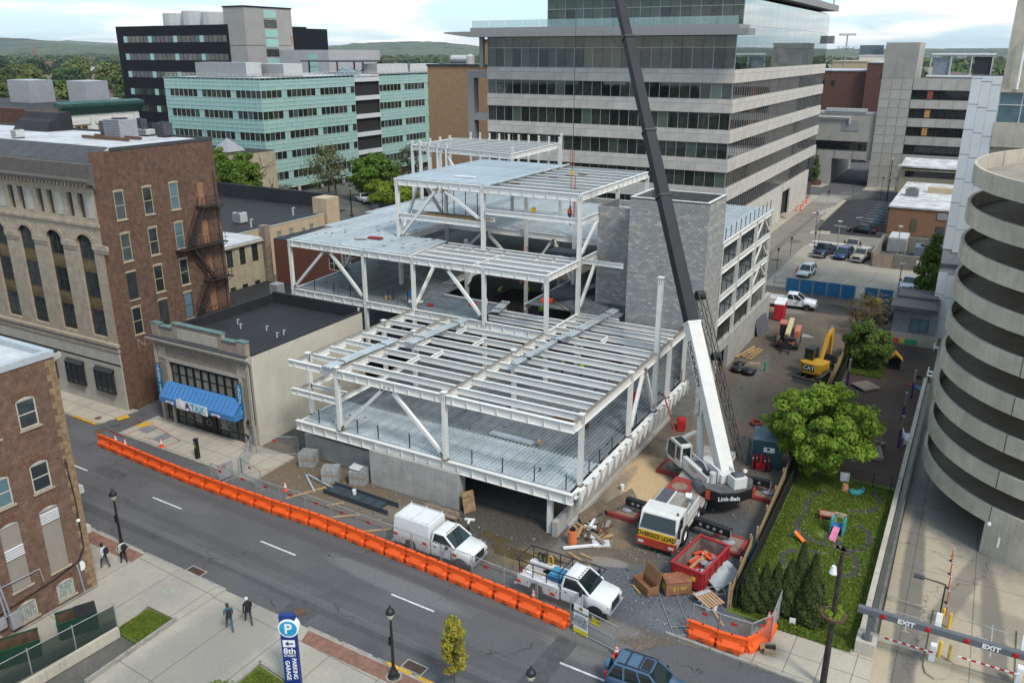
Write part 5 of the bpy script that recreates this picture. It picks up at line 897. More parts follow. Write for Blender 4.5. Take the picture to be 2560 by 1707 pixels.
EN=thing('block_enclosure','grey block wall enclosure with pale gates around cooling units','enclosure',(-9,138,0));bw=mat('weathered_block',(.22,.20,.17),.9,var=.15,vs=2);part('wall',MB().box(-9.7,2,130.9,131.2,0,2.1).box(-12.8,-12.5,131.2,145,0,2.1).box(-12.5,2,144.8,145.1,0,2.1),bw,EN,True)
for k in range(2):part('gate',MB().box(-12.5+1.45*k,-11.15+1.45*k,130.95,131.05,.05,1.9),mat('tan_gate',(.34,.25,.19),.8,var=.1),EN,True)
for row in range(5):
 for k in range(14):part('block',MB().box(-9.65+.72*k+(.36 if row%2 else 0),-8.96+.72*k+(.36 if row%2 else 0),130.87,130.9,.02+row*.42,.41+row*.42),bw,EN,True)
part('sign',MB().box(-6.6,-6.0,130.84,130.86,.9,1.6),wl,EN,True)
t=thing('cooling_unit_enclosed','tall grey steel generator housing inside the block enclosure','generator',(-10.4,143,0));part('housing',MB().box(-1.4,1.4,-.6,4.5,0,2.2),hv,t,bev=.1);part('muffler_top',MB().box(-1.3,1.3,-.5,4.4,2.2,2.35),hvw,t)
t=thing('cooling_unit_enclosed','blue grey cooling unit with round fan beside the generator housing','cooling unit',(-5.7,141,0));part('housing',MB().box(-1.9,2.2,-1.2,2.2,0,1.7),mat('blue_grey_steel',(.12,.15,.19),.6,var=.1),t);part('fan_cowl',MB().lathe([(0,1.72),(1.15,1.72),(1.2,2.0),(1.05,2.0),(1.0,1.8),(0,1.8)],16,(0,.5,0)),hvd,t);part('vent',MB().tube((0,-1.1,.5),(0,-1.1,1.2),.14),wl,t)
ST=thing('silver_stair_tower','tall narrow stair tower clad in silver metal panels beside the ramp','tower',(-1.3,99.4,0));part('inner_core',MB().box(-2.65,0,99.45,106,0,27.6),hv,ST,True)
for k in range(3):
 w0=-2.7+.9*k;z=-.3*k
 while z<27.6:
  a,b=max(0,z),min(27.75,z+2.45);z+=2.5
  if b-a>.2 and not(a<8.2<b):part('wall_panel',MB().box(w0+.008,w0+.892,99.38,99.45,a+.01,b-.01),silvp,ST,True)
part('panel_band',MB().box(-2.72,.0,99.36,99.45,8.0,8.4),hvd,ST,True);part('roof_rail',MB().box(-2.7,.02,99.4,99.5,27.7,27.85),hvd,ST,True)
GT2=thing('garage_tower','weathered concrete garage tower at the right edge behind the spiral ramp','tower',(6,100,0));part('wall',MB().box(.02,16,99.8,112,24.9,46),rampc,GT2,True);part('lower_wall',MB().box(.02,16,99.9,112,0,23.1),rampc,GT2,True);part('window_band',MB().box(.05,16,99.7,100.1,23.3,26.2),glassb,GT2,True);part('ledge',MB().box(-.02,16,99.4,112,26.2,26.5).box(.0,16,99.3,112,20.9,23.3),rampc,GT2,True);part('downpipe',MB().tube((1.35,99.3,26.5),(1.35,99.3,31.5),.12),wl,GT2,True);mullions(GT2,(.05,99.7),(1,0),10,5,23.3,26.2,hvw,(25,),.1,-.05)
for x0,x1,zt in((-5.2,-3.2,0),(-2.2,-.2,0)):pass
t=thing('rooftop_pipe_rack','white pipe rack with dark screens on the precast block roof','pipe rack',(-9,216,24.4));m_=MB();[m_.bar((x,0,0),(x,0,5),.25,.25)for x in(-5.5,-1.5,2.5,6.5)];m_.tube((-5.5,0,5),(7,0,5),.3).tube((-6,-.6,.4),(3,-.6,.4),.35);part('frame',m_,hvw,t);part('dark_screen',MB().box(3,6.4,.2,.4,1,4.6),dark,t);part('tank',MB().box(-5,-1.8,.3,3,.5,4.4),mat('blue_grey_panel',(.25,.29,.33),.6),t)
RC,RR_,PITCH=(8.86,62.25),9.6,2.45
RP=thing('spiral_parking_ramp','round concrete spiral parking ramp with stacked curved parapets','parking ramp',(8.86,62.25,0))
def hz(phi):return 23.0-PITCH*(phi-4.0)/(2*math.pi)
def ringpart(name,segs,m,phi0,phi1,step):
 """sweep cross-section segs [(r, dz), ...] along helix"""
 mb=MB();n_=int((phi1-phi0)/step);prev=None
 for k in range(n_+1):
  ph=phi0+(phi1-phi0)*k/n_;z=hz(ph);cur=[(RC[0]+r*math.cos(ph),RC[1]+r*math.sin(ph),z+dz)for r,dz in segs]
  if prev:
   for i in range(len(segs)):j=(i+1)%len(segs);mb.face(prev[i],prev[j],cur[j],cur[i])
  prev=cur
 return part(name,mb,m,RP,True)
PH0,PH1=1.0,1.0+2*math.pi*9.25
k=PH0
while k<PH1-.01:
 e=min(PH1,k+math.pi/4);ringpart('parapet',[(RR_,-1.15),(RR_,0),(RR_-.2,0),(RR_-.2,-1.0)],rampc,k+.003,e-.003,.1);k=e
ringpart('deck_slab',[(RR_-.2,-1.15),(RR_-.2,-.95),(3.2,-.95),(3.2,-1.15)],mat('ramp_deck',(.30,.265,.21),.9,var=.15,vs=.8),PH0,PH1,.12);ringpart('inner_parapet',[(3.2,-1.15),(3.2,0),(3.0,0),(3.0,-1.15)],rampc,PH0,PH1,.16)
part('core',MB().lathe([(2.9,0),(2.9,22)],20,(RC[0],RC[1],0)),rampc,RP,True)
pp=[(RC[0]+r*math.cos(a),RC[1]+r*math.sin(a))for r,a in[(RR_-.02,R(t))for t in range(236,271,5)]+[(RR_-1.2,R(t))for t in range(270,235,-5)]];part('support_wall',MB().prism(pp,0,2.2),rampc,RP,True);pp=[(RC[0]+r*math.cos(a),RC[1]+r*math.sin(a))for r,a in[(RR_-.02,R(t))for t in range(20,100,8)]+[(RR_-1,R(t))for t in range(98,15,-8)]];part('rear_support_wall',MB().prism(pp,0,23),rampc,RP,True)
part('warning_sign',MB().box(4.35,4.75,53.75,53.78,.9,1.6),wl,RP,True);part('lamp',MB().lathe([(0,0),(.12,.05),(.1,.2),(0,.25)],8,(3.7,53.7,2.3)),wl,RP,True)
tag(part('garage_deck_link',MB().box(8,30,71,100,20.8,21.1).box(10,30,71,71.3,21.1,22),rampc),kind='structure')
PGB=thing('daycare_building','low grey building with dark flat roof at the end of the playground','building',(-4.3,95,0));gsid=mat('grey_siding',(.17,.18,.20),.7,var=.08);part('wall',MB().box(-6.2,-1.9,95.2,101.5,0,4.0),gsid,PGB,True);part('base_wall',MB().box(-6.25,-1.5,95.1,95.25,0,1.3),mat('beige_render',(.34,.31,.26),.9,var=.1),PGB,True);part('roof',MB().box(-6.6,-2.0,94.5,101.8,4.0,4.4).box(-6.2,-2.3,98,101.5,4.4,4.7),slate,PGB,True);window(PGB,(-4.4,95.1,1.65),(1,0),(0,-1),1.75,1.4,hvd,glassb,0,1,.08)
for c,x in(((.45,.06,.09),-5.6),((.5,.38,.05),-5.0),((.02,.25,.12),-4.4),((.02,.10,.35),-3.8)):tag(one('coloured_wall_pad',MB().box(-.28,.28,-.06,0,0,.55),mat('pad_%d'%int(c[0]*100),c,.6,var=.08),'%s square pad on the wall at the playground end'%{45:'pink',50:'yellow',2:'blue'}.get(int(c[0]*100),'blue')if c[1]!=.25 else 'green square pad on the wall at the playground end','wall pad',(x,95.08,.15)),group='coloured pads on the playground wall')
# ---------------- far country: hills, woods, town ----------------
def hillmat(name,a,b,sc):
 m=bpy.data.materials.new(name);m.use_nodes=True;nt=m.node_tree;p=nt.nodes['Principled BSDF'];p.inputs['Roughness'].default_value=1;p.inputs['Specular IOR Level'].default_value=0
 g_=node(nt,'ShaderNodeNewGeometry').outputs['Position'];n1=node(nt,'ShaderNodeTexNoise',{'Vector':g_,'Scale':sc,'Detail':9.,'Roughness':.7}).outputs[0];n2=node(nt,'ShaderNodeTexNoise',{'Vector':g_,'Scale':sc*7,'Detail':6.,'Roughness':.8}).outputs[0]
 c=mixc(nt,ramp(nt,n1,[(.38,0.),(.62,1.)]),a,b);c=mixc(nt,1.,c,ramp(nt,n2,[(.3,.45),(.7,1.5)]),'MULTIPLY');nt.links.new(c,p.inputs['Base Color']);MATS[name]=m;return m
def ridge(name,pts,depth,m,amp,n=220,seed=1):
 """long wooded ridge: crest height profile pts (x along, y, z) with rounded flanks"""
 rs=np.random.RandomState(seed);xs=np.linspace(0,1,n);P=np.array(pts);t=np.linspace(0,1,len(P));X=np.interp(xs,t,P[:,0]);Y=np.interp(xs,t,P[:,1])
 d2=np.diff(P[:,2]);Z=np.interp(xs,t,P[:,2]);ker=np.hanning(17);ker /= ker.sum();Zp=np.pad(Z,8,'edge');Z=np.convolve(Zp,ker,'valid');mb=MB();rows=26;V=[]
 for i in range(n):
  for j in range(rows):
   u=j/(rows-1);prof=math.sin(min(1,u*1.6)*math.pi/2)if u<.625 else math.cos((u-.625)/.375*math.pi/2)
   jit=rs.normal(0,amp)if 2<j<rows-1 else 0
   V.append((X[i]+rs.normal(0,12),Y[i]+(u-.625)*depth*1.6+rs.normal(0,10),max(-.2,Z[i]*prof+jit)))
 F=[(i*rows+j,(i+1)*rows+j,(i+1)*rows+j+1,i*rows+j+1)for i in range(n-1)for j in range(rows-1)]
 mb.v=V;mb.f=F;mb.m=[0]*len(F);return tag(part(name,mb,m),kind='structure')
h1=hillmat('wooded_hill',(.045,.07,.04),(.085,.095,.045),.0022);h2=hillmat('far_hill',(.05,.075,.035),(.085,.10,.045),.003)
ridge('left_hill',[(-12000,5200,150),(-9500,4800,165),(-8300,4600,160),(-7800,4600,142),(-7360,4600,96),(-6900,4700,82),(-6100,4800,60),(-5000,5000,35)],2200,h1,5,seed=2)
ridge('left_far_hill',[(-13000,8000,120),(-12400,8000,160),(-11840,8000,178),(-11200,8000,150),(-10640,8000,115),(-9500,8200,85),(-8000,8400,60)],2400,h2,5,seed=3)
ridge('centre_hill',[(-8500,7400,30),(-7400,7500,60),(-6520,7500,90),(-6000,7500,88),(-5700,7500,114),(-5350,7500,130),(-5000,7500,112),(-4700,7600,72),(-4000,7800,50),(-2500,8000,40)],1900,h2,4,seed=4)
ridge('right_hill',[(-2600,9000,40),(-1500,9000,52),(0,9200,58),(1200,9200,50),(2600,9400,70),(5200,9500,80)],2000,h1,4,seed=5)
fol={}
def leafmat(name,a,b,tr=.25):
 m=bpy.data.materials.new(name);m.use_nodes=True;nt=m.node_tree;p=nt.nodes['Principled BSDF'];p.inputs['Roughness'].default_value=.65;p.inputs['Specular IOR Level'].default_value=.25
 g_=node(nt,'ShaderNodeNewGeometry');r=g_.outputs['Random Per Island'];n1=node(nt,'ShaderNodeTexNoise',{'Vector':g_.outputs['Position'],'Scale':.9,'Detail':3.}).outputs[0]
 c=mixc(nt,ramp(nt,mth(nt,'ADD',mth(nt,'MULTIPLY',r,.5),mth(nt,'MULTIPLY',n1,.6)),[(.25,0.),(.85,1.)]),a,b);nt.links.new(c,p.inputs['Base Color'])
 t=node(nt,'ShaderNodeBsdfTranslucent',{0:c});mx=node(nt,'ShaderNodeMixShader',{0:tr});out=nt.nodes['Material Output'];nt.links.new(p.outputs[0],mx.inputs[1]);nt.links.new(t.outputs[0],mx.inputs[2]);nt.links.new(mx.outputs[0],out.inputs[0]);MATS[name]=m;return m
def leafmesh(name,pos,nrm,size,m,seed=0,asp=1.4):
 """many leaf faces at pos, roughly facing nrm"""
 rs=np.random.RandomState(seed);n=len(pos);nrm=nrm+rs.normal(0,.55,(n,3));nrm /= np.linalg.norm(nrm,axis=1)[:,None]+1e-9
 a=np.cross(nrm,rs.normal(0,1,(n,3)));a /= np.linalg.norm(a,axis=1)[:,None]+1e-9;b=np.cross(nrm,a);s=size*rs.uniform(.6,1.35,(n,1));v=np.empty((n,4,3));v[:,0]=pos-a*s*asp;v[:,1]=pos-b*s*.75;v[:,2]=pos+a*s*asp;v[:,3]=pos+b*s*.75
 me=bpy.data.meshes.new(name);me.vertices.add(4*n);me.vertices.foreach_set('co',v.ravel());me.loops.add(4*n);me.loops.foreach_set('vertex_index',np.arange(4*n));me.polygons.add(n);me.polygons.foreach_set('loop_start',np.arange(n)*4);me.polygons.foreach_set('loop_total',np.full(n,4));me.materials.append(m);me.update(calc_edges=True);return me
def clump_crown(rs,R_,H_,nclump,nleaf,cs,flat=.8,base=0.,taper=0.):
 """leaf positions in clumps scattered through an uneven crown; z from base to base+H_"""
 P=[];N=[]
 for k in range(nclump):
  while True:
   u=rs.uniform(-1,1,3)
   if np.dot(u,u)<1 and np.dot(u,u)>.12:break
  u=u/np.linalg.norm(u)*(np.linalg.norm(u)**.55);tz=(u[2]+1)/2;sc=1-taper*tz
  c=np.array([u[0]*R_*sc,u[1]*R_*sc,base+H_*tz]);c[:2]*=rs.uniform(.8,1.15)*(1+.16*math.sin(2*math.atan2(u[1],u[0])+nclump)+.12*math.sin(5*math.atan2(u[1],u[0])+u[2]*4));c[2]+=rs.normal(0,.05)*H_;r=cs*rs.uniform(.6,1.3)
  q=rs.normal(0,1,(nleaf,3));q /= np.linalg.norm(q,axis=1)[:,None];q*=rs.uniform(.45,1,(nleaf,1))**.6;w_=q*np.array([r,r,r*flat]);P.append(c+w_);n_=q.copy();n_[:,2]+=.7;N.append(n_+u*.6)
 return np.concatenate(P),np.concatenate(N)
lf_far=leafmat('woodland_leaf',(.028,.06,.018),(.095,.14,.03),.15);lf_far2=leafmat('woodland_leaf_dark',(.02,.04,.018),(.05,.085,.03),.1);lf_far3=leafmat('woodland_leaf_yellow',(.075,.11,.025),(.15,.17,.045),.15)
rs=np.random.RandomState(11);PR=[]
for q,m_ in enumerate((lf_far,lf_far2,lf_far3)):
 P,N=clump_crown(rs,6.5,11,60,55,2.1,.8,3.0);PR.append(leafmesh('crown',P,N,.62,m_,q))
trk=MB().tube((0,0,0),(0,0,7),.5,7,.25).mesh('trunk',mat('bark',(.09,.07,.055),.9,var=.25,vs=4))
def bg_tree(x,y,s,q,lab,grp):
 t=thing('background_tree',lab,'tree',(x,y,0),random.uniform(0,6),grp);t.scale=(s,s,s*random.uniform(.85,1.15));link('crown',PR[q],t);link('trunk',trk,t);return t
words=('pale','dark','yellow green')
k=0
for i in range(54):
 y=random.uniform(190,640);b=random.uniform(-1.85,-1.28);x=y*b
 bg_tree(x,y,random.uniform(.9,1.6),random.choice((0,0,1,2)),'tree among the rooftops beyond the green cornice building on the left','trees in the left middle distance')
for i in range(14):
 y=random.uniform(380,900);bg_tree(y*random.uniform(-.2,.02),y,random.uniform(.8,1.3),random.choice((0,1)),'tree among the rooftops on the right skyline beyond the precast block','trees on the right skyline')
def wood(name,n,yr,br,hr,m,seed):
 rs=np.random.RandomState(seed);y=rs.uniform(*yr,n);x=y*rs.uniform(*br,n);P=[];N=[]
 for i in range(n):
  r=rs.uniform(*hr);q=rs.normal(0,1,(40,3));q /= np.linalg.norm(q,axis=1)[:,None];q[:,2]=np.abs(q[:,2]);P.append(np.array([x[i],y[i],r*.25])+q*np.array([r,r,r*.95]));N.append(q)
 P=np.concatenate(P);N=np.concatenate(N);tag(link(name,leafmesh(name,P,N,np.mean(hr)*.3,m,seed,1.1)),kind='stuff')
wood('distant_woodland',900,(950,3400),(-1.95,.3),(9,17),lf_far,1);wood('distant_dark_woodland',600,(900,3400),(-1.95,.3),(9,17),lf_far2,2);wood('distant_bright_woodland',350,(900,3200),(-1.95,.3),(8,15),lf_far3,3)
wood('woodland_behind_teal_office',330,(430,800),(-.86,-.38),(8,14),lf_far,4);wood('dark_woodland_behind_teal_office',160,(500,900),(-.86,-.38),(8,14),lf_far2,5)
hw=[mat('house_%d'%i,c,.9,var=.12)for i,c in enumerate(((.40,.36,.32),(.30,.19,.14),(.5,.5,.48),(.33,.30,.27),(.22,.12,.09)))];hr_=[mat('houseroof_%d'%i,c,.9,var=.15)for i,c in enumerate(((.12,.11,.11),(.20,.12,.09),(.30,.29,.28)))]
HM=[]
for i in range(5):
 m_=MB();w_,d_,h_=9+i,8,6+i%3;m_.box(-w_/2,w_/2,-d_/2,d_/2,0,h_);HM.append((m_.mesh('wall',hw[i]),MB().prismx([(-d_/2-.3,h_),(d_/2+.3,h_),(0,h_+2.6)],-w_/2-.3,w_/2+.3).mesh('roof',hr_[i%3])))
for i in range(90):
 y=random.uniform(200,620);x=y*(random.uniform(-1.85,-1.3)if i<68 else random.uniform(-.17,.0));q=i%5;y,x=(y,x)if i<68 else(y+330,x*(y+330)/y)
 t=thing('town_house','small gabled house among trees in the distance %s'%('on the left beyond the green cornice building' if i<68 else 'on the right skyline beyond the precast block'),'house',(x,y,0),random.choice((0,.2,1.57)),'houses in the left distance' if i<68 else 'houses on the right skyline');s_=random.uniform(.9,1.5)if i<68 else random.uniform(1.1,1.7);t.scale=(s_,)*3;link('wall',HM[q][0],t);link('roof',HM[q][1],t)
mb=MB();rs=np.random.RandomState(3)
for i in range(420):
 y=rs.uniform(900,4200);x=y*rs.uniform(-1.9,-1.2)if i<330 else y*rs.uniform(-.25,.12);a,b,c=rs.uniform(10,40),rs.uniform(10,25),rs.uniform(6,13);mb.mi=int(rs.randint(5));mb.obox((x,y,c/2),(a,b,c),rs.uniform(0,1.5))
tag(part('distant_town',mb,hw),kind='stuff')
t=thing('distant_glass_block','small pale blue glass block on the far right skyline','building',(-150,1200,0));part('wall',MB().box(-14,14,-10,10,0,38),glassb,t)
t=thing('distant_church','tiny church with spire in the far left town','church',(-3000,1900,0));part('nave',MB().box(-20,20,-10,10,0,18),hw[4],t);part('spire',MB().box(-24,-16,-4,4,0,34).lathe([(6,34),(0,60)],4,(-20,0,0)),hw[4],t)
# ---------------- vehicles ----------------
tyre=mat('tyre_rubber',(.018,.018,.019),.85,var=.2);rimm=mat('steel_rim',(.42,.42,.43),.35,metal=.7,var=.1);trim=mat('black_trim',(.02,.02,.022),.6,var=.1);carglass=glassmat('car_glass',(.012,.02,.02),.03,rnd=.1,spec=.7);lampw=mat('headlamp',(.6,.6,.58),.15,var=.05);lampr=mat('tail_lamp',(.35,.01,.012),.25,var=.05);chrome=mat('chrome',(.55,.55,.56),.18,metal=.9,var=.05);plate=mat('plate',(.5,.5,.52),.5)
def paint(name,c,r=.28):return mat(name,c,r,var=.04,spec=.6)
pw=paint('white_paint',(.66,.67,.67));
def sec(x,hw,zb,zt,rb=.08,rt=.1,tw=.94):
 """rounded cross-section at x"""
 return[(x,-hw+rb,zb),(x,hw-rb,zb),(x,hw,zb+rb),(x,hw,(zb+zt)/2),(x,hw-.01,zt-rt),(x,hw*tw-rt*.4,zt),(x,-hw*tw+rt*.4,zt),(x,-hw+.01,zt-rt),(x,-hw,(zb+zt)/2),(x,-hw,zb+rb)]
WM={}
def wheels(t,xs,hw,r,w_=.24,dual=()):
 k=(round(r,2),w_)
 if k not in WM:
  a=MB().lathe([(r*.6,-w_/2),(r*.92,-w_/2),(r,-w_*.36),(r,w_*.36),(r*.92,w_/2),(r*.6,w_/2)],20,axis='Y').mesh('tyre',tyre,smooth=True)
  b=MB().lathe([(0,-w_*.3),(r*.2,-w_*.32),(r*.3,-w_*.2),(r*.55,-w_*.25),(r*.62,-w_*.5)],16,axis='Y').lathe([(0,w_*.3),(r*.2,w_*.32),(r*.3,w_*.2),(r*.55,w_*.25),(r*.62,w_*.5)][::-1],16,axis='Y').mesh('rim',rimm);WM[k]=(a,b)
 for x in xs:
  for s in(-1,1):o=link('wheel',WM[k][0],t,(x,s*(hw-w_/2+.02),r));link('rim',WM[k][1],o)
  for s in(-1,1):part('wheel_arch',MB().lathe([(0,0),(r*1.16,0)],18,(x,s*(hw+.006),r),'Y')if False else MB().prismy([(x+r*1.2*math.cos(a),max(.28,r+r*1.2*math.sin(a)))for a in[R(d)for d in range(-30,211,20)]],s*(hw-.05)-.06,s*(hw-.05)+.062),trim,t)
def cabin(t,m,x0,x1,x2,x3,hw0,hw1,z0,z1,pill=.07,split=()):
 """glasshouse: base x0 (rear) .. x3 (front), roof x1 .. x2"""
 b=[(x0,-hw0,z0),(x3,-hw0,z0),(x3,hw0,z0),(x0,hw0,z0)];r_=[(x1,-hw1,z1),(x2,-hw1,z1),(x2,hw1,z1),(x1,hw1,z1)]
 part('glasshouse',MB().add(b+r_,MB.BF),carglass,t)
 for i in range(4):part('pillar',MB().bar(b[i],r_[i],pill*1.5,pill),m,t)
 for f in split:
  for s in(-1,1):part('pillar',MB().bar((x0+(x3-x0)*f,s*hw0,z0),(x1+(x2-x1)*max(0,min(1,f*1.15-.08)),s*hw1,z1),pill*1.4,pill),m,t)
 part('roof',MB().loft([[(x,-hw1-.02,z1-.04),(x,hw1+.02,z1-.04),(x,hw1+.03,z1+.0),(x,hw1*.8,z1+h),(x,-hw1*.8,z1+h),(x,-hw1-.03,z1)]for x,h in((x1-.06,.01),(x1+.15,.05),((x1+x2)/2,.07),(x2-.15,.05),(x2+.06,.01))]),m,t,smooth=False)
def mirrors(t,x,hw,z,big=False):
 for s in(-1,1):part('mirror',MB().box(x-.06,x+.06,s*(hw+.06)-.02 if s>0 else-hw-.26-(.08 if big else 0),(hw+.26+(.08 if big else 0))if s>0 else-hw-.04,z,z+(.34 if big else .2)),trim,t,bev=.03)
def lights(t,xf,xr,hw,zf,zr,hh=.16):
 for s in(-1,1):
  part('headlight',MB().box(xf-.16,xf+.012,s*(hw-.22)-.17,s*(hw-.22)+.17,zf,zf+hh),lampw,t,bev=.03);part('tail_light',MB().box(xr-.012,xr+.08,s*(hw-.1)-.09,s*(hw-.1)+.09,zr,zr+.35),lampr,t,bev=.02)
def pickup(name,m,label,loc,rz,L=5.7,W=1.95,crew=True,bed=True,grp=None,cat='pickup truck',H=1.85,zh=1.12):
 """open-bed pickup; x forward"""
 t=thing(name,label,cat,loc,rz,grp);hw=W/2;xf,xr=L/2,-L/2;cx0=-.75 if crew else .05;cx1=xf-1.75;zb=.42
 part('hood',MB().loft([sec(x,h,zb+.05,z)for x,h,z in((xf-.02,hw*.88,zh-.12),(xf-.12,hw*.95,zh-.02),(xf-.5,hw,zh+.02),(cx1+.55,hw,zh+.1),(cx1+.2,hw,zh+.12))]),m,t,smooth=True)
 part('body',MB().loft([sec(x,hw,zb,zh+.12)for x in(cx0-.1,cx1+.2)]),m,t)
 cabin(t,m,cx0,cx0+.22,cx1-.55,cx1+.28,hw-.06,hw-.2,zh+.1,H,split=(.5,)if crew else())
 if bed:
  b=MB();b.box(xr,cx0-.12,-hw,-hw+.1,zb,zh+.06);b.box(xr,cx0-.12,hw-.1,hw,zb,zh+.06);b.box(xr,xr+.08,-hw+.1,hw-.1,zb,zh+.04);b.box(xr+.08,cx0-.12,-hw+.1,hw-.1,zb,zb+.12);b.box(cx0-.2,cx0-.12,-hw+.1,hw-.1,zb+.12,zh+.06);part('bed',b,m,t,bev=.03)
 part('front_bumper',MB().box(xf-.1,xf+.1,-hw+.06,hw-.06,zb-.08,zb+.2),chrome,t,bev=.04);part('grille',MB().box(xf-.06,xf+.02,-hw*.55,hw*.55,zb+.22,zh-.14),trim,t,bev=.02);part('rear_bumper',MB().box(xr-.12,xr+.02,-hw+.1,hw-.1,zb,zb+.18),chrome,t)
 lights(t,xf,xr,hw,zh-.34,.72);mirrors(t,cx1-.1,hw,zh+.12,True);wheels(t,(xf-.95,xr+1.15),hw,.39);
 for s in(-1,1):part('door_handle',MB().box(cx0+.5,cx0+.7,s*hw-.02,s*hw+.02,zh-.08,zh-.04),trim,t)
 return t
def car(name,m,label,loc,rz,L=4.6,W=1.82,H=1.5,kind='suv',grp=None,cat='car',detail=True):
 t=thing(name,label,cat,loc,rz,grp);hw=W/2;xf,xr=L/2,-L/2;zb=.3;zt=.95 if kind=='suv' else .85
 sd=((xr,hw*.86,zt-.12),(xr+.15,hw*.95,zt),(xr+.9,hw,zt+.02),(0,hw,zt),(xf-1.2,hw,zt-.02),(xf-.35,hw*.95,zt-.14),(xf-.04,hw*.8,zt-.3))
 part('body',MB().loft([sec(x,h,zb,z,.1,.14)for x,h,z in sd]),m,t,smooth=True)
 if kind=='suv':cabin(t,m,xr+.12,xr+.45,xf-1.95,xf-1.15,hw-.05,hw-.22,zt-.02,H,split=(.3,.62))
 else:cabin(t,m,xr+.5,xr+1.25,xf-2.0,xf-1.15,hw-.06,hw-.25,zt-.03,H,split=(.55,))
 part('front_bumper',MB().box(xf-.12,xf+.02,-hw*.7,hw*.7,zb+.02,zb+.2),trim,t,bev=.04);lights(t,xf-.12,xr,hw*.98,zt-.38,zt-.2);mirrors(t,xf-1.5,hw,zt-.02);wheels(t,(xf-.9,xr+.85),hw,.34,.22)
 part('windscreen_wiper',MB().bar((xf-1.2,-.3,zt+.03),(xf-1.45,.3,zt+.15),.02,.02),trim,t)
 return t
T=car('blue_suv',paint('steel_blue_paint',(.055,.105,.18),.25),'steel blue compact SUV with roof rails driving in the near lane',(-10.4,32.3,0),R(1.5),4.15,1.7,1.6)
for s in(-1,1):part('roof_rail',MB().tube((-1.5,s*.55,1.72),(.2,s*.55,1.7),.025).box(-1.5,-1.45,s*.55-.02,s*.55+.02,1.6,1.72).box(.15,.2,s*.55-.02,s*.55+.02,1.6,1.7),trim,T)
for x in(-1.1,-.45):part('roof_bar',MB().box(x-.03,x+.03,-.55,.55,1.70,1.73),trim,T)
part('sunroof',MB().box(-.35,.12,-.4,.4,1.672,1.69),trim,T);part('spare_wheel',MB().lathe([(0,-2.29),(.3,-2.29),(.33,-2.23),(.33,-2.05)],16,(0,0,.95),'X'),MATS['steel_blue_paint'],T)
def chassis(name,label,loc,rz,grp=None):
 t=thing(name,label,'service truck',loc,rz,grp);hw=.98;xf=2.95
 part('frame_rail',MB().box(-2.9,2.2,-.45,-.3,.45,.65).box(-2.9,2.2,.3,.45,.45,.65),trim,t)
 part('hood',MB().loft([sec(x,h,.55,z)for x,h,z in((xf-.02,.82,1.15),(xf-.12,.90,1.27),(xf-.5,.95,1.33),(1.75,.97,1.42),(1.4,.97,1.44))]),pw,t,smooth=True);part('cab',MB().loft([sec(x,.97,.5,1.44)for x in(.0,1.4)]),pw,t)
 cabin(t,pw,.02,.12,.9,1.75,.93,.78,1.42,2.02);part('front_bumper',MB().box(xf-.12,xf+.12,-.95,.95,.42,.68),chrome,t,bev=.05);part('grille',MB().box(xf-.08,xf+.03,-.5,.5,.72,1.15),trim,t,bev=.02)
 for s in(-1,1):part('headlight',MB().box(xf-.22,xf+.01,s*.72-.18,s*.72+.18,.85,1.08),lampw,t,bev=.03);part('side_step',MB().box(.05,1.3,s*.9-.1,s*.9+.1,.38,.44),trim,t);part('door_seam',MB().box(1.28,1.295,s*.972-.004,s*.972+.004,.6,1.4),trim,t);part('door_handle',MB().box(.2,.38,s*.985-.01,s*.985+.01,1.15,1.2),trim,t)
 mirrors(t,1.35,.98,1.45,True)
 for k in range(5):part('marker_lamp',MB().box(.86,.95,-.5+k*.25-.03,-.5+k*.25+.03,2.08,2.12),mat('amber',(.3,.12,.03),.4),t)
 wheels(t,(2.15,-1.6),.98,.42,.26);return t
pinkw=mat('white_service_body',(.60,.58,.58),.4,var=.05);redm=mat('red_latch',(.3,.05,.05),.5)
def servicebody(t,z1,doors=True):
 for s in(-1,1):
  part('side_compartment',MB().prismy([(-2.9,.62),(-2.05,.62),(-1.98,.95),(-1.6,1.06),(-1.22,.95),(-1.15,.55),(-.15,.5),(-.15,z1),(-2.9,z1)],s*.98-(.42 if s>0 else 0),s*.98+(0 if s>0 else .42)),pinkw,t)
  for x0,x1,z0 in((-2.86,-2.08,.66),(-2.02,-1.2,1.08),(-1.1,-.66,.58),(-.62,-.19,.58)):
   d=part('compartment_door',MB().box(x0,x1,s*.992-.008,s*.992+.008,z0,z1-.05),pinkw,t);part('latch',MB().box(x1-.14,x1-.06,s*1.002-.006,s*1.002+.006,z1-.35,z1-.25),redm,d)
 part('bed_floor',MB().box(-2.9,-.15,-.56,.56,.68,.75),mat('tan_bed',(.45,.42,.36),.7,var=.1),t);part('tailgate',MB().box(-2.92,-2.88,-.56,.56,.7,1.05),pinkw,t);part('step_bumper',MB().box(-3.15,-2.92,-.95,.95,.45,.55),chrome,t)
T1=chassis('enclosed_service_truck','white service truck with tall enclosed box body behind the orange barriers',(-26.2,37.3,0),R(-.5));servicebody(T1,1.3)
part('box_body',MB().loft([[(x0,-.98,1.3),(x0,.98,1.3),(x0+dx,.86,2.42),(x0+dx,-.86,2.42)]for x0,dx in((-2.92,.06),(-.13,-.06))]),pw,T1,bev=.04);part('box_end',MB().box(-.14,-.12,-.9,.9,.6,1.3),pw,T1)
rk=MB()
for x in(-2.7,-1.5,-.3):
 rk.tube((x,-.8,2.52),(x,.8,2.52),.02,5)
 for y in(-.8,0,.8):rk.tube((x,y,2.42),(x,y,2.62),.022,5)
for y in(-.8,.8):rk.tube((-2.7,y,2.5),(-.3,y,2.5),.015,5)
part('roof_rack',rk,pw,T1)
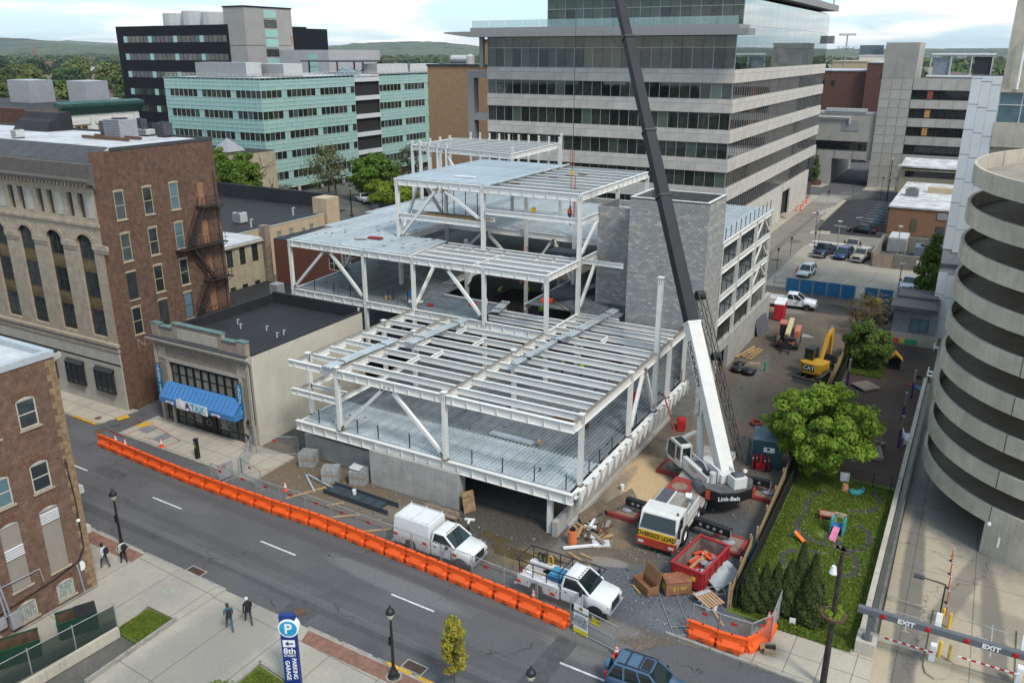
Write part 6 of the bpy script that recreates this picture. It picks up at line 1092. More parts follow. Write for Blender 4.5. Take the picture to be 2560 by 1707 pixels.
T2=chassis('open_service_truck','white welding truck with black pipe rack and blue welder in the bed',(-17.15,37.15,0),R(-1.5));servicebody(T2,1.25)
rk=MB()
for s in(-1,1):
 for x in(-2.8,-1.9,-1.0,-.2):rk.bar((x,s*.85,1.25),(x,s*.85,2.15),.045,.045)
 rk.bar((-3.0,s*.85,2.15),(2.0,s*.85,2.2),.05,.05).bar((-2.8,s*.85,1.7),(-.2,s*.85,1.7),.04,.04);rk.bar((1.0,s*.85,2.2),(1.9,s*.85,2.2),.05,.05)
for x in(-2.95,-.2,1.9):rk.bar((x,-.85,2.17),(x,.85,2.17),.05,.05)
part('pipe_rack',rk,trim,T2);wb=part('welder',MB().box(-1.15,-.3,-.5,.5,.75,1.55),mat('blue_welder',(.03,.16,.33),.5,var=.1),T2,bev=.04);part('welder_panel',MB().box(-1.05,-.4,-.4,.4,1.55,1.6),mat('blue_lid',(.05,.25,.42),.5),T2)
for x,c in((-2.3,trim),(-2.0,trim),(-1.6,mat('yellow_hose',(.55,.33,.03),.6))):
 m_=MB()
 for k in range(12):a,b=2*math.pi*k/12,2*math.pi*(k+1)/12;m_.tube((x+.16*math.cos(a),.78,1.6+.3*math.sin(a)),(x+.16*math.cos(b),.78,1.6+.3*math.sin(b)),.05,5)
 part('hose_coil',m_,c,T2)
part('extinguisher',MB().tube((-2.75,-.7,1.25),(-2.75,-.7,1.7),.07),mat('red_cylinder',(.4,.02,.02),.4),T2);part('bucket',MB().tube((-1.5,-.2,.75),(-1.5,-.2,1.0),.13,10,.15),wl,T2);part('white_tank',MB().tube((-2.4,-.35,.85),(-2.4,-.35,1.25),.2,10),wl,T2)
pickup('white_site_pickup',pw,'white crew cab pickup parked on the dirt beside the retaining wall',(-18.3,103.6,0),R(3),5.6,1.9);
pickup('dark_blue_pickup',paint('navy_paint',(.015,.025,.06)),'dark navy pickup, leftmost of three vehicles nosed toward the camera',(-20.0,134.8,0),R(-100),5.6,2.0,H=1.9);car('navy_suv',paint('navy_suv_paint',(.02,.04,.13)),'navy crossover parked between two pickups',(-17.1,134.4,0),R(-100),4.7,1.85,1.65)
pickup('beige_pickup',paint('champagne_paint',(.35,.31,.25)),'champagne pickup with black grille, rightmost of the three',(-14.4,134.2,0),R(-100),5.3,1.9);pickup('bronze_pickup',paint('bronze_paint',(.30,.27,.23)),'bronze pickup parked behind the three nose out vehicles',(-16.6,140.7,0),R(-92),5.4,1.95)
pickup('silver_pickup',paint('silver_paint',(.50,.51,.54)),'silver pickup alone at the right side of the concrete lot',(-6.3,119.6,0),R(-95),5.6,1.95)
car('white_wagon',pw,'white retro wagon parked alone near the blue fence',(-19.9,120.6,0),R(-97),4.3,1.7,1.62);car('black_sedan',paint('gloss_black',(.008,.008,.009),.2),'black coupe on the fresh asphalt lot',(-17.2,156.1,0),R(172),4.8,1.9,1.4,'sedan')
car('passage_car',paint('dark_grey_paint',(.06,.065,.075)),'dark car seen beyond the building passage',(-32.5,262,0),R(0),4.8,1.9,1.45,'sedan');pickup('street_pickup',pw,'white pickup parked on the street below the teal office',(-113.8,138.2,0),R(150),5.8,2.0);car('street_black_car',paint('gloss_black2',(.01,.01,.012),.2),'black car parked behind the yellow green street tree',(-105.2,131.4,0),R(120),4.5,1.8,1.45,'sedan');car('street_dark_suv',paint('gloss_black3',(.012,.012,.013),.2),'dark SUV parked far along the street behind the frame',(-107,153,0),R(92),4.7,1.9,1.75);car('street_grey_suv',paint('grey_paint4',(.2,.21,.22)),'grey SUV parked behind the green street tree',(-112.5,147,0),R(95),4.7,1.9,1.75)
# ---------------- crane ----------------
cw=mat('crane_white',(.62,.61,.58),.4,var=.06,vs=1.5,streak=.2);cb=mat('crane_black',(.014,.014,.016),.45,var=.15);cbo=mat('boom_grey_black',(.020,.022,.028),.5,var=.15,vs=.8,streak=.15,spec=.2);cred=mat('mat_red',(.33,.045,.04),.75,var=.2,vs=1.5,dirt=.3);woodm=mat('mat_timber',(.27,.20,.14),.9,var=.2,vs=4)
CR=thing('mobile_crane','white all terrain mobile crane with raised telescopic boom on outriggers','crane',(-14.35,50,0))
def cpart(n,mb,m,**k):return part(n,mb,m,CR,True,**k)
cpart('carrier_frame',MB().box(-15.2,-13.5,46,57.5,.75,1.25),cb);cpart('carrier_deck',MB().box(-15.65,-13.05,46.0,57.8,1.25,1.4),mat('deck_grey',(.30,.285,.26),.8,var=.15,vs=2,dirt=.3));cpart('fender',MB().box(-13.5,-13.02,46.2,57.6,1.0,1.25).box(-15.68,-15.2,46.2,57.6,1.0,1.25),cw)
cb0=MB();cb0.prismx([(44.15,.45),(44.05,1.0),(44.1,1.55),(44.5,2.55),(44.75,2.62),(46.0,2.62),(46.0,.6)],-15.6,-13.1);cabp=cpart('carrier_cab',cb0,cw,bev=.05)
g_=part('windscreen',MB().add([(-15.5,44.08,1.6),(-13.2,44.08,1.6),(-13.3,44.44,2.45),(-15.4,44.44,2.45),(-15.5,44.2,1.6),(-13.2,44.2,1.6),(-13.3,44.56,2.45),(-15.4,44.56,2.45)],((0,1,2,3),(0,4,5,1),(1,5,6,2),(2,6,7,3),(3,7,4,0))),carglass,cabp);g_.location=-Vector(CR.location)
g_=part('side_window',MB().prismx([(44.3,1.62),(44.65,2.4),(45.3,2.4),(45.3,1.62)],-13.1,-13.08),carglass,cabp);g_.location=-Vector(CR.location)
cpart('front_bumper',MB().box(-15.65,-13.05,43.95,44.2,.45,1.0),mat('crane_red',(.42,.05,.03),.5));cpart('oversize_banner',MB().box(-15.55,-13.15,43.99,44.06,1.0,1.5),mat('banner_yellow',(.72,.42,.02),.6));text('OVERSIZE LOAD',.42,trim,CR,(0,-6.02,1.25),ext=.004,bold=.008,sx=.82)
for s in(-1,1):cpart('headlight',MB().box(-14.35+s*1.0-.18,-14.35+s*1.0+.18,43.92,43.96,.62,.78),lampw);cpart('mirror',MB().box(-14.35+s*1.42-.08,-14.35+s*1.42+.08,44.0,44.1,1.5,2.1),trim)
cpart('beacon',MB().lathe([(.08,2.62),(.07,2.8),(0,2.84)],8,(-13.3,44.8,0)),MATS['amber']);cpart('engine_box',MB().box(-15.5,-14.5,46.05,48.3,1.4,2.35),cw,bev=.04);cpart('solar_louvre',MB().box(-15.4,-14.6,46.2,48.2,2.35,2.4),mat('louvre_blue_grey',(.09,.10,.12),.4));cpart('engine_cover',MB().box(-14.45,-13.75,46.05,48.4,1.4,2.25),MATS['deck_grey']);cpart('side_bin',MB().box(-13.7,-13.05,46.1,48.6,1.4,1.5).box(-13.12,-13.05,46.1,48.6,1.5,2.2),cw);cpart('rolled_tarp',MB().tube((-13.9,48.2,2.2),(-13.5,48.3,2.2),.22),wl)
ws=(45.9,48.6,50.3,54.0,55.7)
for y in ws:
 for s in(-1,1):
  k=('crane',1)
  if k not in WM:WM[k]=(MB().lathe([(.36,-.26),(.62,-.26),(.7,-.18),(.7,.18),(.62,.26),(.36,.26)],22,axis='X').mesh('tyre',tyre,smooth=True),MB().lathe([(0,-.12),(.2,-.14),(.25,-.05),(.36,-.2)],18,axis='X').lathe([(.36,.2),(.25,.05),(.2,.14),(0,.12)],18,axis='X').mesh('rim',wl))
  o=link('wheel',WM[k][0],CR,Vector((-14.35+s*1.08,y,.7))-Vector(CR.location));link('rim',WM[k][1],o)
MATP=((-17.72,47.7),(-10.55,47.1),(-9.85,54.8),(-16.97,55.3))
for(x,y),yb_ in zip(MATP,(47.6,47.6,54.9,54.9)):
 s=1 if x>-14.35 else-1
 o=cpart('outrigger_beam',MB().bar((-14.35+s*1.2,yb_,.95),(x+s*.1,y,1.0),.42,.5),cb)
 m_=MB()
 for f in(.25,.45,.62,.8):c=Vector((-14.35+s*1.2,yb_,.95)).lerp(Vector((x,y,1.0)),f);m_.tube(c+Vector((0,-.23,0)),c+Vector((0,-.20,0)),.11,10)
 q=part('lightening_hole',m_,hv,o);q.location=-Vector(CR.location)
 cpart('outrigger_jack',MB().tube((x,y,.3),(x,y,1.2),.13,10).lathe([(.42,.33),(.42,.38),(.15,.5)],12,(x,y,0)),hv)
lab4=('outrigger mat nearest the rubble on the left','outrigger mat beside the dumpster','outrigger mat against the wooden fence','outrigger mat beneath the crane cab')
for(x,y),l in zip(MATP,lab4):t=thing('outrigger_mat','red framed timber '+l,'outrigger mat',(x,y,0),R(-3),'mats under the crane outriggers');part('frame',MB().box(-1.05,1.05,-1.05,-.8,.0,.32).box(-1.05,1.05,.8,1.05,0,.32).box(-1.05,-.8,-.8,.8,0,.32).box(.8,1.05,-.8,.8,0,.32),cred,t);[part('timber',MB().box(-.8,.8,-.79+k*.32,-.49+k*.32,0,.3),woodm,t)for k in range(5)]
t=thing('spare_outrigger_mat','red mat with oval opening lying under the crane superstructure','outrigger mat',(-15.0,50.4,1.42),R(-3),'mats under the crane outriggers');part('plate',MB().box(-.75,.85,-1.3,1.3,0,.12),cred,t);part('oval_insert',MB().lathe([(0,.125),(.55,.125)],14),woodm,t)
AZ=136.5;u_=Vector((math.cos(R(AZ)),math.sin(R(AZ)),0));l_=Vector((-u_.y,u_.x,0));O_=Vector((-14.1,53.45,0))
def sp(f,l,z):return O_+u_*f+l_*l+Vector((0,0,z))
def sbox(n,f0,f1,l0,l1,z0,z1,m,**k):
 mb=MB();mb.add([sp(f0,l0,z0),sp(f1,l0,z0),sp(f1,l1,z0),sp(f0,l1,z0),sp(f0,l0,z1),sp(f1,l0,z1),sp(f1,l1,z1),sp(f0,l1,z1)],MB.BF);return cpart(n,mb,m,**k)
cpart('turntable',MB().lathe([(1.0,1.4),(1.0,1.6),(.9,1.62),(0,1.62)],24,(O_.x,O_.y,0)),cb)
sbox('superstructure_deck',-2.6,1.6,-1.2,1.3,1.62,1.85,cw);sbox('side_panel',-2.5,1.1,1.0,1.35,1.5,2.45,cw,bev=.04);sbox('side_panel',-2.4,.4,-1.3,-1.0,1.6,2.2,cw)
m_=MB();pr_=[(1.0,1.5),(3.0,1.45),(3.35,1.9),(3.15,2.9),(2.6,3.25),(1.0,3.25)];m_.add([sp(f,.62,z)for f,z in pr_]+[sp(f,1.5,z)for f,z in pr_],[tuple(range(5,-1,-1)),tuple(range(6,12))]+[(k,(k+1)%6,6+(k+1)%6,6+k)for k in range(6)]);oc=cpart('operator_cab',m_,cw,bev=.05)
for f0,f1,z0,z1 in((1.15,1.75,2.05,3.05),(1.9,3.05,1.75,3.0)):
 m_=MB().add([sp(f0,1.505,z0),sp(f1,1.505,z0),sp(f1-.12,1.505,z1),sp(f0,1.505,z1)],((3,2,1,0),));q=part('cab_window',m_,carglass,oc);q.location=-Vector(CR.location)
m_=MB().add([sp(1.3,.72,3.26),sp(2.5,.72,3.26),sp(2.5,1.4,3.26),sp(1.3,1.4,3.26)],((0,1,2,3),));q=part('roof_window',m_,carglass,oc);q.location=-Vector(CR.location)
m_=MB().add([sp(.995,.75,2.2),sp(.995,1.4,2.2),sp(.995,1.4,3.05),sp(.995,.75,3.05)],((0,3,2,1),));q=part('rear_window',m_,carglass,oc);q.location=-Vector(CR.location)
text('3200',.42,trim,CR,sp(-2.0,1.36,1.78)-Vector(CR.location),(R(90),0,R(AZ+180)),.004,.008);text('DICKINSON',.22,cred,CR,sp(-.5,1.36,2.15)-Vector(CR.location),(R(90),0,R(AZ+180)),.004)
cwpoly=[(-2.2,1.9),(-3.0,1.95),(-4.0,1.2),(-4.3,0),(-4.0,-1.3),(-3.0,-2.0),(-2.2,-1.9)];m_=MB().prism([(sp(f,l,0).x,sp(f,l,0).y)for f,l in cwpoly],1.3,2.05);cwt=cpart('counterweight',m_,cb,bev=.04);cpart('counterweight_lid',MB().prism([(sp(f*.99,l*.97,0).x,sp(f*.99,l*.97,0).y)for f,l in cwpoly],2.06,2.1),mat('counterweight_top',(.14,.13,.125),.7,var=.3,vs=1.5))
text('Link-Belt',.42,wl,CR,sp(-4.2,.62,1.66)-Vector(CR.location),(R(90),0,R(AZ-90-14)),.01,.004)
hzm=mat('hazard_red',(.5,.07,.03),.5);
for f,l,rot in((-2.55,1.98,0),(-3.35,1.75,0),(-3.95,-1.45,0)):
 c=sp(f,l,1.7);cpart('hazard_stripe',MB().obox(c,(.3,.06,.65),R(AZ-90+(-40 if l>1.8 else-52 if l>0 else 35))),hzm)
sbox('winch',-2.9,-1.9,-.5,.5,2.06,2.75,cw,bev=.06);sbox('winch',-3.9,-3.0,-.9,.1,2.06,2.9,cw,bev=.06);cpart('winch_drum',MB().tube(sp(-3.4,-.75,2.75),sp(-3.4,-.05,2.75),.38,14),hvd);cpart('winch_drum',MB().tube(sp(-2.3,-.4,2.6),sp(-2.3,.4,2.6),.34,14),hvd);cpart('silencer',MB().tube(sp(-2.5,.95,2.1),sp(-2.5,.95,2.85),.24,12),hvw);sbox('air_cleaner',-2.1,-1.5,.75,1.2,2.1,2.6,cb);sbox('boom_bracket',-2.6,-1.3,-.62,-.46,1.85,3.0,cw);sbox('boom_bracket',-2.6,-1.3,.46,.62,1.85,3.0,cw);sbox('valve_block',-.9,.4,.3,.95,1.85,2.25,hvd);cpart('hand_rail',MB().path([sp(.6,.9,2.3),sp(.6,.9,2.9),sp(-1.2,.9,2.9),sp(-2.2,.9,2.3)],.03,5),cw)
EL=56.2;bd=u_*math.cos(R(EL))+Vector((0,0,math.sin(R(EL))));bn=bd.cross(l_).normalized();bn=bn if bn.z>0 else-bn;BP=Vector((-12.63,52.48,2.55))
def boomsec(name,s0,s1,w_,h_,m,c=.22,off=0.):
 def ring(s):
  C_=BP+bd*s+bn*off;a,b=w_/2,h_/2;pts=[(-a,b),(a,b),(a,-b*.35),(a*.62,-b*.85),(a*.25,-b),(-a*.25,-b),(-a*.62,-b*.85),(-a,-b*.35)];return[C_+l_*p+bn*q for p,q in pts]
 return cpart(name,MB().loft([ring(s0),ring(s1)]),m,bev=.03)
bs1=boomsec('boom_base_section',-.6,10.6,1.0,1.25,cw);boomsec('boom_section',10.4,20.6,.90,1.1,cbo);boomsec('boom_section',20.5,26.0,.84,1.02,cbo);boomsec('boom_section',25.9,34.2,.77,.93,cbo);boomsec('boom_section',34.1,46,.68,.84,cbo)
for s,w_ in((10.6,1.04),(20.6,.98),(26.0,.92),(34.2,.85)):boomsec('boom_collar',s-.12,s+.08,w_+.06,w_*1.25,cb if s>11 else cw)
text('DICKINSON',.62,trim,CR,(0,0,0),(0,0,0),.006,.012);tx_=[o for o in CR.children if o.name.startswith('lettering')][-1]
_zx=l_.normalized();_x=-bd;_y=_zx.cross(_x);_M=Matrix((_x,_y,_zx)).transposed().to_4x4();tx_.matrix_local=Matrix.Translation(BP+bd*7.6+l_*.51+bn*.1-Vector(CR.location))@_M
mk=MB()
for s in(16,22.5,30):mk.tube(BP+bd*s+l_*.3,BP+bd*s+l_*.46,.06,8)
cpart('boom_pin',mk,cb);c0=sp(.9,0,1.9);c1=BP+bd*5.8-bn*.55;cm=c0.lerp(c1,.62);cpart('lift_cylinder',MB().tube(c0,cm,.27,14),cw);cpart('lift_rod',MB().tube(cm,c1,.16,12),chrome)
cpart('boom_pivot',MB().tube(BP-l_*.65,BP+l_*.65,.22,12),cw);cpart('service_plate',MB().lathe([(0,0),(.28,0)],14,(0,0,0)),hvw);CR.children[-1].matrix_local=Matrix.Translation(BP+bd*1.0+l_*.512-Vector(CR.location))@_M
jb=MB();J0,J1=BP+bd*.4-l_*1.5+bn*.1,BP+bd*12.6-l_*1.15+bn*.2;jd=(J1-J0).normalized();n_=18
cs_=[(-.28,-.3),(.28,-.3),(.28,.3),(-.28,.3)];PT=lambda k,i:J0.lerp(J1,k/n_)+l_*cs_[i][0]*(.6+.4*k/n_)+bn*cs_[i][1]*(.6+.4*k/n_)
for i in range(4):jb.tube(PT(0,i),PT(n_,i),.04,5)
for k in range(n_):
 for i in range(4):jb.tube(PT(k,i),PT(k+1,(i+1)%4),.018,4)if k%2 else jb.tube(PT(k,(i+1)%4),PT(k+1,i),.018,4)
cpart('lattice_jib',jb,cb);cpart('jib_sheave',MB().tube(J1-l_*.3,J1+l_*.3,.35,12),cb);cpart('jib_sheave',MB().tube(J0.lerp(J1,.62)-l_*.4,J0.lerp(J1,.62)+l_*.2,.3,10),cb)
hp=BP+u_*((Vector((-31,70,0))-BP).dot(u_));
def solve_rope():
 return Vector((-34.6,73.5,0))
cpart('hoist_rope',MB().tube((-34.4,72.9,19.0),(-34.4,72.9,40),.025,5),cb);cpart('hook_block',MB().box(-34.5,-34.3,72.8,73.0,18.9,19.3),MATS['banner_yellow'])
# ---------------- excavator & telehandler ----------------
cy=mat('excavator_yellow',(.56,.30,.02),.45,var=.08,dirt=.12);EX=thing('tracked_excavator','yellow tracked excavator with raised blade and folded arm','excavator',(-11.4,80.3,0),R(78))
for s in(-1,1):
 tr_=MB();tr_.prismy([(-1.6,.18),(-1.4,0),(1.4,0),(1.62,.2),(1.62,.5),(1.4,.66),(-1.4,.66),(-1.6,.48)],s*.95-.25,s*.95+.25);o=part('track',tr_,trim,EX)
 for k in range(18):part('track_shoe',MB().box(-1.5+k*.17,-1.4+k*.17,s*.95-.27,s*.95+.27,.66,.70),mat('dusty_steel',(.16,.145,.125),.8,var=.2),o)
part('undercarriage',MB().box(-.8,.8,-.7,.7,.3,.75),trim,EX);part('turntable',MB().lathe([(.6,.7),(.6,.95),(0,.95)],16),trim,EX)
part('upper_body',MB().prism([(-1.35,-1.0),(-1.5,-.6),(-1.5,.6),(-1.35,1.0),(.9,1.1),(.9,-1.1)],.95,1.75),cy,EX,bev=.08);part('counterweight',MB().prism([(-1.3,-1.05),(-1.62,-.55),(-1.62,.55),(-1.3,1.05),(-1.0,1.08),(-1.0,-1.08)],.85,1.95),cy,EX,bev=.1)
cb_=part('cab',MB().box(-.2,1.1,.25,1.05,1.75,2.75),carglass,EX);part('cab_frame',MB().box(-.24,1.14,.22,1.08,2.72,2.85).box(-.24,-.16,.22,.3,1.75,2.72).box(1.06,1.14,.22,.3,1.75,2.72).box(-.24,-.16,1.0,1.08,1.75,2.72).box(1.06,1.14,1.0,1.08,1.75,2.72),trim,EX)
part('boom',MB().prismy([(.6,1.3),(.9,1.2),(2.2,3.6),(3.0,4.1),(2.95,4.45),(1.9,4.0)],-.32,.02),cy,EX,bev=.04);part('stick',MB().prismy([(2.7,4.5),(3.2,4.3),(3.35,1.7),(3.1,1.6)],-.28,-.02),cy,EX,bev=.04);part('boom_cylinder',MB().tube((1.1,-.15,1.3),(2.0,-.15,3.0),.09).tube((1.9,-.15,4.2),(2.9,-.15,4.6),.08),chrome,EX);part('bucket',MB().prismy([(3.0,1.6),(3.5,1.5),(3.6,.7),(3.1,.35),(2.7,.7),(2.9,1.0)],-.65,.35),trim,EX);part('dozer_blade',MB().prismy([(-2.3,.05),(-2.15,.05),(-2.1,.35),(-2.2,.65),(-2.32,.65),(-2.25,.35)],-1.2,1.2),MATS['dusty_steel'],EX);part('blade_arm',MB().box(-2.2,-.6,-.5,-.38,.3,.42).box(-2.2,-.6,.38,.5,.3,.42),cy,EX)
text('CAT',.55,wl,EX,(-1.635,0,1.45),(R(90),0,R(-90)),.008,.01);part('logo_panel',MB().box(-1.632,-1.625,-.55,.62,1.15,1.75),trim,EX);part('red_reflector',MB().box(-1.6,-1.55,-.8,-.5,1.0,1.06).box(-1.6,-1.55,.5,.8,1.0,1.06),lampr,EX)
TH=thing('telehandler','orange telescopic handler with cream boom facing the camera','telehandler',(-15.7,89.3,0),R(-84));orm=mat('handler_orange',(.50,.16,.10),.5,var=.1);crm=mat('handler_cream',(.56,.46,.24),.5,var=.08)
part('chassis',MB().box(-2.1,1.9,-.55,.55,.6,1.2),trim,TH);part('engine_cover',MB().box(-1.8,.6,.45,1.05,.75,1.75),orm,TH,bev=.1);part('cab',MB().box(-.9,.5,-1.05,-.4,.8,2.3),trim,TH);part('cab_frame',MB().box(-.95,.55,-1.1,-.35,2.25,2.4).box(-.95,-.85,-1.1,-1.02,.8,2.3).box(.45,.55,-1.1,-1.02,.8,2.3),orm,TH);part('front_axle_guard',MB().box(1.3,2.0,-.9,.9,.55,.8),orm,TH);part('boom',MB().prismy([(-2.3,1.9),(-2.2,2.35),(2.6,1.9),(2.6,1.5)],-.3,.2),crm,TH,bev=.04);part('boom_head',MB().prismy([(2.5,1.95),(2.9,1.5),(2.9,.7),(2.6,.7),(2.5,1.4)],-.25,.15),trim,TH);part('fork_carriage',MB().box(2.85,2.95,-.6,.6,.3,1.0),trim,TH)
for y in(-.4,.4):part('fork',MB().box(2.9,4.0,y-.06,y+.06,.25,.31),trim,TH)
for x in(1.45,-1.45):
 for s in(-1,1):
  k=('th',1)
  if k not in WM:WM[k]=(MB().lathe([(.3,-.2),(.58,-.2),(.64,-.12),(.64,.12),(.58,.2),(.3,.2)],18,axis='Y').mesh('tyre',mat('dusty_tyre',(.10,.095,.085),.9,var=.2)),MB().lathe([(0,-.1),(.3,-.15)],14,axis='Y').lathe([(.3,.15),(0,.1)],14,axis='Y').mesh('rim',orm))
  o=link('wheel',WM[k][0],TH,(x,s*.98,.64));link('rim',WM[k][1],o)
# ---------------- barriers, fences, cones ----------------
orange=mat('barrier_orange',(.78,.105,.015),.45,var=.06,vs=2,rnd=.05,dirt=.12)
def ends(pts):return list(zip(pts,pts[1:]))
def make_barrier(L_=1.64):
 """water-filled barrier: stepped foot, sloped face, ribbed top, hinge lugs; origin mid-bottom, x along"""
 t=thing('barrier','x','traffic barrier',(0,0,0));h=L_/2
 prof=[(-.28,.08),(-.28,.3),(-.22,.38),(-.1,.42),(-.085,.98),(.085,.98),(.1,.42),(.22,.38),(.28,.3),(.28,.08)]
 part('shell',MB().loft([[(x,y*w_,z)for y,z in prof]for x,w_ in((-h+.09,.8),(-h+.2,1.),(h-.2,1.),(h-.09,.8))]),orange,t,bev=.015)
 part('sloped_face',MB().prismx([(-.285,.32),(-.1,.6),(-.09,.60),(-.09,.4)],-h+.35,h-.35).prismx([(.285,.32),(.1,.6),(.09,.60),(.09,.4)],-h+.35,h-.35),orange,t)
 part('top_rib',MB().box(-h+.1,h-.1,-.11,.11,.9,.95),orange,t)
 for s in(-1,1):[part('hinge_lug',MB().box(s*h-.06,s*h+.06,-.08,.08,z,z+.11),orange,t)for z in(.2,.55,.83)]
 for x in(-.45,.45):part('foot',MB().box(x-.25,x+.25,-.27,.27,0,.08),orange,t)
 part('fill_cap',MB().lathe([(0,1.0),(.06,1.0),(.06,.97)],8),trim,t);part('moulded_mark',MB().box(-.12,.12,-.292,-.282,.2,.27),mat('mark_brown',(.25,.07,.03),.6),t)
 return t
B0=make_barrier();bpts=[(-59.0,36.72)]
ctrl=[(-58.98,36.72),(-50.3,36.12),(-46.9,35.93),(-38.6,35.9),(-35.3,36.0),(-28.98,35.65),(-22.5,35.28),(-19.2,35.05),(-16.0,34.8)]
def along(ctrl,n_):
 P=[Vector((*c,0))for c in ctrl];Ls=[(b-a).length for a,b in ends(P)];T_=sum(Ls);out=[]
 for i in range(n_+1):
  d=T_*i/n_;k=0
  while k<len(Ls)-1 and d>Ls[k]:d-=Ls[k];k+=1
  out.append(P[k].lerp(P[k+1],min(1,d/Ls[k])))
 return out
bp=along(ctrl,26);ordw=['first','second','third','fourth','fifth','sixth','seventh','eighth','ninth','tenth','eleventh','twelfth','thirteenth','fourteenth','fifteenth','sixteenth','seventeenth','eighteenth','nineteenth','twentieth','twenty-first','twenty-second','twenty-third','twenty-fourth','twenty-fifth','twenty-sixth']
first=True
for i,(a,b)in enumerate(ends(bp)):
 c=(a+b)/2;rz=math.atan2((b-a).y,(b-a).x)+random.uniform(-.02,.02);l='orange plastic barrier, %s from the tax office end of the long row'%ordw[i]
 if first:B0.location=(c.x,c.y,0);B0.rotation_euler=(0,0,rz);tag(B0,l,None,'orange barriers along the street');first=False;o=B0
 else:o=dup(B0,(c.x,c.y,0),rz,l,'orange barriers along the street')
for(x0,y0),(x1,y1),l in(((-10.1,37.55),(-8.55,37.45),'left'),((-8.5,37.4),(-7.0,37.5),'middle'),((-6.95,37.55),(-6.3,38.9),'right angled'),((-6.3,38.95),(-6.2,40.4),'rearmost')):dup(B0,((x0+x1)/2,(y0+y1)/2,0),math.atan2(y1-y0,x1-x0),'%s orange barrier of the short group by the lawn corner'%l,'orange barriers by the lawn corner')
wire=mat('galvanised_wire',(.36,.37,.37),.5,metal=.4,var=.1)
def linkpanel(t,p,q,h=1.85,z0=.08,tag_=True,posts=True,mesh=True):
 p=Vector((*p,0));q=Vector((*q,0));d=q-p;L_=d.length;d=d/L_;f=MB()
 fr=MB();U=lambda s,z:p+d*s+Vector((0,0,z))
 for a,b in((U(0,z0),U(0,z0+h)),(U(L_,z0),U(L_,z0+h)),(U(0,z0+h),U(L_,z0+h)),(U(0,z0),U(L_,z0))):fr.tube(a,b,.03,5)
 part('frame',fr,wire,t,True)
 if mesh:
  st=.15;k=-h
  while k<L_:
   a0,a1=max(0,k),min(L_,k+h);f.bar(U(a0,z0+a0-k),U(a1,z0+a1-k),.007,.007);f.bar(U(a0,z0+h-(a0-k)),U(a1,z0+h-(a1-k)),.007,.007);k+=st
  tag(part('wire_mesh',f,wire,t,True),kind='stuff')
 if tag_:c=U(L_*.45,z0+h*.78);part('red_tag',MB().obox(c-Vector((0,.03,0)),(.32,.015,.17),math.atan2(d.y,d.x)),mat('red_plate',(.5,.03,.025),.5),t,True)
 if posts:
  for s in(0,L_):c=U(s,0);part('foot',MB().obox(c+Vector((0,0,.03)),(.08,.6,.04),math.atan2(d.y,d.x)),wire,t,True)
 return t
fp=along([(-45.6,36.35),(-38.6,36.25),(-35.3,36.35),(-28.98,36.0),(-22.5,35.65),(-19.2,35.4),(-16.0,35.1)],13)
for i,(a,b)in enumerate(ends(fp)):t=thing('fence_panel','grey chain link fence panel, %s from the left behind the orange barriers'%ordw[i],'fence panel',(a.x,a.y,0),0,'temporary fence panels along the street');linkpanel(t,(a.x+.05,a.y),(b.x-.05,b.y))
for i,(a,b)in enumerate((((-10.0,37.9),(-8.55,37.8)),((-8.5,37.75),(-6.85,37.8)),((-6.8,37.85),(-6.05,39.0)),((-6.05,39.0),(-6.1,41.5)))):t=thing('fence_panel','%s chain link panel around the barriers by the lawn corner'%('left','middle','angled','rear')[i],'fence panel',(*a,0),0,'fence panels by the lawn corner');linkpanel(t,a,b,1.7)
for i,(a,b)in enumerate((((-45.6,36.35),(-45.0,38.4)),((-45.0,38.6),(-46.9,41.6)),((-44.8,38.5),(-42.0,37.7)),((-46.6,41.7),(-43.6,43.2)))):t=thing('fence_panel','chain link panel %s beside the tax office pavement'%('joining the street row','with grey board','running toward the dirt','next to the pale side wall')[i],'fence panel',(*a,0),0,'fence panels by the tax office');linkpanel(t,a,b,1.5);(part('grey_board',MB().obox((-45.3,37.4,.9),(.03,1.2,1.2),R(-16)),hv,t,True)if i==0 else None)
t=thing('site_gate','open chain link site gate with yellow caution sign','gate',(-15.6,34.75,0));linkpanel(t,(-15.5,34.75),(-12.95,34.25),1.55,.1,False);part('caution_sign',MB().obox((-14.3,34.49,1.25),(.5,.02,.34),R(-11)),mat('caution_yellow',(.72,.58,.02),.5),t,True);text('CAUTION',.13,trim,t,(1.3,-.275,-0.0+1.3),(R(90),0,R(-11)),.003);part('mid_rail',MB().tube((-15.5,34.75,.85),(-12.95,34.25,.85),.02,5),wire,t,True)
t=thing('notice_board','tall white notice board tied to the site gate','sign',(-15.2,34.6,0));part('board',MB().obox((0,0,.95),(.95,.02,1.75),R(-11)),wl,t);part('yellow_band',MB().obox((0,-.012,.22),(.94,.02,.28),R(-11)),MATS['caution_yellow'],t);part('emblem',MB().obox((0,-.012,1.68),(.22,.02,.2),R(-11)),mat('emblem_ochre',(.35,.25,.03),.6),t);part('dark_band',MB().obox((0,-.012,1.42),(.9,.02,.12),R(-11)),trim,t);text('THIS SITE IS\nHARD HAT AREA\nAUTHORIZED\nPERSONNEL ONLY\nVISITORS REPORT\nTO SITE OFFICE\nALL DELIVERIES',.125,trim,t,(0,-.03,.88),(R(90),0,R(-11)),.002);text('SITE SAFETY RULES',.085,wl,t,(0,-.03,1.42),(R(90),0,R(-11)),.002)
conem=mat('cone_orange',(.75,.09,.03),.5,var=.06)
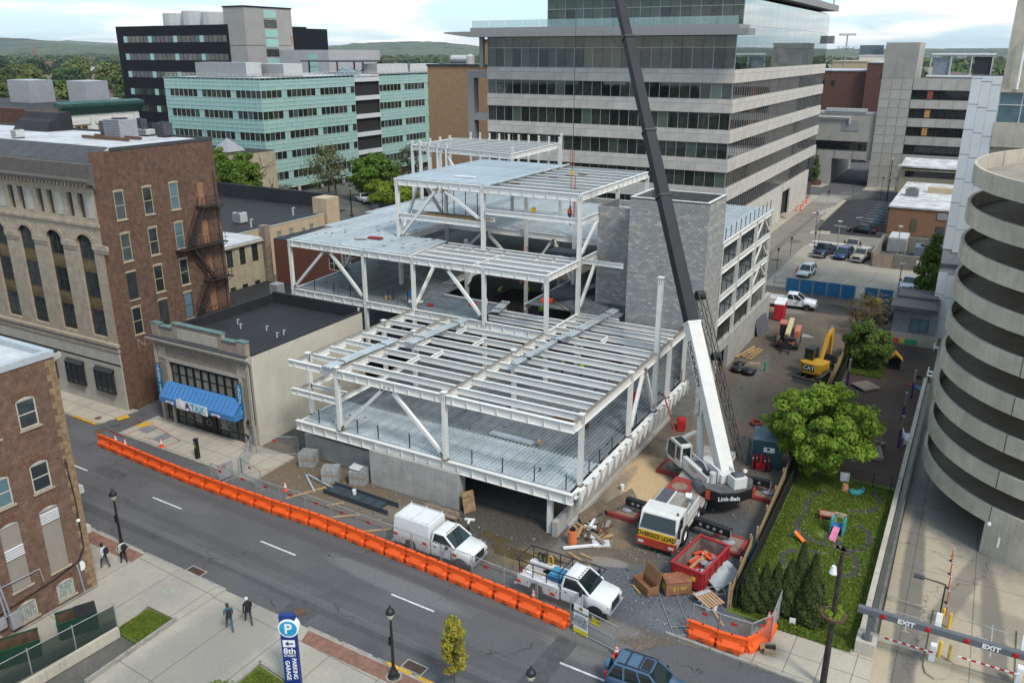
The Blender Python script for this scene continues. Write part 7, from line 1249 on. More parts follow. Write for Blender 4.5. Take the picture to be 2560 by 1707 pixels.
def cone(loc,lab,lying=False,s=1.):
 t=thing('traffic_cone',lab,'traffic cone',loc,0,'traffic cones');part('base',MB().box(-.19,.19,-.19,.19,0,.04),conem,t);part('cone_body',MB().lathe([(.15,.04),(.03,.72),(0,.72)],14),conem,t,smooth=False);part('white_collar',MB().lathe([(.104,.30),(.079,.46)],14).lathe([(.066,.53),(.053,.62)],14),wl,t);t.scale=(s,)*3
 if lying:t.rotation_euler=(R(80),0,R(70));t.location.z=.16
 return t
for p,l in(((-58.0,37.5,0),'cone leftmost behind the end of the barrier row'),((-56.75,37.45,0),'cone second from the left behind the barrier row'),((-54.05,38.75,.1),'cone on the pavement before the tax office'),((-40.5,38.5,0),'cone standing in the dirt before the block pallets'),((-18.9,36.1,0),'cone behind the barriers beside the welding truck'),((-12.85,34.0,0),'cone at the free end of the site gate'),((-21.6,122.5,.01),'cone alone in the concrete parking lot')):cone(p,'orange and white '+l)
cone((-7.4,38.35,0),'fallen orange cone behind the short barrier group',True);cone((-6.35,39.7,.9),'orange cone stuck upside down on the fence corner',False,.8)
for i,(x,y)in enumerate(((-31.5,171.6),(-31.0,173),(-31.6,178.6),(-31.6,182))):t=thing('traffic_drum','orange and white drum, %s along the office pavement'%('nearest','second','third','farthest')[i],'traffic drum',(x,y,.1),0,'drums by the office');part('drum',MB().lathe([(.34,0),(.3,.1),(.28,.95),(0,.95)],12),conem,t);part('white_band',MB().lathe([(.30,.25),(.297,.4)],12).lathe([(.292,.6),(.288,.75)],12),wl,t)
# ---------------- loose site materials ----------------
lumber=mat('fresh_lumber',(.42,.27,.13),.8,var=.18,vs=4,rnd=.15);oldw=mat('old_lumber',(.28,.21,.15),.9,var=.25,vs=4,rnd=.2);blkg=mat('pallet_block',(.33,.33,.32),.92,var=.15,vs=5,rnd=.12)
hb=MB()
for x0,x1,y0,y1 in((-.2,.2,-.1,-.07),(-.2,.2,.07,.1),(-.2,-.165,-.07,.07),(-.018,.018,-.07,.07),(.165,.2,-.07,.07)):hb.box(x0,x1,y0,y1,0,.2)
HBM=hb.mesh('block',blkg)
def cube_of_blocks(loc,rz,lab,n=(3,5,5)):
 t=thing('block_pallet',lab,'block pallet',loc,rz,'pallets of concrete blocks');part('pallet',MB().box(-.62,.62,-.55,.55,0,.03).box(-.62,.62,-.55,-.45,.03,.1).box(-.62,.62,-.05,.05,.03,.1).box(-.62,.62,.45,.55,.03,.1),oldw,t)
 for k in range(n[2]):
  for i in range(n[0]):
   for j in range(n[1]):o=link('block',HBM,t,(-.41+.41*i+random.uniform(-.015,.015),-.42+.21*j,.11+.205*k+(.06 if k>2 else 0)))
 part('spacer',MB().box(-.62,.62,-.55,.55,.73,.77),lumber,t);return t
cube_of_blocks((-41.7,42.3,0),R(20),'pallet of grey concrete blocks at the left against the low wall');cube_of_blocks((-38.5,41.2,0),R(28),'pallet of grey concrete blocks in front, middle of the three');cube_of_blocks((-36.5,42.0,0),R(15),'pallet of grey blocks with plastic sheet, nearest the tall concrete wall',(3,5,5));
pl=mat('clear_plastic',(.55,.56,.56),.25,var=.1);m_=MB();m_.add([(-.7,-.3,1.32),(.2,-.5,1.28),(.3,.2,1.33),(-.6,.5,1.36),(-.75,.0,.9)],((0,1,2,3),(0,3,4)));one('plastic_sheet',m_,pl,'clear plastic sheet draped on the right block pallet','plastic sheet',(-36.5,42.0,0),R(15))
dst=mat('dark_blue_steel',(.045,.06,.075),.5,var=.15)
t=thing('stair_tray','long dark blue steel stair landing lying on timbers in the dirt','steel stair',(-34.9,40.05,.12),R(-2));part('pan',MB().box(-2.9,2.1,-.55,.55,0,.06),dst,t);part('stringer',MB().box(-2.9,3.0,-.62,-.55,-.05,.28),dst,t);part('stringer',MB().box(-2.9,3.0,.55,.62,-.05,.28),dst,t);[part('cross_rib',MB().box(x,x+.05,-.55,.55,.06,.12),dst,t)for x in(-2.88,-1.6,.2,1.2,2.0)]
one('white_bucket',MB().lathe([(.0,0),(.13,0),(.15,.36),(.13,.36),(.12,.05),(0,.05)],14),wl,'white plastic bucket standing on the dark stair landing','bucket',(-35.6,40.3,.19));one('steel_angle',MB().box(-1.4,1.4,-.06,.06,0,.12),galv,'bent galvanised track lying left of the stair landing','steel track',(-39.6,40.1,.02),R(-35));one('steel_angle',MB().box(-1.5,1.5,-.07,.07,0,.1),galv,'long galvanised track leaning over the shorter track','steel track',(-39.1,40.6,.1),R(-12))
def plank(loc,L_,rz,lab,m=lumber,w_=.14,h_=.09,nm='plank',grp='loose timbers on the site'):return one(nm,MB().box(-L_/2,L_/2,-w_/2,w_/2,0,h_),m,lab,'timber',loc,rz,grp)
for x,y,L_,a,l in((-38.9,38.9,3.0,62,'long yellow timber beside the dirt cone'),(-36.0,38.7,1.2,50,'short yellow timber stack behind the barriers'),(-34.6,37.6,2.6,40,'timber leaning toward the fence left of the stair landing'),(-31.4,37.4,2.9,38,'timber lying in the gravel behind the barriers'),(-29.7,37.8,2.2,-18,'timber edge rail behind the enclosed truck'),(-44.2,39.6,2.4,55,'thin timber near the tax office fence'),(-18.3,41.0,1.9,-20,'yellow timber near the sand, lower'),(-18.0,41.5,1.0,-12,'short yellow timber beside the plywood'),(-9.2,39.8,1.9,-50,'timber beside the pallet on buckets')):plank((x,y,.02),L_,R(a),l)
t=thing('lumber_pile','pile of long brown timbers against the tall concrete wall','timber pile',(-28.9,41.3,0),R(-4))
for k in range(16):part('timber',MB().obox((random.uniform(-.25,.25),-.5+(k%6)*.19,.1+.13*(k//6)),(random.uniform(2.4,3.2),.14,.11),R(random.uniform(-5,5))),oldw,t)
one('leaning_panel',MB().obox((0,0,.75),(.9,.06,1.5),0,0,R(-14)).obox((0,-.05,.4),(.8,.03,.08),0,0,R(-14)).obox((0,-.03,.8),(.8,.03,.08),0,0,R(-14)).obox((0,-.01,1.2),(.8,.03,.08),0,0,R(-14)),MATS['plywood'],'brown plywood panel leaning on the end of the concrete wall','panel',(-27.4,42.6,0),R(60))
one('white_bracket',MB().box(-.35,.35,-.07,.07,0,.12).box(-.07,.07,-.5,-.07,0,.12),wl,'white T shaped bracket on the dirt by the wall end','bracket',(-26.7,41.6,.02),R(20))
def roll(loc):
 t=thing('orange_mesh_roll','upright roll of orange safety mesh with black core','mesh roll',loc);part('mesh',MB().lathe([(.27,0)]+[(.27+.03*((k%2)),.04+.047*k)for k in range(22)]+[(.22,1.06)],16),mat('orange_mesh',(.62,.16,.05),.7,var=.15),t);part('core',MB().lathe([(.2,1.0),(.2,1.12),(.14,1.12),(.14,.9),(0,.9)],14),trim,t)
roll((-19.4,42.4,0))
one('white_beam',MB().box(-1.15,1.15,-.08,.08,0,.14),wl,'white painted beam lying before the orange mesh roll','beam',(-18.7,42.2,.1),R(38));t=thing('plywood_stack','stack of weathered plywood with torn sheet on top','plywood',(-17.7,43.15,0),R(24));[part('sheet',MB().box(-.7+.03*k,.7+.02*k,-.5,.5,.04*k,.035+.04*k),oldw,t)for k in range(4)];part('torn_wrap',MB().obox((0,0,.18),(1.1,.8,.02),R(8)),pl,t)
for k,(x,y,a,l)in enumerate(((-19.7,45.4,40,'first'),(-19.4,46.6,35,'second'),(-18.7,47.5,30,'third'),(-18.3,49.0,25,'fourth'))):one('formwork_panel',MB().obox((0,0,.5),(1.2,.06,1.2),0,0,R(-62)),oldw,'grey plywood form panel leaning by the footing, %s from the street'%l,'panel',(x,y,0),R(-60+a*.3),'form panels along the footing')
t=thing('rubble_heap','heap of timber offcuts and scrap beside the footing corner','rubble',(-18.9,44.3,0));
for k in range(26):part('offcut',MB().obox((random.uniform(-1.0,1.2),random.uniform(-1.0,1.3),random.uniform(.06,.35)),(random.uniform(.3,1.5),random.uniform(.08,.3),random.uniform(.05,.12)),random.uniform(0,3),random.uniform(-.2,.2)),random.choice((oldw,lumber,kerbm,wl,rust)),t)
tag(link('site_stones',None),kind='stuff')if False else None
rs=np.random.RandomState(8);st_=MB()
for k in range(900):
 x,y=(rs.uniform(-15.5,-9.3),rs.uniform(37.5,47))if k<320 else((rs.uniform(-20,-10),rs.uniform(44,95))if k<640 else(rs.uniform(-45,-21),rs.uniform(37.9,42.2)))
 s_=rs.uniform(.03,.1);st_.obox((x,y,s_*.4),(s_*1.5,s_,s_),rs.uniform(0,3),rs.uniform(-.4,.4))
tag(part('loose_stones',st_,mat('loose_stone',(.24,.235,.22),.95,var=.3,island=.5)),kind='stuff')
RD=mat('dumpster_red',(.34,.02,.025),.5,var=.12,vs=1.5,dirt=.2);rin=mat('dumpster_inside',(.27,.20,.17),.8,var=.3,vs=1.2,dirt=.3)
t=thing('red_dumpster','red roll off dumpster half full of scrap beside the crane','dumpster',(-11.25,43.3,0),R(-99));L_,W_,H_=1.85,.98,1.35
for s in(-1,1):
 part('side_wall',MB().box(-L_,L_,s*W_-.04,s*W_+.04,.2,H_),RD,t);part('top_rail',MB().box(-L_-.05,L_+.05,s*W_-.08,s*W_+.08,H_,H_+.1),RD,t);part('inside_wall',MB().box(-L_+.05,L_-.05,s*(W_-.05)-.008,s*(W_-.05)+.008,.25,H_),rin,t)
 for k in range(5):part('side_rib',MB().box(-L_+.3+k*.78,-L_+.4+k*.78,s*(W_+.07)-.035,s*(W_+.07)+.035,.2,H_),RD,t)
for s in(-1,1):part('end_wall',MB().box(s*L_-.04,s*L_+.04,-W_+.04,W_-.04,.2,H_),RD,t);part('end_rail',MB().box(s*L_-.08,s*L_+.08,-W_-.08,W_+.08,H_+.001,H_+.101),RD,t);part('inside_end',MB().box(s*(L_-.06)-.01,s*(L_-.06)+.01,-W_+.06,W_-.06,.25,H_),rin,t)
part('floor',MB().box(-L_,L_,-W_,W_,.15,.25),RD,t);part('skid',MB().box(-L_,L_,-.5,-.38,0,.15).box(-L_,L_,.38,.5,0,.15),trim,t)
for dx,dz in((-.5,.8),(.45,.85)):part('sticker',MB().box(L_+.042,L_+.05,dx-.14,dx+.14,dz-.12,dz+.14),MATS['caution_yellow'],t)
text("'28",.3,MATS['caution_yellow'],t,(L_+.05,.1,.62),(R(90),0,R(90)),.003)
for k in range(34):part('scrap',MB().obox((random.uniform(-1.3,1.3),random.uniform(-.7,.7),random.uniform(.3,.75)),(random.uniform(.2,1.0),random.uniform(.08,.3),random.uniform(.05,.16)),random.uniform(0,3),random.uniform(-.4,.4)),random.choice((galv,wl,trim,hv,conem,lumber,galv)),t)
gbx=mat('gang_box_brown',(.27,.135,.065),.6,var=.15,vs=2,dirt=.2)
t=thing('tool_chest','closed brown steel tool chest with painted letters beside the dumpster','tool chest',(-11.95,40.9,0),R(38));part('box',MB().box(-.78,.78,-.48,.48,.1,.85),gbx,t,bev=.02);part('lid',MB().box(-.8,.8,-.5,.5,.86,.98),mat('rusty_lid',(.30,.12,.06),.7,var=.25),t,bev=.03);part('skid',MB().box(-.7,-.55,-.45,.45,0,.1).box(.55,.7,-.45,.45,0,.1),gbx,t);text('E I W',.34,MATS['caution_yellow'],t,(.05,-.487,.5),ext=.003);part('warning_sticker',MB().box(-.787,-.78,-.2,.2,.3,.65),MATS['caution_yellow'],t)
t=thing('tool_chest','open brown steel tool chest with raised lid on the gravel','tool chest',(-13.55,40.2,0),R(-35));part('box',MB().box(-.75,.75,-.4,-.36,.1,.62).box(-.75,.75,.36,.4,.1,.62).box(-.75,-.71,-.36,.36,.1,.62).box(.71,.75,-.36,.36,.1,.62).box(-.75,.75,-.4,.4,.06,.1),gbx,t);part('lid',MB().obox((0,.46,.98),(1.5,.05,.82),0,0,R(-14)),gbx,t);plank((-14.0,39.85,.02),.9,R(-40),'short timber skid under the open tool chest')
t=thing('wooden_pallet','slatted wooden pallet resting on white buckets','pallet',(-9.9,40.55,.42),R(-35));[part('slat',MB().box(-.75,.75,-.58+.2*k,-.44+.2*k,.06,.085),mat('pallet_wood',(.46,.28,.15),.8,var=.12,rnd=.12),t)for k in range(6)];[part('runner',MB().box(x-.04,x+.04,-.58,.58,0,.06),oldw,t)for x in(-.6,0,.6)];part('metal_offcut',MB().box(-.65,-.4,-.5,.45,.086,.1),galv,t)
for i,(x,y)in enumerate(((-10.4,40.7),(-10.1,40.35),(-9.8,40.15),(-9.45,40.25),(-9.5,40.7))):b_=thing('bucket','white bucket under the wooden pallet, %s from the left'%ordw[i],'bucket',(x,y,0),0,'buckets under the pallet');part('pail',MB().lathe([(0,0),(.14,0),(.16,.4),(0,.4)],14),wl,b_);part('rim',MB().lathe([(.165,.34),(.175,.36),(.165,.38)],14),wl if i<4 else mat('green_lid',(.02,.25,.15),.5),b_)
t=thing('sheet_bundle','bundle of translucent corrugated sheets leaning near the wooden fence','plastic sheets',(-9.7,43.2,0),R(70));[part('sheet',MB().obox((0,.1*k,.35+.03*k),(2.4,.9,.02),0,0,R(30)),mat('pale_sheet',(.45,.50,.53),.3,metal=.2,var=.15),t)for k in range(4)]
t=thing('fallen_fence_frame','galvanised fence frame lying flat across the gravel','fence panel',(-11.6,39.3,.05),R(-57));m_=MB();m_.tube((-2.4,-.5,0),(2.4,-.5,0),.025).tube((-2.4,.5,0),(2.4,.5,0),.025).tube((-2.4,-.5,0),(-2.4,.5,0),.025).tube((2.4,-.5,0),(2.4,.5,0),.025).tube((1.7,-.5,0),(1.7,.5,0),.02).tube((1.7,0,0),(2.4,0,0),.02);part('frame',m_,wire,t)
m_=MB();m_.tube((-.5,-.35,.3),(.5,-.35,.3),.02).tube((-.5,.35,.3),(.5,.35,.3),.02)
for x in(-.5,0,.5):m_.tube((x,-.35,.3),(x,.35,.3),.02)
for x in(-.5,.5):m_.tube((x,-.35,0),(x,-.35,.3),.02).tube((x,.35,0),(x,.35,.3),.02)
one('wire_stand',m_,wire,'small wire trestle near the wooden fence','trestle',(-9.8,41.7,0),R(30))
t=thing('cardboard_box','open cardboard box on the corner pavement','box',(-5.85,38.1,.1),R(15));cbm=mat('cardboard',(.40,.29,.19),.9,var=.1);part('sides',MB().box(-.3,.3,-.25,-.23,0,.4).box(-.3,.3,.23,.25,0,.4).box(-.3,-.28,-.23,.23,0,.4).box(.28,.3,-.23,.23,0,.4).box(-.3,.3,-.25,.25,0,.02),cbm,t);part('flap',MB().obox((-.4,0,.36),(.25,.46,.015),0,R(-30)).obox((0,-.35,.36),(.56,.22,.015),0,0,R(-30)),cbm,t);part('black_cloth',MB().obox((0,0,.2),(.4,.35,.2)),trim,t)
for x,y,l in((-13.2,52.6,'lying'),):pass
one('white_pail',MB().lathe([(0,0),(.14,0),(.16,.4),(0,.4)],14),wl,'white pail tipped over near the red posts','bucket',(-12.3,57.6,.15)).rotation_euler=(R(70),0,R(30));one('white_pail',MB().lathe([(0,0),(.14,0),(.16,.4),(0,.4)],14),wl,'white pail at the edge of the sand patch','bucket',(-19.3,50.6,0))
t=thing('storage_container','blue green steel storage container with ribbed pale roof beneath the big tree','container',(-11.2,60.2,0),R(10));tg=mat('container_teal',(.035,.085,.10),.55,var=.12,dirt=.1);part('body',MB().box(-1.1,1.1,-1.2,1.2,.1,2.25),tg,t);part('roof',MB().box(-1.15,1.15,-1.25,1.25,2.25,2.3),mat('container_roof',(.16,.23,.27),.5,var=.15,metal=.2),t);[part('roof_rib',MB().box(-1.15,1.15,-1.2+.24*k,-1.12+.24*k,2.3,2.33),MATS['container_roof'],t)for k in range(11)];part('door_leaf',MB().obox((-1.3,-1.0,1.15),(.06,.9,2.0),R(15)),tg,t);part('sign',MB().box(-.3,.5,-1.22,-1.2,1.35,1.75),wl,t);part('sign_emblem',MB().box(-.05,.15,-1.228,-1.22,1.5,1.7),trim,t)
for i,(x,y)in enumerate(((-11.9,58.5),(-11.65,58.7),(-11.0,58.5),(-10.75,58.7))):t=thing('red_delineator','red post with white bands before the container, %s from the left'%ordw[i],'post',(x,y,0),0,'red posts before the container');part('base',MB().lathe([(.2,0),(.2,.06),(.06,.1)],10),trim,t);part('tube',MB().tube((0,0,.08),(0,0,1.15),.055,8),mat('post_red',(.5,.02,.025),.5),t);part('white_band',MB().tube((0,0,.85),(0,0,.95),.058,8),wl,t)
one('red_jack',MB().prism([(-.3,-.25),(.3,-.25),(.2,.3),(-.2,.3)],0,.5).box(-.1,.1,-.1,.1,.5,1.2),MATS['post_red'],'red steel jack stand between the red posts','jack stand',(-11.33,58.7,0));one('welding_generator',MB().box(-.35,.35,-.5,.5,.15,.85).box(-.28,.28,-.4,.4,.85,.95).tube((-.3,-.4,.12),(.3,-.4,.12),.12).tube((-.3,.4,.12),(.3,.4,.12),.12),MATS['post_red'],'red portable generator below the block tower','generator',(-18.9,62.6,0),R(20));one('steel_channel',MB().box(-1.4,1.4,-.18,.18,0,.2),galv,'steel channel on the dirt beside the red generator','steel beam',(-18.0,61.2,0),R(72));one('hose_reel',MB().lathe([(.5,.1),(.55,.2),(.5,.3),(.3,.3),(.3,.1)],16),cred,'small red hose coil lying in the middle of the dirt yard','hose coil',(-13.6,66.6,0))
one('green_standpipe',MB().tube((0,0,0),(0,0,.95),.1,10).tube((0,0,.95),(0,0,1.1),.07,8),mat('standpipe_green',(.03,.30,.20),.5),'green standpipe in the dirt yard','standpipe',(-15.95,79.6,0))
def ladder(name,p,q,w_,m,lab):
 t=thing(name,lab,'ladder',p);p=Vector(p);q=Vector(q);d=(q-p);s=Vector((0,1,0)).cross(d).normalized();s=s if s.length>.1 else Vector((1,0,0));s=Vector((d.y,-d.x,0)).normalized()if Vector((d.x,d.y,0)).length>.05 else Vector((1,0,0));a=s*w_/2;part('rail',MB().bar(p-a,q-a,.04,.09),m,t,True);part('rail',MB().bar(p+a,q+a,.04,.09),m,t,True);n_=int(d.length/.3);[part('rung',MB().tube(p+d*((k+.5)/n_)-a,p+d*((k+.5)/n_)+a,.018,5),m,t,True)for k in range(n_)]
lr=mat('ladder_red',(.40,.10,.07),.6,var=.1);ladder('extension_ladder',(-17.8,59.2,0),(-19.3,58.6,4.6),.42,lr,'long red extension ladder leaning on the lower deck edge');ladder('extension_ladder',(-38.0,69.6,8.4),(-38.2,70.6,12),.4,lr,'red ladder on the middle deck under the roof block');ladder('extension_ladder',(-31.2,68.6,8.4),(-31.4,68.2,12.6),.4,lr,'red ladder standing on the right hand middle deck');ladder('extension_ladder',(-31.5,66.8,15.5),(-31.6,67.2,19.6),.38,lr,'red ladder reaching the open roof beams');ladder('step_ladder',(-35.3,68.6,8.4),(-34.9,68.9,10.4),.45,hvw,'pale step ladder standing on the middle deck');ladder('roof_ladder',(-38.2,80.6,17.0),(-38.2,80.9,20.2),.45,lr,'red ladder at the rear edge of the roof deck')
t=thing('steel_stair_flight','dark steel stair flight and landing lying on the middle deck before the tower','steel stair',(-32,68,8.5),R(50));part('landing',MB().box(-2.2,1.0,-1.2,1.2,0,.3),dst,t);part('flight',MB().obox((2.8,.1,.5),(4.4,1.1,.25),0,R(-14)),dst,t);[part('tread',MB().obox((1.2+.32*k,.1,.35+.085*k),(.26,1.0,.04)),hv,t)for k in range(11)]
t=thing('steel_landing','round ended dark landing hung below the roof beams','steel stair',(-32.5,68,12.4));part('slab',MB().prism([(-1.6,-.8),(1.2,-.8),(1.8,-.3),(1.8,.6),(1.2,1.0),(-1.6,1.0)],0,.3),dst,t)
t=thing('lumber_pile','pile of fresh planks beside the retaining wall door','timber pile',(-18.5,84,0),R(80));[part('plank',MB().obox((random.uniform(-.3,.3),-.7+.22*k,.1+.1*(k%2)),(random.uniform(3,4.5),.2,.07),R(random.uniform(-8,8))),lumber,t)for k in range(7)];one('plywood_offcut',MB().box(-.6,.6,-.4,.4,0,.03),oldw,'pale plywood offcut beside the plank pile','plywood',(-17.4,81.3,.02),R(10))
bagm=mat('black_bag',(.02,.02,.022),.3,var=.2)
for i,(x,y,s)in enumerate(((-18.3,78.3,.7),(-17.2,78.2,.8),(-18.6,80,.6))):
 mb=MB();n_=10;pr_=[[(s*(1+.18*math.sin(3*a+j*1.3+i))*math.sin(math.pi*(j+.6)/7.2)*math.cos(a),s*(1+.15*math.cos(2*a+j))*math.sin(math.pi*(j+.6)/7.2)*math.sin(a),.05+s*.75*(1-math.cos(math.pi*(j+.6)/7.2))/2)for a in[2*math.pi*k/n_ for k in range(n_)]]for j in range(7)];mb.loft(pr_);one('rubbish_bag',mb,bagm,'black plastic rubbish bag by the retaining wall, %s'%('left of the pair','with silver tape on the right','topmost')[i],'rubbish bag',(x,y,0),0,'black rubbish bags',True)
for i in range(3):one('grey_mesh_panel',MB().obox((0,.12*i,.9),(3.2,.05,1.9),0,0,R(-16)),mat('grey_mesh',(.10,.105,.12),.6,var=.1),'dark grey panel leaning on the retaining wall, %s of three'%('front','middle','rear')[i],'panel',(-19.2+.08*i,91.5+.3*i,0),R(82),'panels leaning on the retaining wall')
t=thing('portable_toilet','red portable toilet with white roof beside the retaining wall','portable toilet',(-18.6,97.5,0),R(5));part('cabin',MB().box(-.55,.55,-.55,.55,.05,2.05),mat('toilet_red',(.42,.015,.03),.5,var=.06),t,bev=.04);part('roof',MB().prismx([(-.6,2.05),(.6,2.05),(.45,2.25),(-.45,2.25)],-.6,.6),wl,t);part('door',MB().box(-.4,.4,-.57,-.55,.12,1.95),MATS['toilet_red'],t);part('vent',MB().tube((.3,.3,2.2),(.3,.3,2.5),.05),wl,t)
t=thing('portable_toilet','second red portable toilet just behind the first','portable toilet',(-18.7,99.0,0),R(5));part('cabin',MB().box(-.55,.55,-.55,.55,.05,2.05),MATS['toilet_red'],t,bev=.04);part('roof',MB().prismx([(-.6,2.05),(.6,2.05),(.45,2.25),(-.45,2.25)],-.6,.6),wl,t)
bsc=mat('blue_screen',(.02,.16,.34),.6,var=.1,vs=1.5)
for i in range(5):x0=-20.6+1.72*i;t=thing('screened_fence_panel','blue screened fence panel, %s from the left of the long run'%ordw[i],'fence panel',(x0,110.6,0),0,'blue screened fence panels');linkpanel(t,(x0,110.6),(x0+1.66,110.65),1.9,.05,False,True,False);part('screen',MB().box(x0+.04,x0+1.62,110.55,110.57,.1,1.9),bsc,t,True)
for i in range(2):x0=-10.9+1.7*i;t=thing('screened_fence_panel','blue screened fence panel, %s of the short run behind the yellow barrels'%('left','right')[i],'fence panel',(x0,110.6,0),0,'blue screened fence panels');linkpanel(t,(x0,110.6),(x0+1.6,110.7),1.9,.05,False,True,False);part('screen',MB().box(x0+.04,x0+1.56,110.55,110.57,.1,1.9),bsc,t,True)
for i,(a,b)in enumerate((((-23.8,110.8),(-22.2,110.7)),((-22.1,110.7),(-20.7,110.6)),((-12.0,110.6),(-11,110.6)))):t=thing('fence_panel','bare chain link panel beside the blue screens, %s from the left'%ordw[i],'fence panel',(*a,0),0,'bare panels beside the blue screens');linkpanel(t,a,b,1.9,.05,False)
for i,x in enumerate((-10.1,-9.1)):one('yellow_tank',MB().loft([[(x_,-.3,.05),(x_,.3,.05),(x_,.36,.6),(x_,.2,.95),(x_,-.2,.95),(x_,-.36,.6)]for x_ in(-.45,-.38,.38,.45)]),MATS['banner_yellow'],'%s yellow spill barrel before the blue screen'%('left','right')[i],'barrel',(x,109.4,0),0,'yellow barrels')
wf=mat('fence_plank',(.42,.30,.16),.85,var=.15,rnd=.12,vs=3);segs=[((-9.66,90),(-9.44,75.6)),((-9.44,75.6),(-9.2,59.2)),((-9.2,59.2),(-8.8,47.5)),((-8.95,46.4),(-8.7,40.8))]
pk=MB().box(-.07,.07,-.012,.012,0,1.55).mesh('plank',wf)
WFt=thing('wooden_fence','long new wooden plank fence between the site and the playground','fence',(-9.2,65,0))
cntp=0;restp=MB()
for a,b in segs[::-1]:
 A_,B_=Vector((*a,0)),Vector((*b,0));d=(B_-A_);n_=int(d.length/.15);rz=math.atan2(d.y,d.x)
 for k in range(n_):
  c=B_-d*((k+.5)/n_);h_=random.uniform(-.03,.03)
  if cntp<300:o=link('plank',pk,WFt,c+Vector((0,0,.08+h_))-Vector(WFt.location),rz);cntp+=1
  else:restp.obox(c+Vector((0,0,.85+h_)),(.14,.024,1.55),rz)
 ps=MB();m2=int(d.length/2.4)
 for k in range(m2+1):c=A_+d*(k/m2);part('post',MB().box(c.x-.17,c.x-.06,c.y-.05,c.y+.05,0,1.75),wf,WFt,True)
 for z in(.45,1.3):part('rail',MB().bar(A_+Vector((-.06,0,z)),B_+Vector((-.06,0,z)),.05,.1),wf,WFt,True)
tag(part('remaining_planks',restp,wf,WFt,True),kind='stuff')
bf=thing('black_mesh_fence','black mesh fence running behind the wooden fence beside the lawn','fence',(-8.7,60,0));bsm=mat('black_screen',(.012,.014,.013),.7,var=.2)
for a,b in zip(np.arange(41,92,2.5),np.arange(43.5,94.5,2.5)):
 if a>84:break
 xa,xb=-8.45-.0115*(a-41),-8.45-.0115*(b-41);part('screen',MB().face((xa,a,.1),(xb,b,.1),(xb,b,1.45),(xa,a,1.45)),bsm,bf,True);part('post',MB().tube((xa,a,0),(xa,a,1.5),.035,6),trim,bf,True);part('rail',MB().tube((xa,a,1.45),(xb,b,1.45),.025,5),trim,bf,True)
part('blue_tarp',MB().face((-8.72,44.6,.2),(-8.75,47,.2),(-8.75,47,1.2),(-8.72,44.6,1.25)),bsc,bf,True)
# ---------------- puddles and deck clutter ----------------
pud=mat('muddy_puddle',(.10,.075,.042),.06,var=.15,vs=.8,spec=.6)
for cx,cy,rx,ry,ph in((-22.3,39.6,1.5,.75,0),(-24.2,40.6,1.1,.5,1),(-19.9,40.2,.8,.4,2),(-14.8,93,1.0,.5,3)):sheet('puddle',[(cx+rx*(1+.22*math.sin(3*a+ph)+.1*math.sin(7*a))*math.cos(a),cy+ry*(1+.25*math.cos(2*a+ph))*math.sin(a))for a in[2*math.pi*k/26 for k in range(26)]],.009,pud)
for x,y,z,sx,sy,sz,m_,rz,nm,l,c in((-45.0,60.6,8.42,.35,.35,.5,bsc,0,'blue_drum','small blue drum on the middle left deck','drum'),(-43.6,59.4,8.42,1.4,.7,.04,wl,20,'white_board','white board lying on the middle left deck','board'),(-46.4,59.0,8.42,.6,.4,.3,lumber,40,'tool_crate','small wooden tool crate on the middle left deck','crate'),(-41.6,58.9,8.42,.5,.4,.25,cred,10,'red_tool_box','red tool box beside the middle deck opening','tool box'),(-38.3,60.9,8.42,.7,.5,.3,MATS['post_red'],30,'red_compressor','red compressor at the edge of the middle deck opening','compressor'),(-37.5,61.8,8.42,.25,.25,.55,wl,0,'white_pail','white pail beside the red compressor','bucket'),(-33.0,65.2,8.42,1.1,.6,.35,conem,15,'orange_hose_heap','heap of orange hose on the right middle deck','hose'),(-31.6,64.9,8.42,3.2,.16,.1,lumber,-38,'plank','loose plank crossing the right middle deck edge','timber'),(-49.5,61.5,13.25,1.5,.5,.2,MATS['mat_red'],4,'red_bundle','red strapped bundle on the upper left deck','bundle'),(-50.5,60.5,13.25,1.2,.1,.08,rust,25,'rusty_angle','rusty angle on the upper left deck','steel angle'),(-42.5,66.5,18.9,2.2,.25,.12,wl,5,'white_strip','white strip lying on the roof deck','board'),(-26.8,47.6,3.55,3.6,.5,.2,galv,-2,'deck_offcut_stack','stack of deck offcuts across the front deck','metal sheets'),(-24.5,47.5,3.75,.3,.25,.25,lumber,0,'cardboard_spool','brown spool on the deck offcuts','spool'),(-21.8,58.5,3.55,.4,.35,.8,MATS['post_red'],0,'red_canister','red canister near the right deck edge','canister'),(-34,64.2,16.75,.35,.3,.4,MATS['banner_yellow'],0,'yellow_bucket','yellow bucket on the upper beam','bucket')):
 one(nm,MB().box(-sx/2,sx/2,-sy/2,sy/2,0,sz*.8).box(-sx*.44,sx*.44,-sy*.44,sy*.44,sz*.8,sz),m_,l,c,(x,y,z),R(rz),bev=.015)
dl=MB();rs=np.random.RandomState(9)
for k in range(160):
 x,y,z=((rs.uniform(-56,-43),rs.uniform(58,65),8.44),(rs.uniform(-42,-20),rs.uniform(43,60),3.56),(rs.uniform(-57,-44),rs.uniform(58,71),13.24),(rs.uniform(-34,-26),rs.uniform(64.5,80),8.44))[k%4];dl.obox((x,y,z),(rs.uniform(.1,.45),rs.uniform(.04,.15),.04),rs.uniform(0,3))
tag(part('deck_litter',dl,mat('litter',(.22,.18,.14),.9,var=.3,island=.8)),kind='stuff')
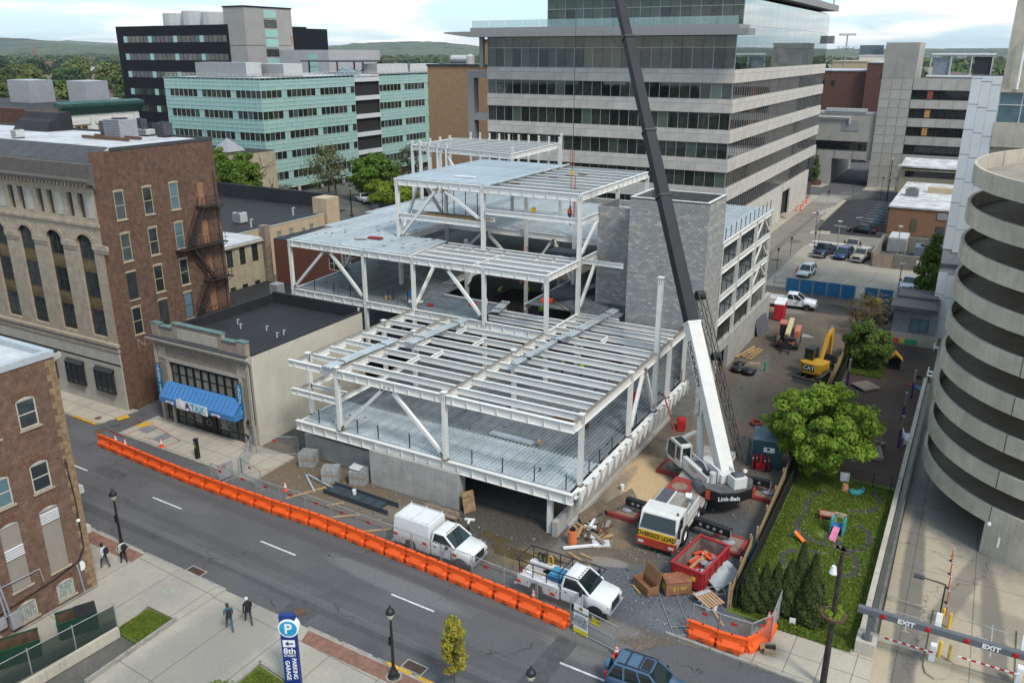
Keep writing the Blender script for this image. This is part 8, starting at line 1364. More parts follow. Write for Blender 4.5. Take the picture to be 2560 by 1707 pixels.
# ---------------- trees, lawn, playground ----------------
bark=MATS['bark']
def limbs(mb,rs,p,d,L_,r,depth):
 q=p+d*L_;mb.tube(p,q,r,6,r*.68,False)
 if depth==0:return
 for k in range(rs.randint(2,4)):
  n_=(d+Vector(rs.normal(0,.55,3))).normalized();n_.z=abs(n_.z)*.8+.15;limbs(mb,rs,p+d*L_*rs.uniform(.6,1.),n_.normalized(),L_*rs.uniform(.55,.78),r*.6,depth-1)
def tree(name,label,loc,R_,H_,base,m,nclump,nleaf,cs,ls,seed,trunk=.18,taper=0.,grp=None,flat=.75,depth=3,cat='tree'):
 rs=np.random.RandomState(seed);t=thing(name,label,cat,loc,0,grp);P,N=clump_crown(rs,R_,H_-base,nclump,nleaf,cs,flat,base,taper);link('crown',leafmesh('crown',P,N,ls,m,seed),t);mb=MB();limbs(mb,rs,Vector((0,0,0)),Vector((0,0,1)),max(.6,base+(H_-base)*.25),trunk,depth);part('trunk',mb,bark,t);return t
lmap=leafmat('maple_leaf',(.09,.165,.016),(.32,.44,.05),.42);lbush=leafmat('bush_leaf',(.05,.095,.014),(.14,.21,.034),.3);lbrown=leafmat('budding_leaf',(.09,.06,.03),(.19,.15,.06),.3);lyel=leafmat('yellow_green_leaf',(.20,.19,.02),(.42,.36,.045),.35);larb=leafmat('arborvitae_leaf',(.022,.036,.009),(.065,.085,.018),.08);lstreet=leafmat('street_leaf',(.055,.12,.014),(.17,.27,.03),.35);lspring=leafmat('spring_leaf',(.12,.18,.015),(.27,.33,.03),.3)
tree('maple_tree','large bright green maple tree on the lawn edge covering the container',(-7.3,59.4,0),3.35,7.1,1.2,lmap,260,130,.52,.095,21,.2)
tree('round_tree','dense dark green round tree beside the playground fence',(-7.5,86,0),2.1,4.7,.3,lbush,110,130,.55,.09,22,.12);tree('budding_tree','wide reddish brown tree just coming into leaf before the grey daycare',(-8.3,97.5,0),3.2,4.4,1.0,lbrown,70,45,.7,.09,23,.14)
tree('pyramid_tree','tall green tree squeezed against the silver stair tower',(-3.9,115.5,0),2.2,8.2,.2,lbush,110,120,.7,.12,24,.15,.7)
tree('street_sapling','slim yellow green street sapling on the near pavement',(-18.9,27.75,0),.68,4.3,1.0,lyel,60,75,.26,.055,25,.045,.5)
tree('street_tree','tall sparse olive tree before the teal office',(-124,139,0),4.4,11.5,2,leafmat('olive_leaf',(.08,.09,.03),(.16,.16,.06),.3),80,40,1.3,.17,26,.22,.3);tree('street_tree','full green street tree before the teal office',(-113,141,0),4.6,9.2,1.5,lstreet,120,110,1.2,.2,27,.25);tree('street_tree','low yellow green street tree beside the black car',(-105,136.5,0),5.2,5.0,1.2,lspring,90,90,1.0,.17,28,.2);tree('street_tree','left of the two leafy green trees behind the stone corner building',(-118.5,104.6,0),2.6,14.2,4,lstreet,120,100,.9,.16,29,.25,.3);tree('street_tree','right of the two leafy green trees behind the stone corner building',(-113.2,105.2,0),3.0,13.6,4,lstreet,120,100,.9,.16,30,.25,.3);tree('street_tree','small sparse tree before the far end of the teal office',(-118,160,0),3.0,9.5,2,MATS['olive_leaf'],50,35,1.1,.16,31,.18);tree('street_tree','small pale green shrub tree beside the blue shop window',(-126,128,0),2.2,4,.8,MATS['olive_leaf'],40,40,.7,.12,32,.1)
tree('planter_conifer','dark conifer in a brick planter beside the passage',(-35.3,216-6,.9),1.3,6.2,.1,lbush,60,70,.55,.09,33,.1,.9);one('brick_planter',MB().lathe([(1.6,0),(1.6,1.0),(1.35,1.0),(1.3,.8),(0,.8)],12),MATS['maroon_brick'],'round brick planter holding the dark conifer','planter',(-35.3,210,.1))
tree('bare_street_tree','bare young street tree before the precast block',(-17.4,210,.1),1.0,5.5,2.2,lbrown,8,6,.5,.05,34,.07)
for i,(x,y,h,r)in enumerate(((-7.75,41.5,3.2,.68),(-7.1,41.7,3.05,.6),(-6.5,41.9,3.1,.64),(-5.85,42.1,3.4,.74),(-5.35,42.35,4.55,.74),(-4.7,42.5,3.9,.68),(-4.55,41.85,3.8,.9))):
 rs=np.random.RandomState(40+i);n_=11000;z=rs.uniform(0,1,n_)**1.15;a=rs.uniform(0,6.283,n_);rad=r*(1.05-z**1.4)*np.clip(.55+z*4,0,1)*rs.uniform(.72,1.08,n_)*(1+.12*np.sin(a*5+z*20));P=np.stack([rad*np.cos(a),rad*np.sin(a),.05+z*h],1);N=np.stack([np.cos(a),np.sin(a),np.full(n_,.5)],1)
 t=thing('arborvitae','dark green columnar arborvitae, %s from the left of the row'%ordw[i],'conifer',(x,y,0),0,'arborvitae row at the lawn corner');link('crown',leafmesh('crown',P,N,.05,larb,40+i,1.8),t);part('trunk',MB().lathe([(.06,0),(.07,.12),(r*.72,.3),(r*.7,h*.35),(r*.45,h*.65),(.02,h*.95)],9),mat('inner_branches',(.02,.022,.01),.95),t)
gl=leafmat('grass_blade',(.10,.15,.018),(.22,.29,.045),.4)
PATHS=[[(-6.47,57.58),(-7.1,56.41),(-7.29,54.74),(-7.02,53.77),(-7.3,52.34),(-7.21,51.5),(-6.74,50.74),(-6.14,50.41),(-5.43,50.32),(-4.17,50.38),(-3.27,50.26),(-2.67,51.87),(-2.7,52.68),(-3.11,53.47),(-3.77,53.79)],[(-4.15,50.24),(-3.19,49.69),(-2.98,48.74),(-3.06,47.82),(-3.41,47.34),(-3.89,47.21)],[(-5.16,49.19),(-6.16,48.95),(-7.11,48.41),(-7.3,47.52),(-6.93,46.52)],[(-4.42,55.6),(-3.49,55.76),(-2.81,56.69),(-2.74,58.08),(-3.33,58.94)],[(-4.2,50.3),(-4.6,51.2)],[(-5.4,51.4),(-4.6,51.5)]]
def smooth(p):
 for _ in range(2):q=[p[0]];[q.extend([(a[0]*.75+b[0]*.25,a[1]*.75+b[1]*.25),(a[0]*.25+b[0]*.75,a[1]*.25+b[1]*.75)])for a,b in zip(p,p[1:])];q.append(p[-1]);p=q
 return p
SP=[smooth(p)for p in PATHS];pm=groundmat('path_bark',((.05,.047,.044),(.075,.068,.06)),[],bump=.8,bs=14)
for p,w_ in zip(SP,(.22,.2,.2,.2,.24,.48)):
 mb=MB();prev=None
 for i,(x,y)in enumerate(p):
  a=p[max(0,i-1)];b=p[min(len(p)-1,i+1)];d=Vector((b[0]-a[0],b[1]-a[1],0)).normalized();n_=Vector((-d.y,d.x,0))*(w_+.07*math.sin(i*1.7));c=(Vector((x,y,.035))-n_,Vector((x,y,.035))+n_)
  if prev:mb.face(prev[0],c[0],c[1],prev[1])
  prev=c
 tag(part('garden_path',mb,pm),kind='structure')
def grass(name,n,x0,x1,y0,y1,sz,m,seed,avoid=True,z=.03):
 rs=np.random.RandomState(seed);x=rs.uniform(x0,x1,n);y=rs.uniform(y0,y1,n);keep=np.ones(n,bool)
 if avoid:
  for p,w_ in zip(SP,(.28,.26,.26,.25,.3,.5)):
   for a in p[::2]:keep &=(x-a[0])**2+(y-a[1])**2>(w_*.95)**2
  dirt_=np.sin(x*1.7+1)*np.cos(y*.9)+rs.normal(0,.5,n);keep &=(dirt_<1.05)
 x,y=x[keep],y[keep];n=len(x);h_=.06+.09*(np.sin(x*2.1+y*1.3)*np.sin(y*1.7-x)>.3)*rs.uniform(0,1,n);P=np.stack([x,y,z+h_*rs.uniform(.3,1,n)],1);N=rs.normal(0,1,(n,3));N[:,2]=np.abs(N[:,2])*.8;tag(link(name,leafmesh(name,P,N,sz,m,seed,1.6)),kind='stuff')
grass('lawn_grass',52000,-8.5,-1.95,40.7,60.0,.042,gl,51);grass('corner_lawn_grass',9000,-37.4,-35.55,22.35,24.4,.04,gl,52,False,.13);grass('sign_bed_grass',9000,-28.4,-24.6,19,23.9,.04,gl,53,False,.13);grass('verge_weeds',7000,-10.2,-9.5,74,90,.09,gl,54,False,.05);grass('tree_base_weeds',5000,-8.6,-5.6,83,88,.09,gl,55,False,.05);grass('kerb_weeds',3500,-6.6,-2.2,40.2,41.0,.07,gl,56,False,.08)
rs=np.random.RandomState(60);n_=500;x=rs.uniform(-8.4,-2,n_);y=rs.uniform(41,59,n_);tag(link('dandelions',leafmesh('dandelions',np.stack([x,y,np.full(n_,.16)],1),np.tile([0,0,1.],(n_,1)),.035,mat('dandelion',(.5,.42,.12),.7),60,1.)),kind='stuff')
tree('sign_bed_shrub','low rounded shrub in the sign bed at the bottom edge',(-28.0,21.4,.1),.8,1.0,.05,lspring,40,60,.25,.05,61,.03,cat='shrub');tree('sign_bed_shrub','second low shrub beside the parking sign',(-26.6,22.2,.1),.7,.8,.05,lbush,40,60,.25,.05,62,.03,cat='shrub')
ed=MB();rs=np.random.RandomState(4)
for p in SP[:4]:
 for i,(x,y)in enumerate(p[::2]):
  if rs.rand()<.3:ed.obox((x+.4,y+.1,.06),(.14,.05,.05),rs.uniform(0,3))
tag(part('edging_stones',ed,mat('edging_white',(.42,.41,.38),.9,var=.2)),kind='stuff')
pwd=mat('grey_deck_wood',(.27,.22,.17),.9,var=.15,rnd=.12,vs=3);purp=mat('purple_paint',(.055,.03,.13),.6,var=.15)
t=thing('wood_platform','low square wooden platform on the mulch','platform',(-6.65,79.9,0),R(48));[part('plank',MB().box(-.95+.19*k,-.78+.19*k,-.95,.95,.26,.30),pwd,t)for k in range(10)];part('frame',MB().box(-.93,.93,-.9,-.82,.1,.26).box(-.93,.93,.82,.9,.1,.26),pwd,t)
t=thing('wood_stage','wooden deck with slatted railing under the big tree','deck',(-4.9,65.4,0),R(12));[part('plank',MB().box(-1.4+.2*k,-1.22+.2*k,-1.2,1.2,.3,.34),pwd,t)for k in range(14)];part('skirt',MB().box(-1.4,1.4,-1.22,-1.18,.05,.3),pwd,t);[part('rail_slat',MB().box(-1.4,1.4,1.15,1.2,.5+.2*k,.62+.2*k),pwd,t)for k in range(5)];[part('post',MB().box(x-.05,x+.05,1.1,1.2,0,1.5),pwd,t)for x in(-1.35,0,1.35)]
for i,(x,y)in enumerate(((-8.2,79.4),(-7.9,73.5),(-2.6,79.3),(-2.8,73.1),(-2.55,67.8))):t=thing('shade_post','purple and grey wooden shade post, %s'%('by the platform','beside the wooden fence','rear right','middle right','by the white bench')[i],'post',(x,y,0),0,'shade posts in the playground');part('lower_shaft',MB().box(-.1,.1,-.1,.1,0,1.6),purp,t);part('upper_shaft',MB().box(-.09,.09,-.09,.09,1.6,2.75),pwd,t);part('cap',MB().box(-.1,.1,-.1,.1,2.75,2.8),hv,t)
t=thing('white_bench','white slatted bench beside a purple post','bench',(-2.1,69.3,0),R(100));[part('slat',MB().box(-.75,.75,-.25+.12*k,-.16+.12*k,.42,.45),wl,t)for k in range(4)];[part('back_slat',MB().box(-.75,.75,.28,.31,.55+.13*k,.64+.13*k),wl,t)for k in range(3)];[part('leg',MB().box(x-.03,x+.03,-.22,.28,0,.42),wl,t)for x in(-.6,.6)]
t=thing('toy_playhouse','small black playhouse with bright yellow gable roof','playhouse',(-4.9,86.9,0),R(8));part('frame',MB().box(-.55,-.48,-.4,.4,0,1.1).box(.48,.55,-.4,.4,0,1.1).box(-.48,.48,.34,.4,0,1.1).box(-.48,.48,-.4,-.36,.3,.4).box(-.48,.48,-.4,-.36,.0,.1),trim,t);[part('roof_panel',MB().add([(0,-.55,1.75),(s*.72,-.55,1.05),(s*.72,.55,1.05),(0,.55,1.75),(0,-.55,1.68),(s*.72,-.55,.98),(s*.72,.55,.98),(0,.55,1.68)],((0,1,2,3),(4,7,6,5),(0,4,5,1),(1,5,6,2),(2,6,7,3))),mat('roof_yellow',(.75,.38,.02),.5),t)for s in(-1,1)]
t=thing('toy_climber','toddler climber with teal sides, blue step and pink slide','toy slide',(-4.75,51.9,0),R(-6));tl=mat('toy_teal',(.05,.36,.38),.5);part('side_panel',MB().box(-.42,-.34,-.1,.7,0,1.1).box(.34,.42,-.1,.7,0,1.1),tl,t);part('arch_panel',MB().box(-.36,-.2,.62,.7,0,1.15).box(.2,.36,.62,.7,0,1.15).box(-.36,.36,.62,.7,1.0,1.3),mat('toy_beige',(.55,.45,.30),.5),t);part('platform',MB().box(-.34,.34,0,.62,.5,.58),mat('toy_blue',(.04,.18,.45),.5),t);part('slide',MB().add([(-.2,0,.62),(.2,0,.62),(.22,-1.0,.05),(-.22,-1.0,.05),(-.2,0,.56),(.2,0,.56),(.22,-1.0,0),(-.22,-1,0)],((0,3,2,1),(4,5,6,7),(0,4,7,3),(1,2,6,5),(2,3,7,6))),mat('toy_pink',(.70,.20,.35),.5),t)
t=thing('toy_slide','small orange slide with blue ladder tipped on the grass','toy slide',(-6.9,50.0,0),R(-20));part('slide',MB().add([(-.15,-.15,.6),(-.15,.15,.6),(.75,.17,.06),(.75,-.17,.06),(-.15,-.15,.54),(-.15,.15,.54),(.75,.17,0),(.75,-.17,0)],((0,1,2,3),(4,7,6,5),(0,3,7,4),(1,5,6,2),(2,6,7,3))),mat('toy_orange',(.80,.20,.03),.5),t);part('ladder',MB().bar((-.15,-.13,.6),(-.5,-.15,0),.06,.05).bar((-.15,.13,.6),(-.5,.15,0),.06,.05).bar((-.3,-.14,.35),(-.3,.14,.35),.04,.04),mat('toy_blue2',(.03,.22,.42),.5),t)
t=thing('toy_table','small red play table on the grass','table',(-5.6,53.6,0),R(10));part('top',MB().box(-.5,.5,-.32,.32,.4,.48),mat('table_tan',(.40,.27,.20),.6),t,bev=.04);part('rim',MB().box(-.54,.54,-.36,-.32,.38,.5).box(-.54,.54,.32,.36,.38,.5).box(-.54,-.5,-.32,.32,.38,.5).box(.5,.54,-.32,.32,.38,.5),cred,t);[part('leg',MB().box(x-.06,x+.06,y-.06,y+.06,0,.4),cred,t)for x in(-.4,.4)for y in(-.25,.25)]
one('toy_rocker',MB().prismy([(-.5,.25),(-.3,.05),(.2,0),(.5,.3),(.5,.6),(.35,.35),(0,.25),(-.3,.4)],-.2,.2),tl,'teal plastic rocking toy on the bare soil','rocking toy',(-4.4,58.2,0),R(25),bev=.04);one('terracotta_pot',MB().lathe([(.0,.5),(.2,.5),(.3,.05),(.33,.0)],14),mat('salmon_plastic',(.55,.25,.15),.6),'upturned salmon pot at the top of the lawn','pot',(-5.2,58.4,0))
for i,(x,y,c,l)in enumerate(((-3.0,82.9,(.5,.08,.09),'red'),(-2.35,82.6,(.06,.16,.42),'blue'),(-1.95,82.2,(.05,.3,.2),'green'))):one('foam_mat',MB().box(-.35,.35,-.22,.22,0,.04),mat('mat_'+l,c,.7),l+' foam mat lying on the mulch near the ramp','mat',(x,y,.03),R(15*i),'foam mats')
for i,y in enumerate((85.2,86.4,94.6)):t=thing('white_chair','white plastic chair by the ramp wall, %s'%('nearest','second','farthest near the pads')[i],'chair',(-1.55,y,0),R(80),'white chairs');part('seat',MB().box(-.22,.22,-.22,.22,.4,.44),wl,t);part('backrest',MB().box(-.22,.22,.2,.24,.44,.85),wl,t);[part('leg',MB().box(a-.02,a+.02,b-.02,b+.02,0,.4),wl,t)for a in(-.2,.2)for b in(-.2,.2)]
one('tyre_swing',MB().lathe([(.2,0),(.35,.0),(.38,.08),(.35,.15),(.2,.15)],14),tyre,'black tyre lying on the mulch','tyre',(-2.5,85.2,0));t=thing('playground_gate','black mesh gate between the lawn and the mulch','gate',(-2.6,59.7,0));m_=MB()
for x in(-.9,.3,1.0):m_.tube((x,0,0),(x,0,1.25),.03,6)
for z in(.1,1.2):m_.tube((-.9,0,z),(1.0,0,z),.02,5)
m_.tube((-.9,0,.1),(.3,0,1.2),.02,5);part('frame',m_,trim,t);fx=MB();[fx.tube((-3.2+.3*k,0,.05),(-3.2+.3*k,0,1.15),.01,4)for k in range(8)];fx.tube((-3.4,0,1.15),(-.9,0,1.15),.02,5);part('fence_run',fx,trim,t)
for x,y in((-4.1,67.6),(-3.75,67.4)):one('tree_stump',MB().lathe([(.25,0),(.25,.35),(0,.35)],12),oldw,'cut log seat beside the wooden deck, %s'%('left' if x<-4 else 'right'),'log seat',(x,y,0),0,'log seats')
one('white_cooler',MB().box(-.3,.3,-.2,.2,0,.5).box(-.32,.32,-.22,.22,.5,.58),wl,'white storage tub below the big tree','storage tub',(-5.45,59.9,0),R(8));one('small_white_sign',MB().box(-.16,.16,-.01,.01,.15,.55).box(-.02,.02,.0,.02,0,.15),wl,'small blank white sign in the weeds by the pavement','sign',(-5.3,41.0,0),R(8))
# ---------------- garage exit ----------------
DWL=thing('driveway_divider_wall','long concrete and timber divider wall beside the garage driveway','wall',(-1.4,65,0));m_=MB();[part('wall_block',MB().box(-1.95,-1.65,a,b-.04,0,.75),rampc,DWL,True)for a,b in zip(np.arange(41.5,82,3.),np.arange(44.5,85,3.))];part('gutter',MB().box(-1.62,-1.3,41.5,83.5,0,.25),rampc,DWL,True);part('guard_rail',MB().box(-1.28,-1.15,41.5,83.5,.1,.8),mat('weathered_rail',(.16,.155,.14),.9,var=.25,vs=2),DWL,True);part('end_block',MB().box(-2.0,-1.0,40.3,41.45,0,.9),rampc,DWL,True,bev=.04)
bs_=mat('portal_grey',(.12,.13,.145),.55,var=.08);EXB=thing('exit_portal','dark grey steel portal beam with white EXIT letters over the garage lanes','portal',(-1.5,40.7,0));part('post',MB().ibeam((-1.5,40.75,.9),(-1.5,40.75,2.35),.25,.22).box(-1.75,-1.25,40.5,41.1,.9,.94),bs_,EXB,True);part('beam',MB().box(-2.15,14,40.6,40.64,2.4,2.72).box(-2.15,14,40.64,40.9,2.68,2.72).box(-2.15,14,40.64,40.9,2.36,2.4),bs_,EXB,True);part('far_post',MB().box(13.7,13.9,40.6,40.9,0,2.36),bs_,EXB,True)
for x in(.17,3.98,7.8):text('EXIT',.34,wl,EXB,(x+1.5,-.115,2.55),ext=.012,bold=.012,sx=1.15)
for x in(-.91,1.18,2.92,5.02,6.8):part('red_lamp',MB().lathe([(0,-.03),(.1,-.03),(.14,0),(.14,.03),(0,.03)],14,(x,40.57,2.55),'Y'),mat('lamp_red',(.45,.01,.015),.35),EXB,True)
yb=mat('bollard_yellow',(.72,.44,.03),.55,var=.1)
isl=[(1.3,41.0),(1.45,40.5),(1.85,40.25),(2.3,40.5),(2.55,41.0),(2.75,46.4),(1.45,46.4)];slab('exit_island',isl,.12,drivec,None);slab('exit_island',[(x+4.1,y+.2)for x,y in isl],.12,drivec,None)
for i,(x0,x1,y,l)in enumerate(((-.9,1.6,41.7,'left lane'),(2.75,5.5,42.0,'right lane'))):
 t=thing('barrier_gate','white gate machine with red striped arm across the %s'%l,'gate',(x1,y,.12),0,'exit lane gates');part('cabinet',MB().box(-.14,.16,-.2,.16,0,.95),wl,t,bev=.03);part('arm',MB().box(x0-x1,.0,-.24,-.2,.55,.63),wl,t);[part('arm_stripe',MB().box(x0-x1+.2+k*.42,x0-x1+.42+k*.42,-.246,-.194,.548,.632),mat('stripe_red',(.5,.03,.03),.5),t)for k in range(6)]
for i,(x,y,l)in enumerate(((1.93,42.1,'right behind the left gate machine'),(2.4,42.05,'at the island middle'),(1.9,45.2,'behind the ticket machine'),(5.75,42.5,'behind the right gate machine'),(2.25,44.9,'low beside the ticket machine'))):one('bollard',MB().lathe([(.085,0),(.085,.9),(.06,.97),(0,.99)],12),yb if i!=1 else mat('worn_yellow',(.55,.38,.12),.8,var=.3),'yellow steel bollard '+l,'bollard',(x,y,.12),0,'yellow bollards')
for i,(x,y)in enumerate(((1.7,44.3),(5.75,44.4))):t=thing('ticket_machine','white curved ticket machine on the %s exit island'%('left','right')[i],'ticket machine',(x,y,.12),0,'ticket machines');part('housing',MB().prismx([(-.25,0),(.25,0),(.25,.9),(.1,1.15),(-.05,1.2),(-.2,.7)],-.16,.16),wl,t,bev=.03)
t=thing('lane_light_post','dark post with flat lamp arm over the left exit lane','lamp post',(1.75,45.6,.12));part('post',MB().box(-.04,.04,-.04,.04,0,2.2),trim,t);part('arm',MB().bar((0,0,2.2),(-1.1,-.05,2.3),.05,.05),trim,t);part('lamp_head',MB().obox((-1.35,-.05,2.3),(.55,.3,.12)),hvd,t)
for i,y in enumerate((45.9,47.5,49.1,50.7,52.3)):t=thing('lane_delineator','slim red lane post with white bands, %s from the gates'%ordw[i],'post',(2.05,y,.01),0,'red lane posts');part('base',MB().lathe([(.13,0),(.13,.03),(.04,.05)],10),trim,t);part('tube',MB().tube((0,0,.04),(0,0,1.1),.035,8),mat('lane_red',(.6,.10,.06),.5),t);part('white_band',MB().tube((0,0,.8),(0,0,.88),.037,8).tube((0,0,.95),(0,0,1.03),.037,8),wl,t)
dash('lane_marking',[((-.9,46.5),(1.2,46.5)),((-.9,45.2),(1.2,45.2)),((.2,43.6),(.2,45)),((0,43.6),(.4,43.6)),((3.2,46.3),(5.2,46.2)),((3.6,43.6),(3.7,45.2)),((3.3,45.2),(4.2,45)),((4.3,43.5),(4.4,46.6)),((-.7,42.3),(1,42.2)),((3,41),(5,41))],.07,.012,mat('worn_white_paint',(.42,.41,.38),.8,var=.3))
# ---------------- street furniture ----------------
lg=mat('lamp_glass',(.5,.47,.38),.2,var=.05)
def lamp(loc,lab):
 t=thing('street_lamp',lab,'street lamp',loc,0,'black street lamps');part('base',MB().lathe([(.32,0),(.32,.05),(.25,.1),(.22,.3),(.14,.45),(.1,.6)],14),blk,t);part('shaft',MB().lathe([(.085,.6),(.06,3.4),(.1,3.45),(.07,3.5)],12),blk,t);part('globe',MB().lathe([(.1,3.5),(.19,3.7),(.2,3.82)],12),lg,t);part('finial_cap',MB().lathe([(.21,3.8),(.24,3.85),(.2,4.0),(.08,4.12),(.05,4.2),(.02,4.3),(0,4.36)],12),blk,t);part('plate',MB().box(-.14,-.1,-.1,.1,1.9,2.4),blk,t);part('footing',MB().lathe([(.42,0),(.42,.02),(0,.02)],16),kerbm,t);return t
lamp((-44.15,27.75,.1),'black lamp post beside the lower left brick building');lamp((-22.05,26.95,.1),'black lamp post beside the storm drain, centre bottom');lamp((-14.0,26.6,.1),'black lamp post with only its head showing at the bottom edge')
for i,(x,y)in enumerate(((-105.1,123.8),(-117.6,134))):lamp((x,y,0),'distant black lamp post %s'%('behind the steel frame corner','before the teal office plaza')[i]).scale=(1.5,1.5,1.5)
t=thing('flower_basket_pole','tall rusty black pole with planter ring and white lamp at the lawn corner','lamp post',(-2.97,36.95,.1));rp=mat('rusty_pole',(.05,.042,.034),.7,var=.4,vs=3);part('shaft',MB().lathe([(.16,0),(.15,2.5),(.12,4.2),(.1,7.5),(.06,7.7)],12),rp,t);part('planter_ring',MB().lathe([(.1,4.0),(.55,4.1),(.6,4.3),(.5,4.3),(.1,4.2)],16),rust,t);P,N=clump_crown(np.random.RandomState(70),.5,.25,30,40,.12,.8,4.25);link('planter_greens',leafmesh('planter_greens',P,N,.04,lspring,70),t);part('lamp_head',MB().lathe([(0,6.95),(.1,6.9),(.2,6.5),(0,6.48)],12,(-.28,0,0)),wl,t);part('lamp_arm',MB().tube((0,0,7.1),(-.28,0,6.9),.03),rp,t)
t=thing('parking_sign','tall blue parking garage sign with round P emblem and arrow','sign',(-26.0,24.0,.1),R(28));nb=mat('sign_blue',(.012,.035,.19),.5,var=.06);part('pylon',MB().box(-.38,.38,-.14,.14,0,4.25),nb,t);part('emblem_ring',MB().lathe([(0,-.19),(.5,-.19),(.52,-.15),(.52,.15),(.5,.19),(0,.19)],24,(.05,0,3.55),'Y'),wl,t);part('emblem_disc',MB().lathe([(0,-.2),(.43,-.2),(.43,-.18)],24,(.05,0,3.55),'Y'),mat('sign_sky',(.02,.33,.60),.5),t);text('P',.78,wl,t,(.05,-.215,3.54),ext=.008,bold=.015)
part('arrow_panel',MB().box(-.3,.3,-.15,-.14,2.45,2.85),wl,t);part('arrow',MB().add([(-.2,-.158,2.65),(-.02,-.158,2.8),(-.02,-.158,2.69),(.22,-.158,2.69),(.22,-.158,2.61),(-.02,-.158,2.61),(-.02,-.158,2.5)],((0,6,5,4,3,2,1),)),nb,t);text('8th',.46,wl,t,(0,-.15,2.2),ext=.006,bold=.008);text('STREET',.18,wl,t,(0,-.15,1.93),ext=.006);text('PARKING',.3,wl,t,(.17,-.15,1.15),(R(90),R(90),0),.006,.006);text('GARAGE',.3,wl,t,(-.17,-.15,1.05),(R(90),R(90),0),.006,.006)
t=thing('parking_pay_station','black parking pay post on the pavement before the tax office','pay station',(-50.0,38.85,.1));part('post',MB().lathe([(.2,0),(.19,1.5),(.2,1.55),(.2,1.62),(0,1.65)],14),blk,t);part('green_sticker',MB().box(.0,.14,-.215,-.19,.95,1.2),mat('sticker_green',(.22,.5,.06),.6),t);part('screen',MB().box(-.1,.08,-.215,-.19,1.3,1.45),hv,t)
def drain(loc,rz,lab,sz=(1.35,.72)):
 t=thing('storm_drain',lab,'drain',loc,rz,'storm drains');a,b=sz;part('surround',MB().box(-a/2,a/2,-b/2,-b/2+.08,0,.02).box(-a/2,a/2,b/2-.08,b/2,0,.02).box(-a/2,-a/2+.08,-b/2+.08,b/2-.08,0,.02).box(a/2-.08,a/2,-b/2+.08,b/2-.08,0,.02),kerbm,t);part('pit',MB().box(-a/2+.08,a/2-.08,-b/2+.08,b/2-.08,0,.006),blk,t)
 for k in range(12):x=-a/2+.13+k*(a-.26)/11;part('grate_bar',MB().box(x-.02,x+.02,-b/2+.08,b/2-.08,.008,.018),rust,t)
drain((-38.2,28.4,-.01),R(-2),'storm drain grate at the kerb by the driveway');drain((-21.6,28.1,-.01),R(-2),'storm drain grate beside the black lamp post')
for x,y,r,l in((-29.9,28.6,.33,'near the parking sign'),(-61.2,38.3,.4,'near the alley mouth'),(-63.5,39.8,.3,'on the corner pavement'),(-41.0,17.6,.45,'beside the lower green dumpster')):one('manhole_cover',MB().lathe([(0,.012),(r*.85,.012),(r*.87,.006),(r*.93,.006),(r*.95,.014),(r,.014),(r,0)],18),rust,'round iron manhole cover '+l,'manhole cover',(x,y,.0 if x!=-63.5 and x!=-41 else .1),0,'manhole covers')
gd=mat('dumpster_green',(.015,.06,.035),.5,var=.15,dirt=.15);gin=mat('dumpster_rust_inside',(.12,.075,.045),.85,var=.3)
def gdump(loc,rz,lab,lid):
 t=thing('green_dumpster',lab,'dumpster',loc,rz,'green dumpsters');a,b,h=.95,.55,1.05
 for s in(-1,1):part('side_wall',MB().box(-a,a,s*b-.03,s*b+.03,.12,h),gd,t);part('end_wall',MB().box(s*a-.03,s*a+.03,-b+.03,b-.03,.12,h),gd,t);part('rim',MB().box(-a-.05,a+.05,s*b-.05,s*b+.05,h,h+.06),gd,t);part('inside_wall',MB().box(-a+.04,a-.04,s*(b-.04)-.005,s*(b-.04)+.005,.2,h),gin,t)
 part('floor',MB().box(-a,a,-b,b,.12,.18),gin,t);part('fork_pocket',MB().box(-.5,.5,-b-.12,-b-.03,.5,.65),gd,t)
 if lid:part('lid',MB().box(-.05,a+.05,-b-.04,b+.04,h+.06,h+.1),trim,t);[part('lid_rib',MB().box(.05+.15*k,.1+.15*k,-b,b,h+.1,h+.125),trim,t)for k in range(6)]
gdump((-39.3,21.4,.1),R(62),'green dumpster with half its black lid closed behind the fence',True);gdump((-39.9,18.5,.1),R(62),'open green dumpster with rusty inside at the lower left',False);gdump((-40.2,16.0,.1),R(62),'green dumpster cut off at the bottom left corner',True)
t=thing('green_screen_fence','chain link fence with dark green privacy mesh enclosing the dumpsters','fence',(-38,20,0));FA,FB=Vector((-37.35,22.4,0)),Vector((-38.6,13.5,0));gsc=mat('green_privacy_mesh',(.012,.03,.022),.7,var=.15);gsc.node_tree.nodes['Principled BSDF'].inputs['Alpha'].default_value=.82
for k in range(4):a,b=FA.lerp(FB,k/4),FA.lerp(FB,(k+1)/4);part('screen',MB().face((a.x,a.y,.3),(b.x,b.y,.3),(b.x,b.y,1.75),(a.x,a.y,1.75)),gsc,t,True);part('post',MB().tube((a.x,a.y,.1),(a.x,a.y,1.85),.035,6),wire,t,True)
part('top_rail',MB().tube(FA+Vector((0,0,1.75)),FB+Vector((0,0,1.75)),.025,5),wire,t,True);one('low_concrete_wall',MB().bar((-37.0,22.2,.3),(-37.8,12,.3),.22,.6),rampc,'low stained concrete wall below the green fence','wall')
one('utility_mark',MB().box(-.28,.28,-.2,-.16,0,.006).box(-.28,.28,.16,.2,0,.006).box(-.28,-.24,-.16,.16,0,.006).box(.24,.28,-.16,.16,0,.006),mat('pale_green_paint',(.35,.5,.3),.8),'pale green painted square on the driveway apron','paint mark',(-37.9,26.2,.104),R(-3))
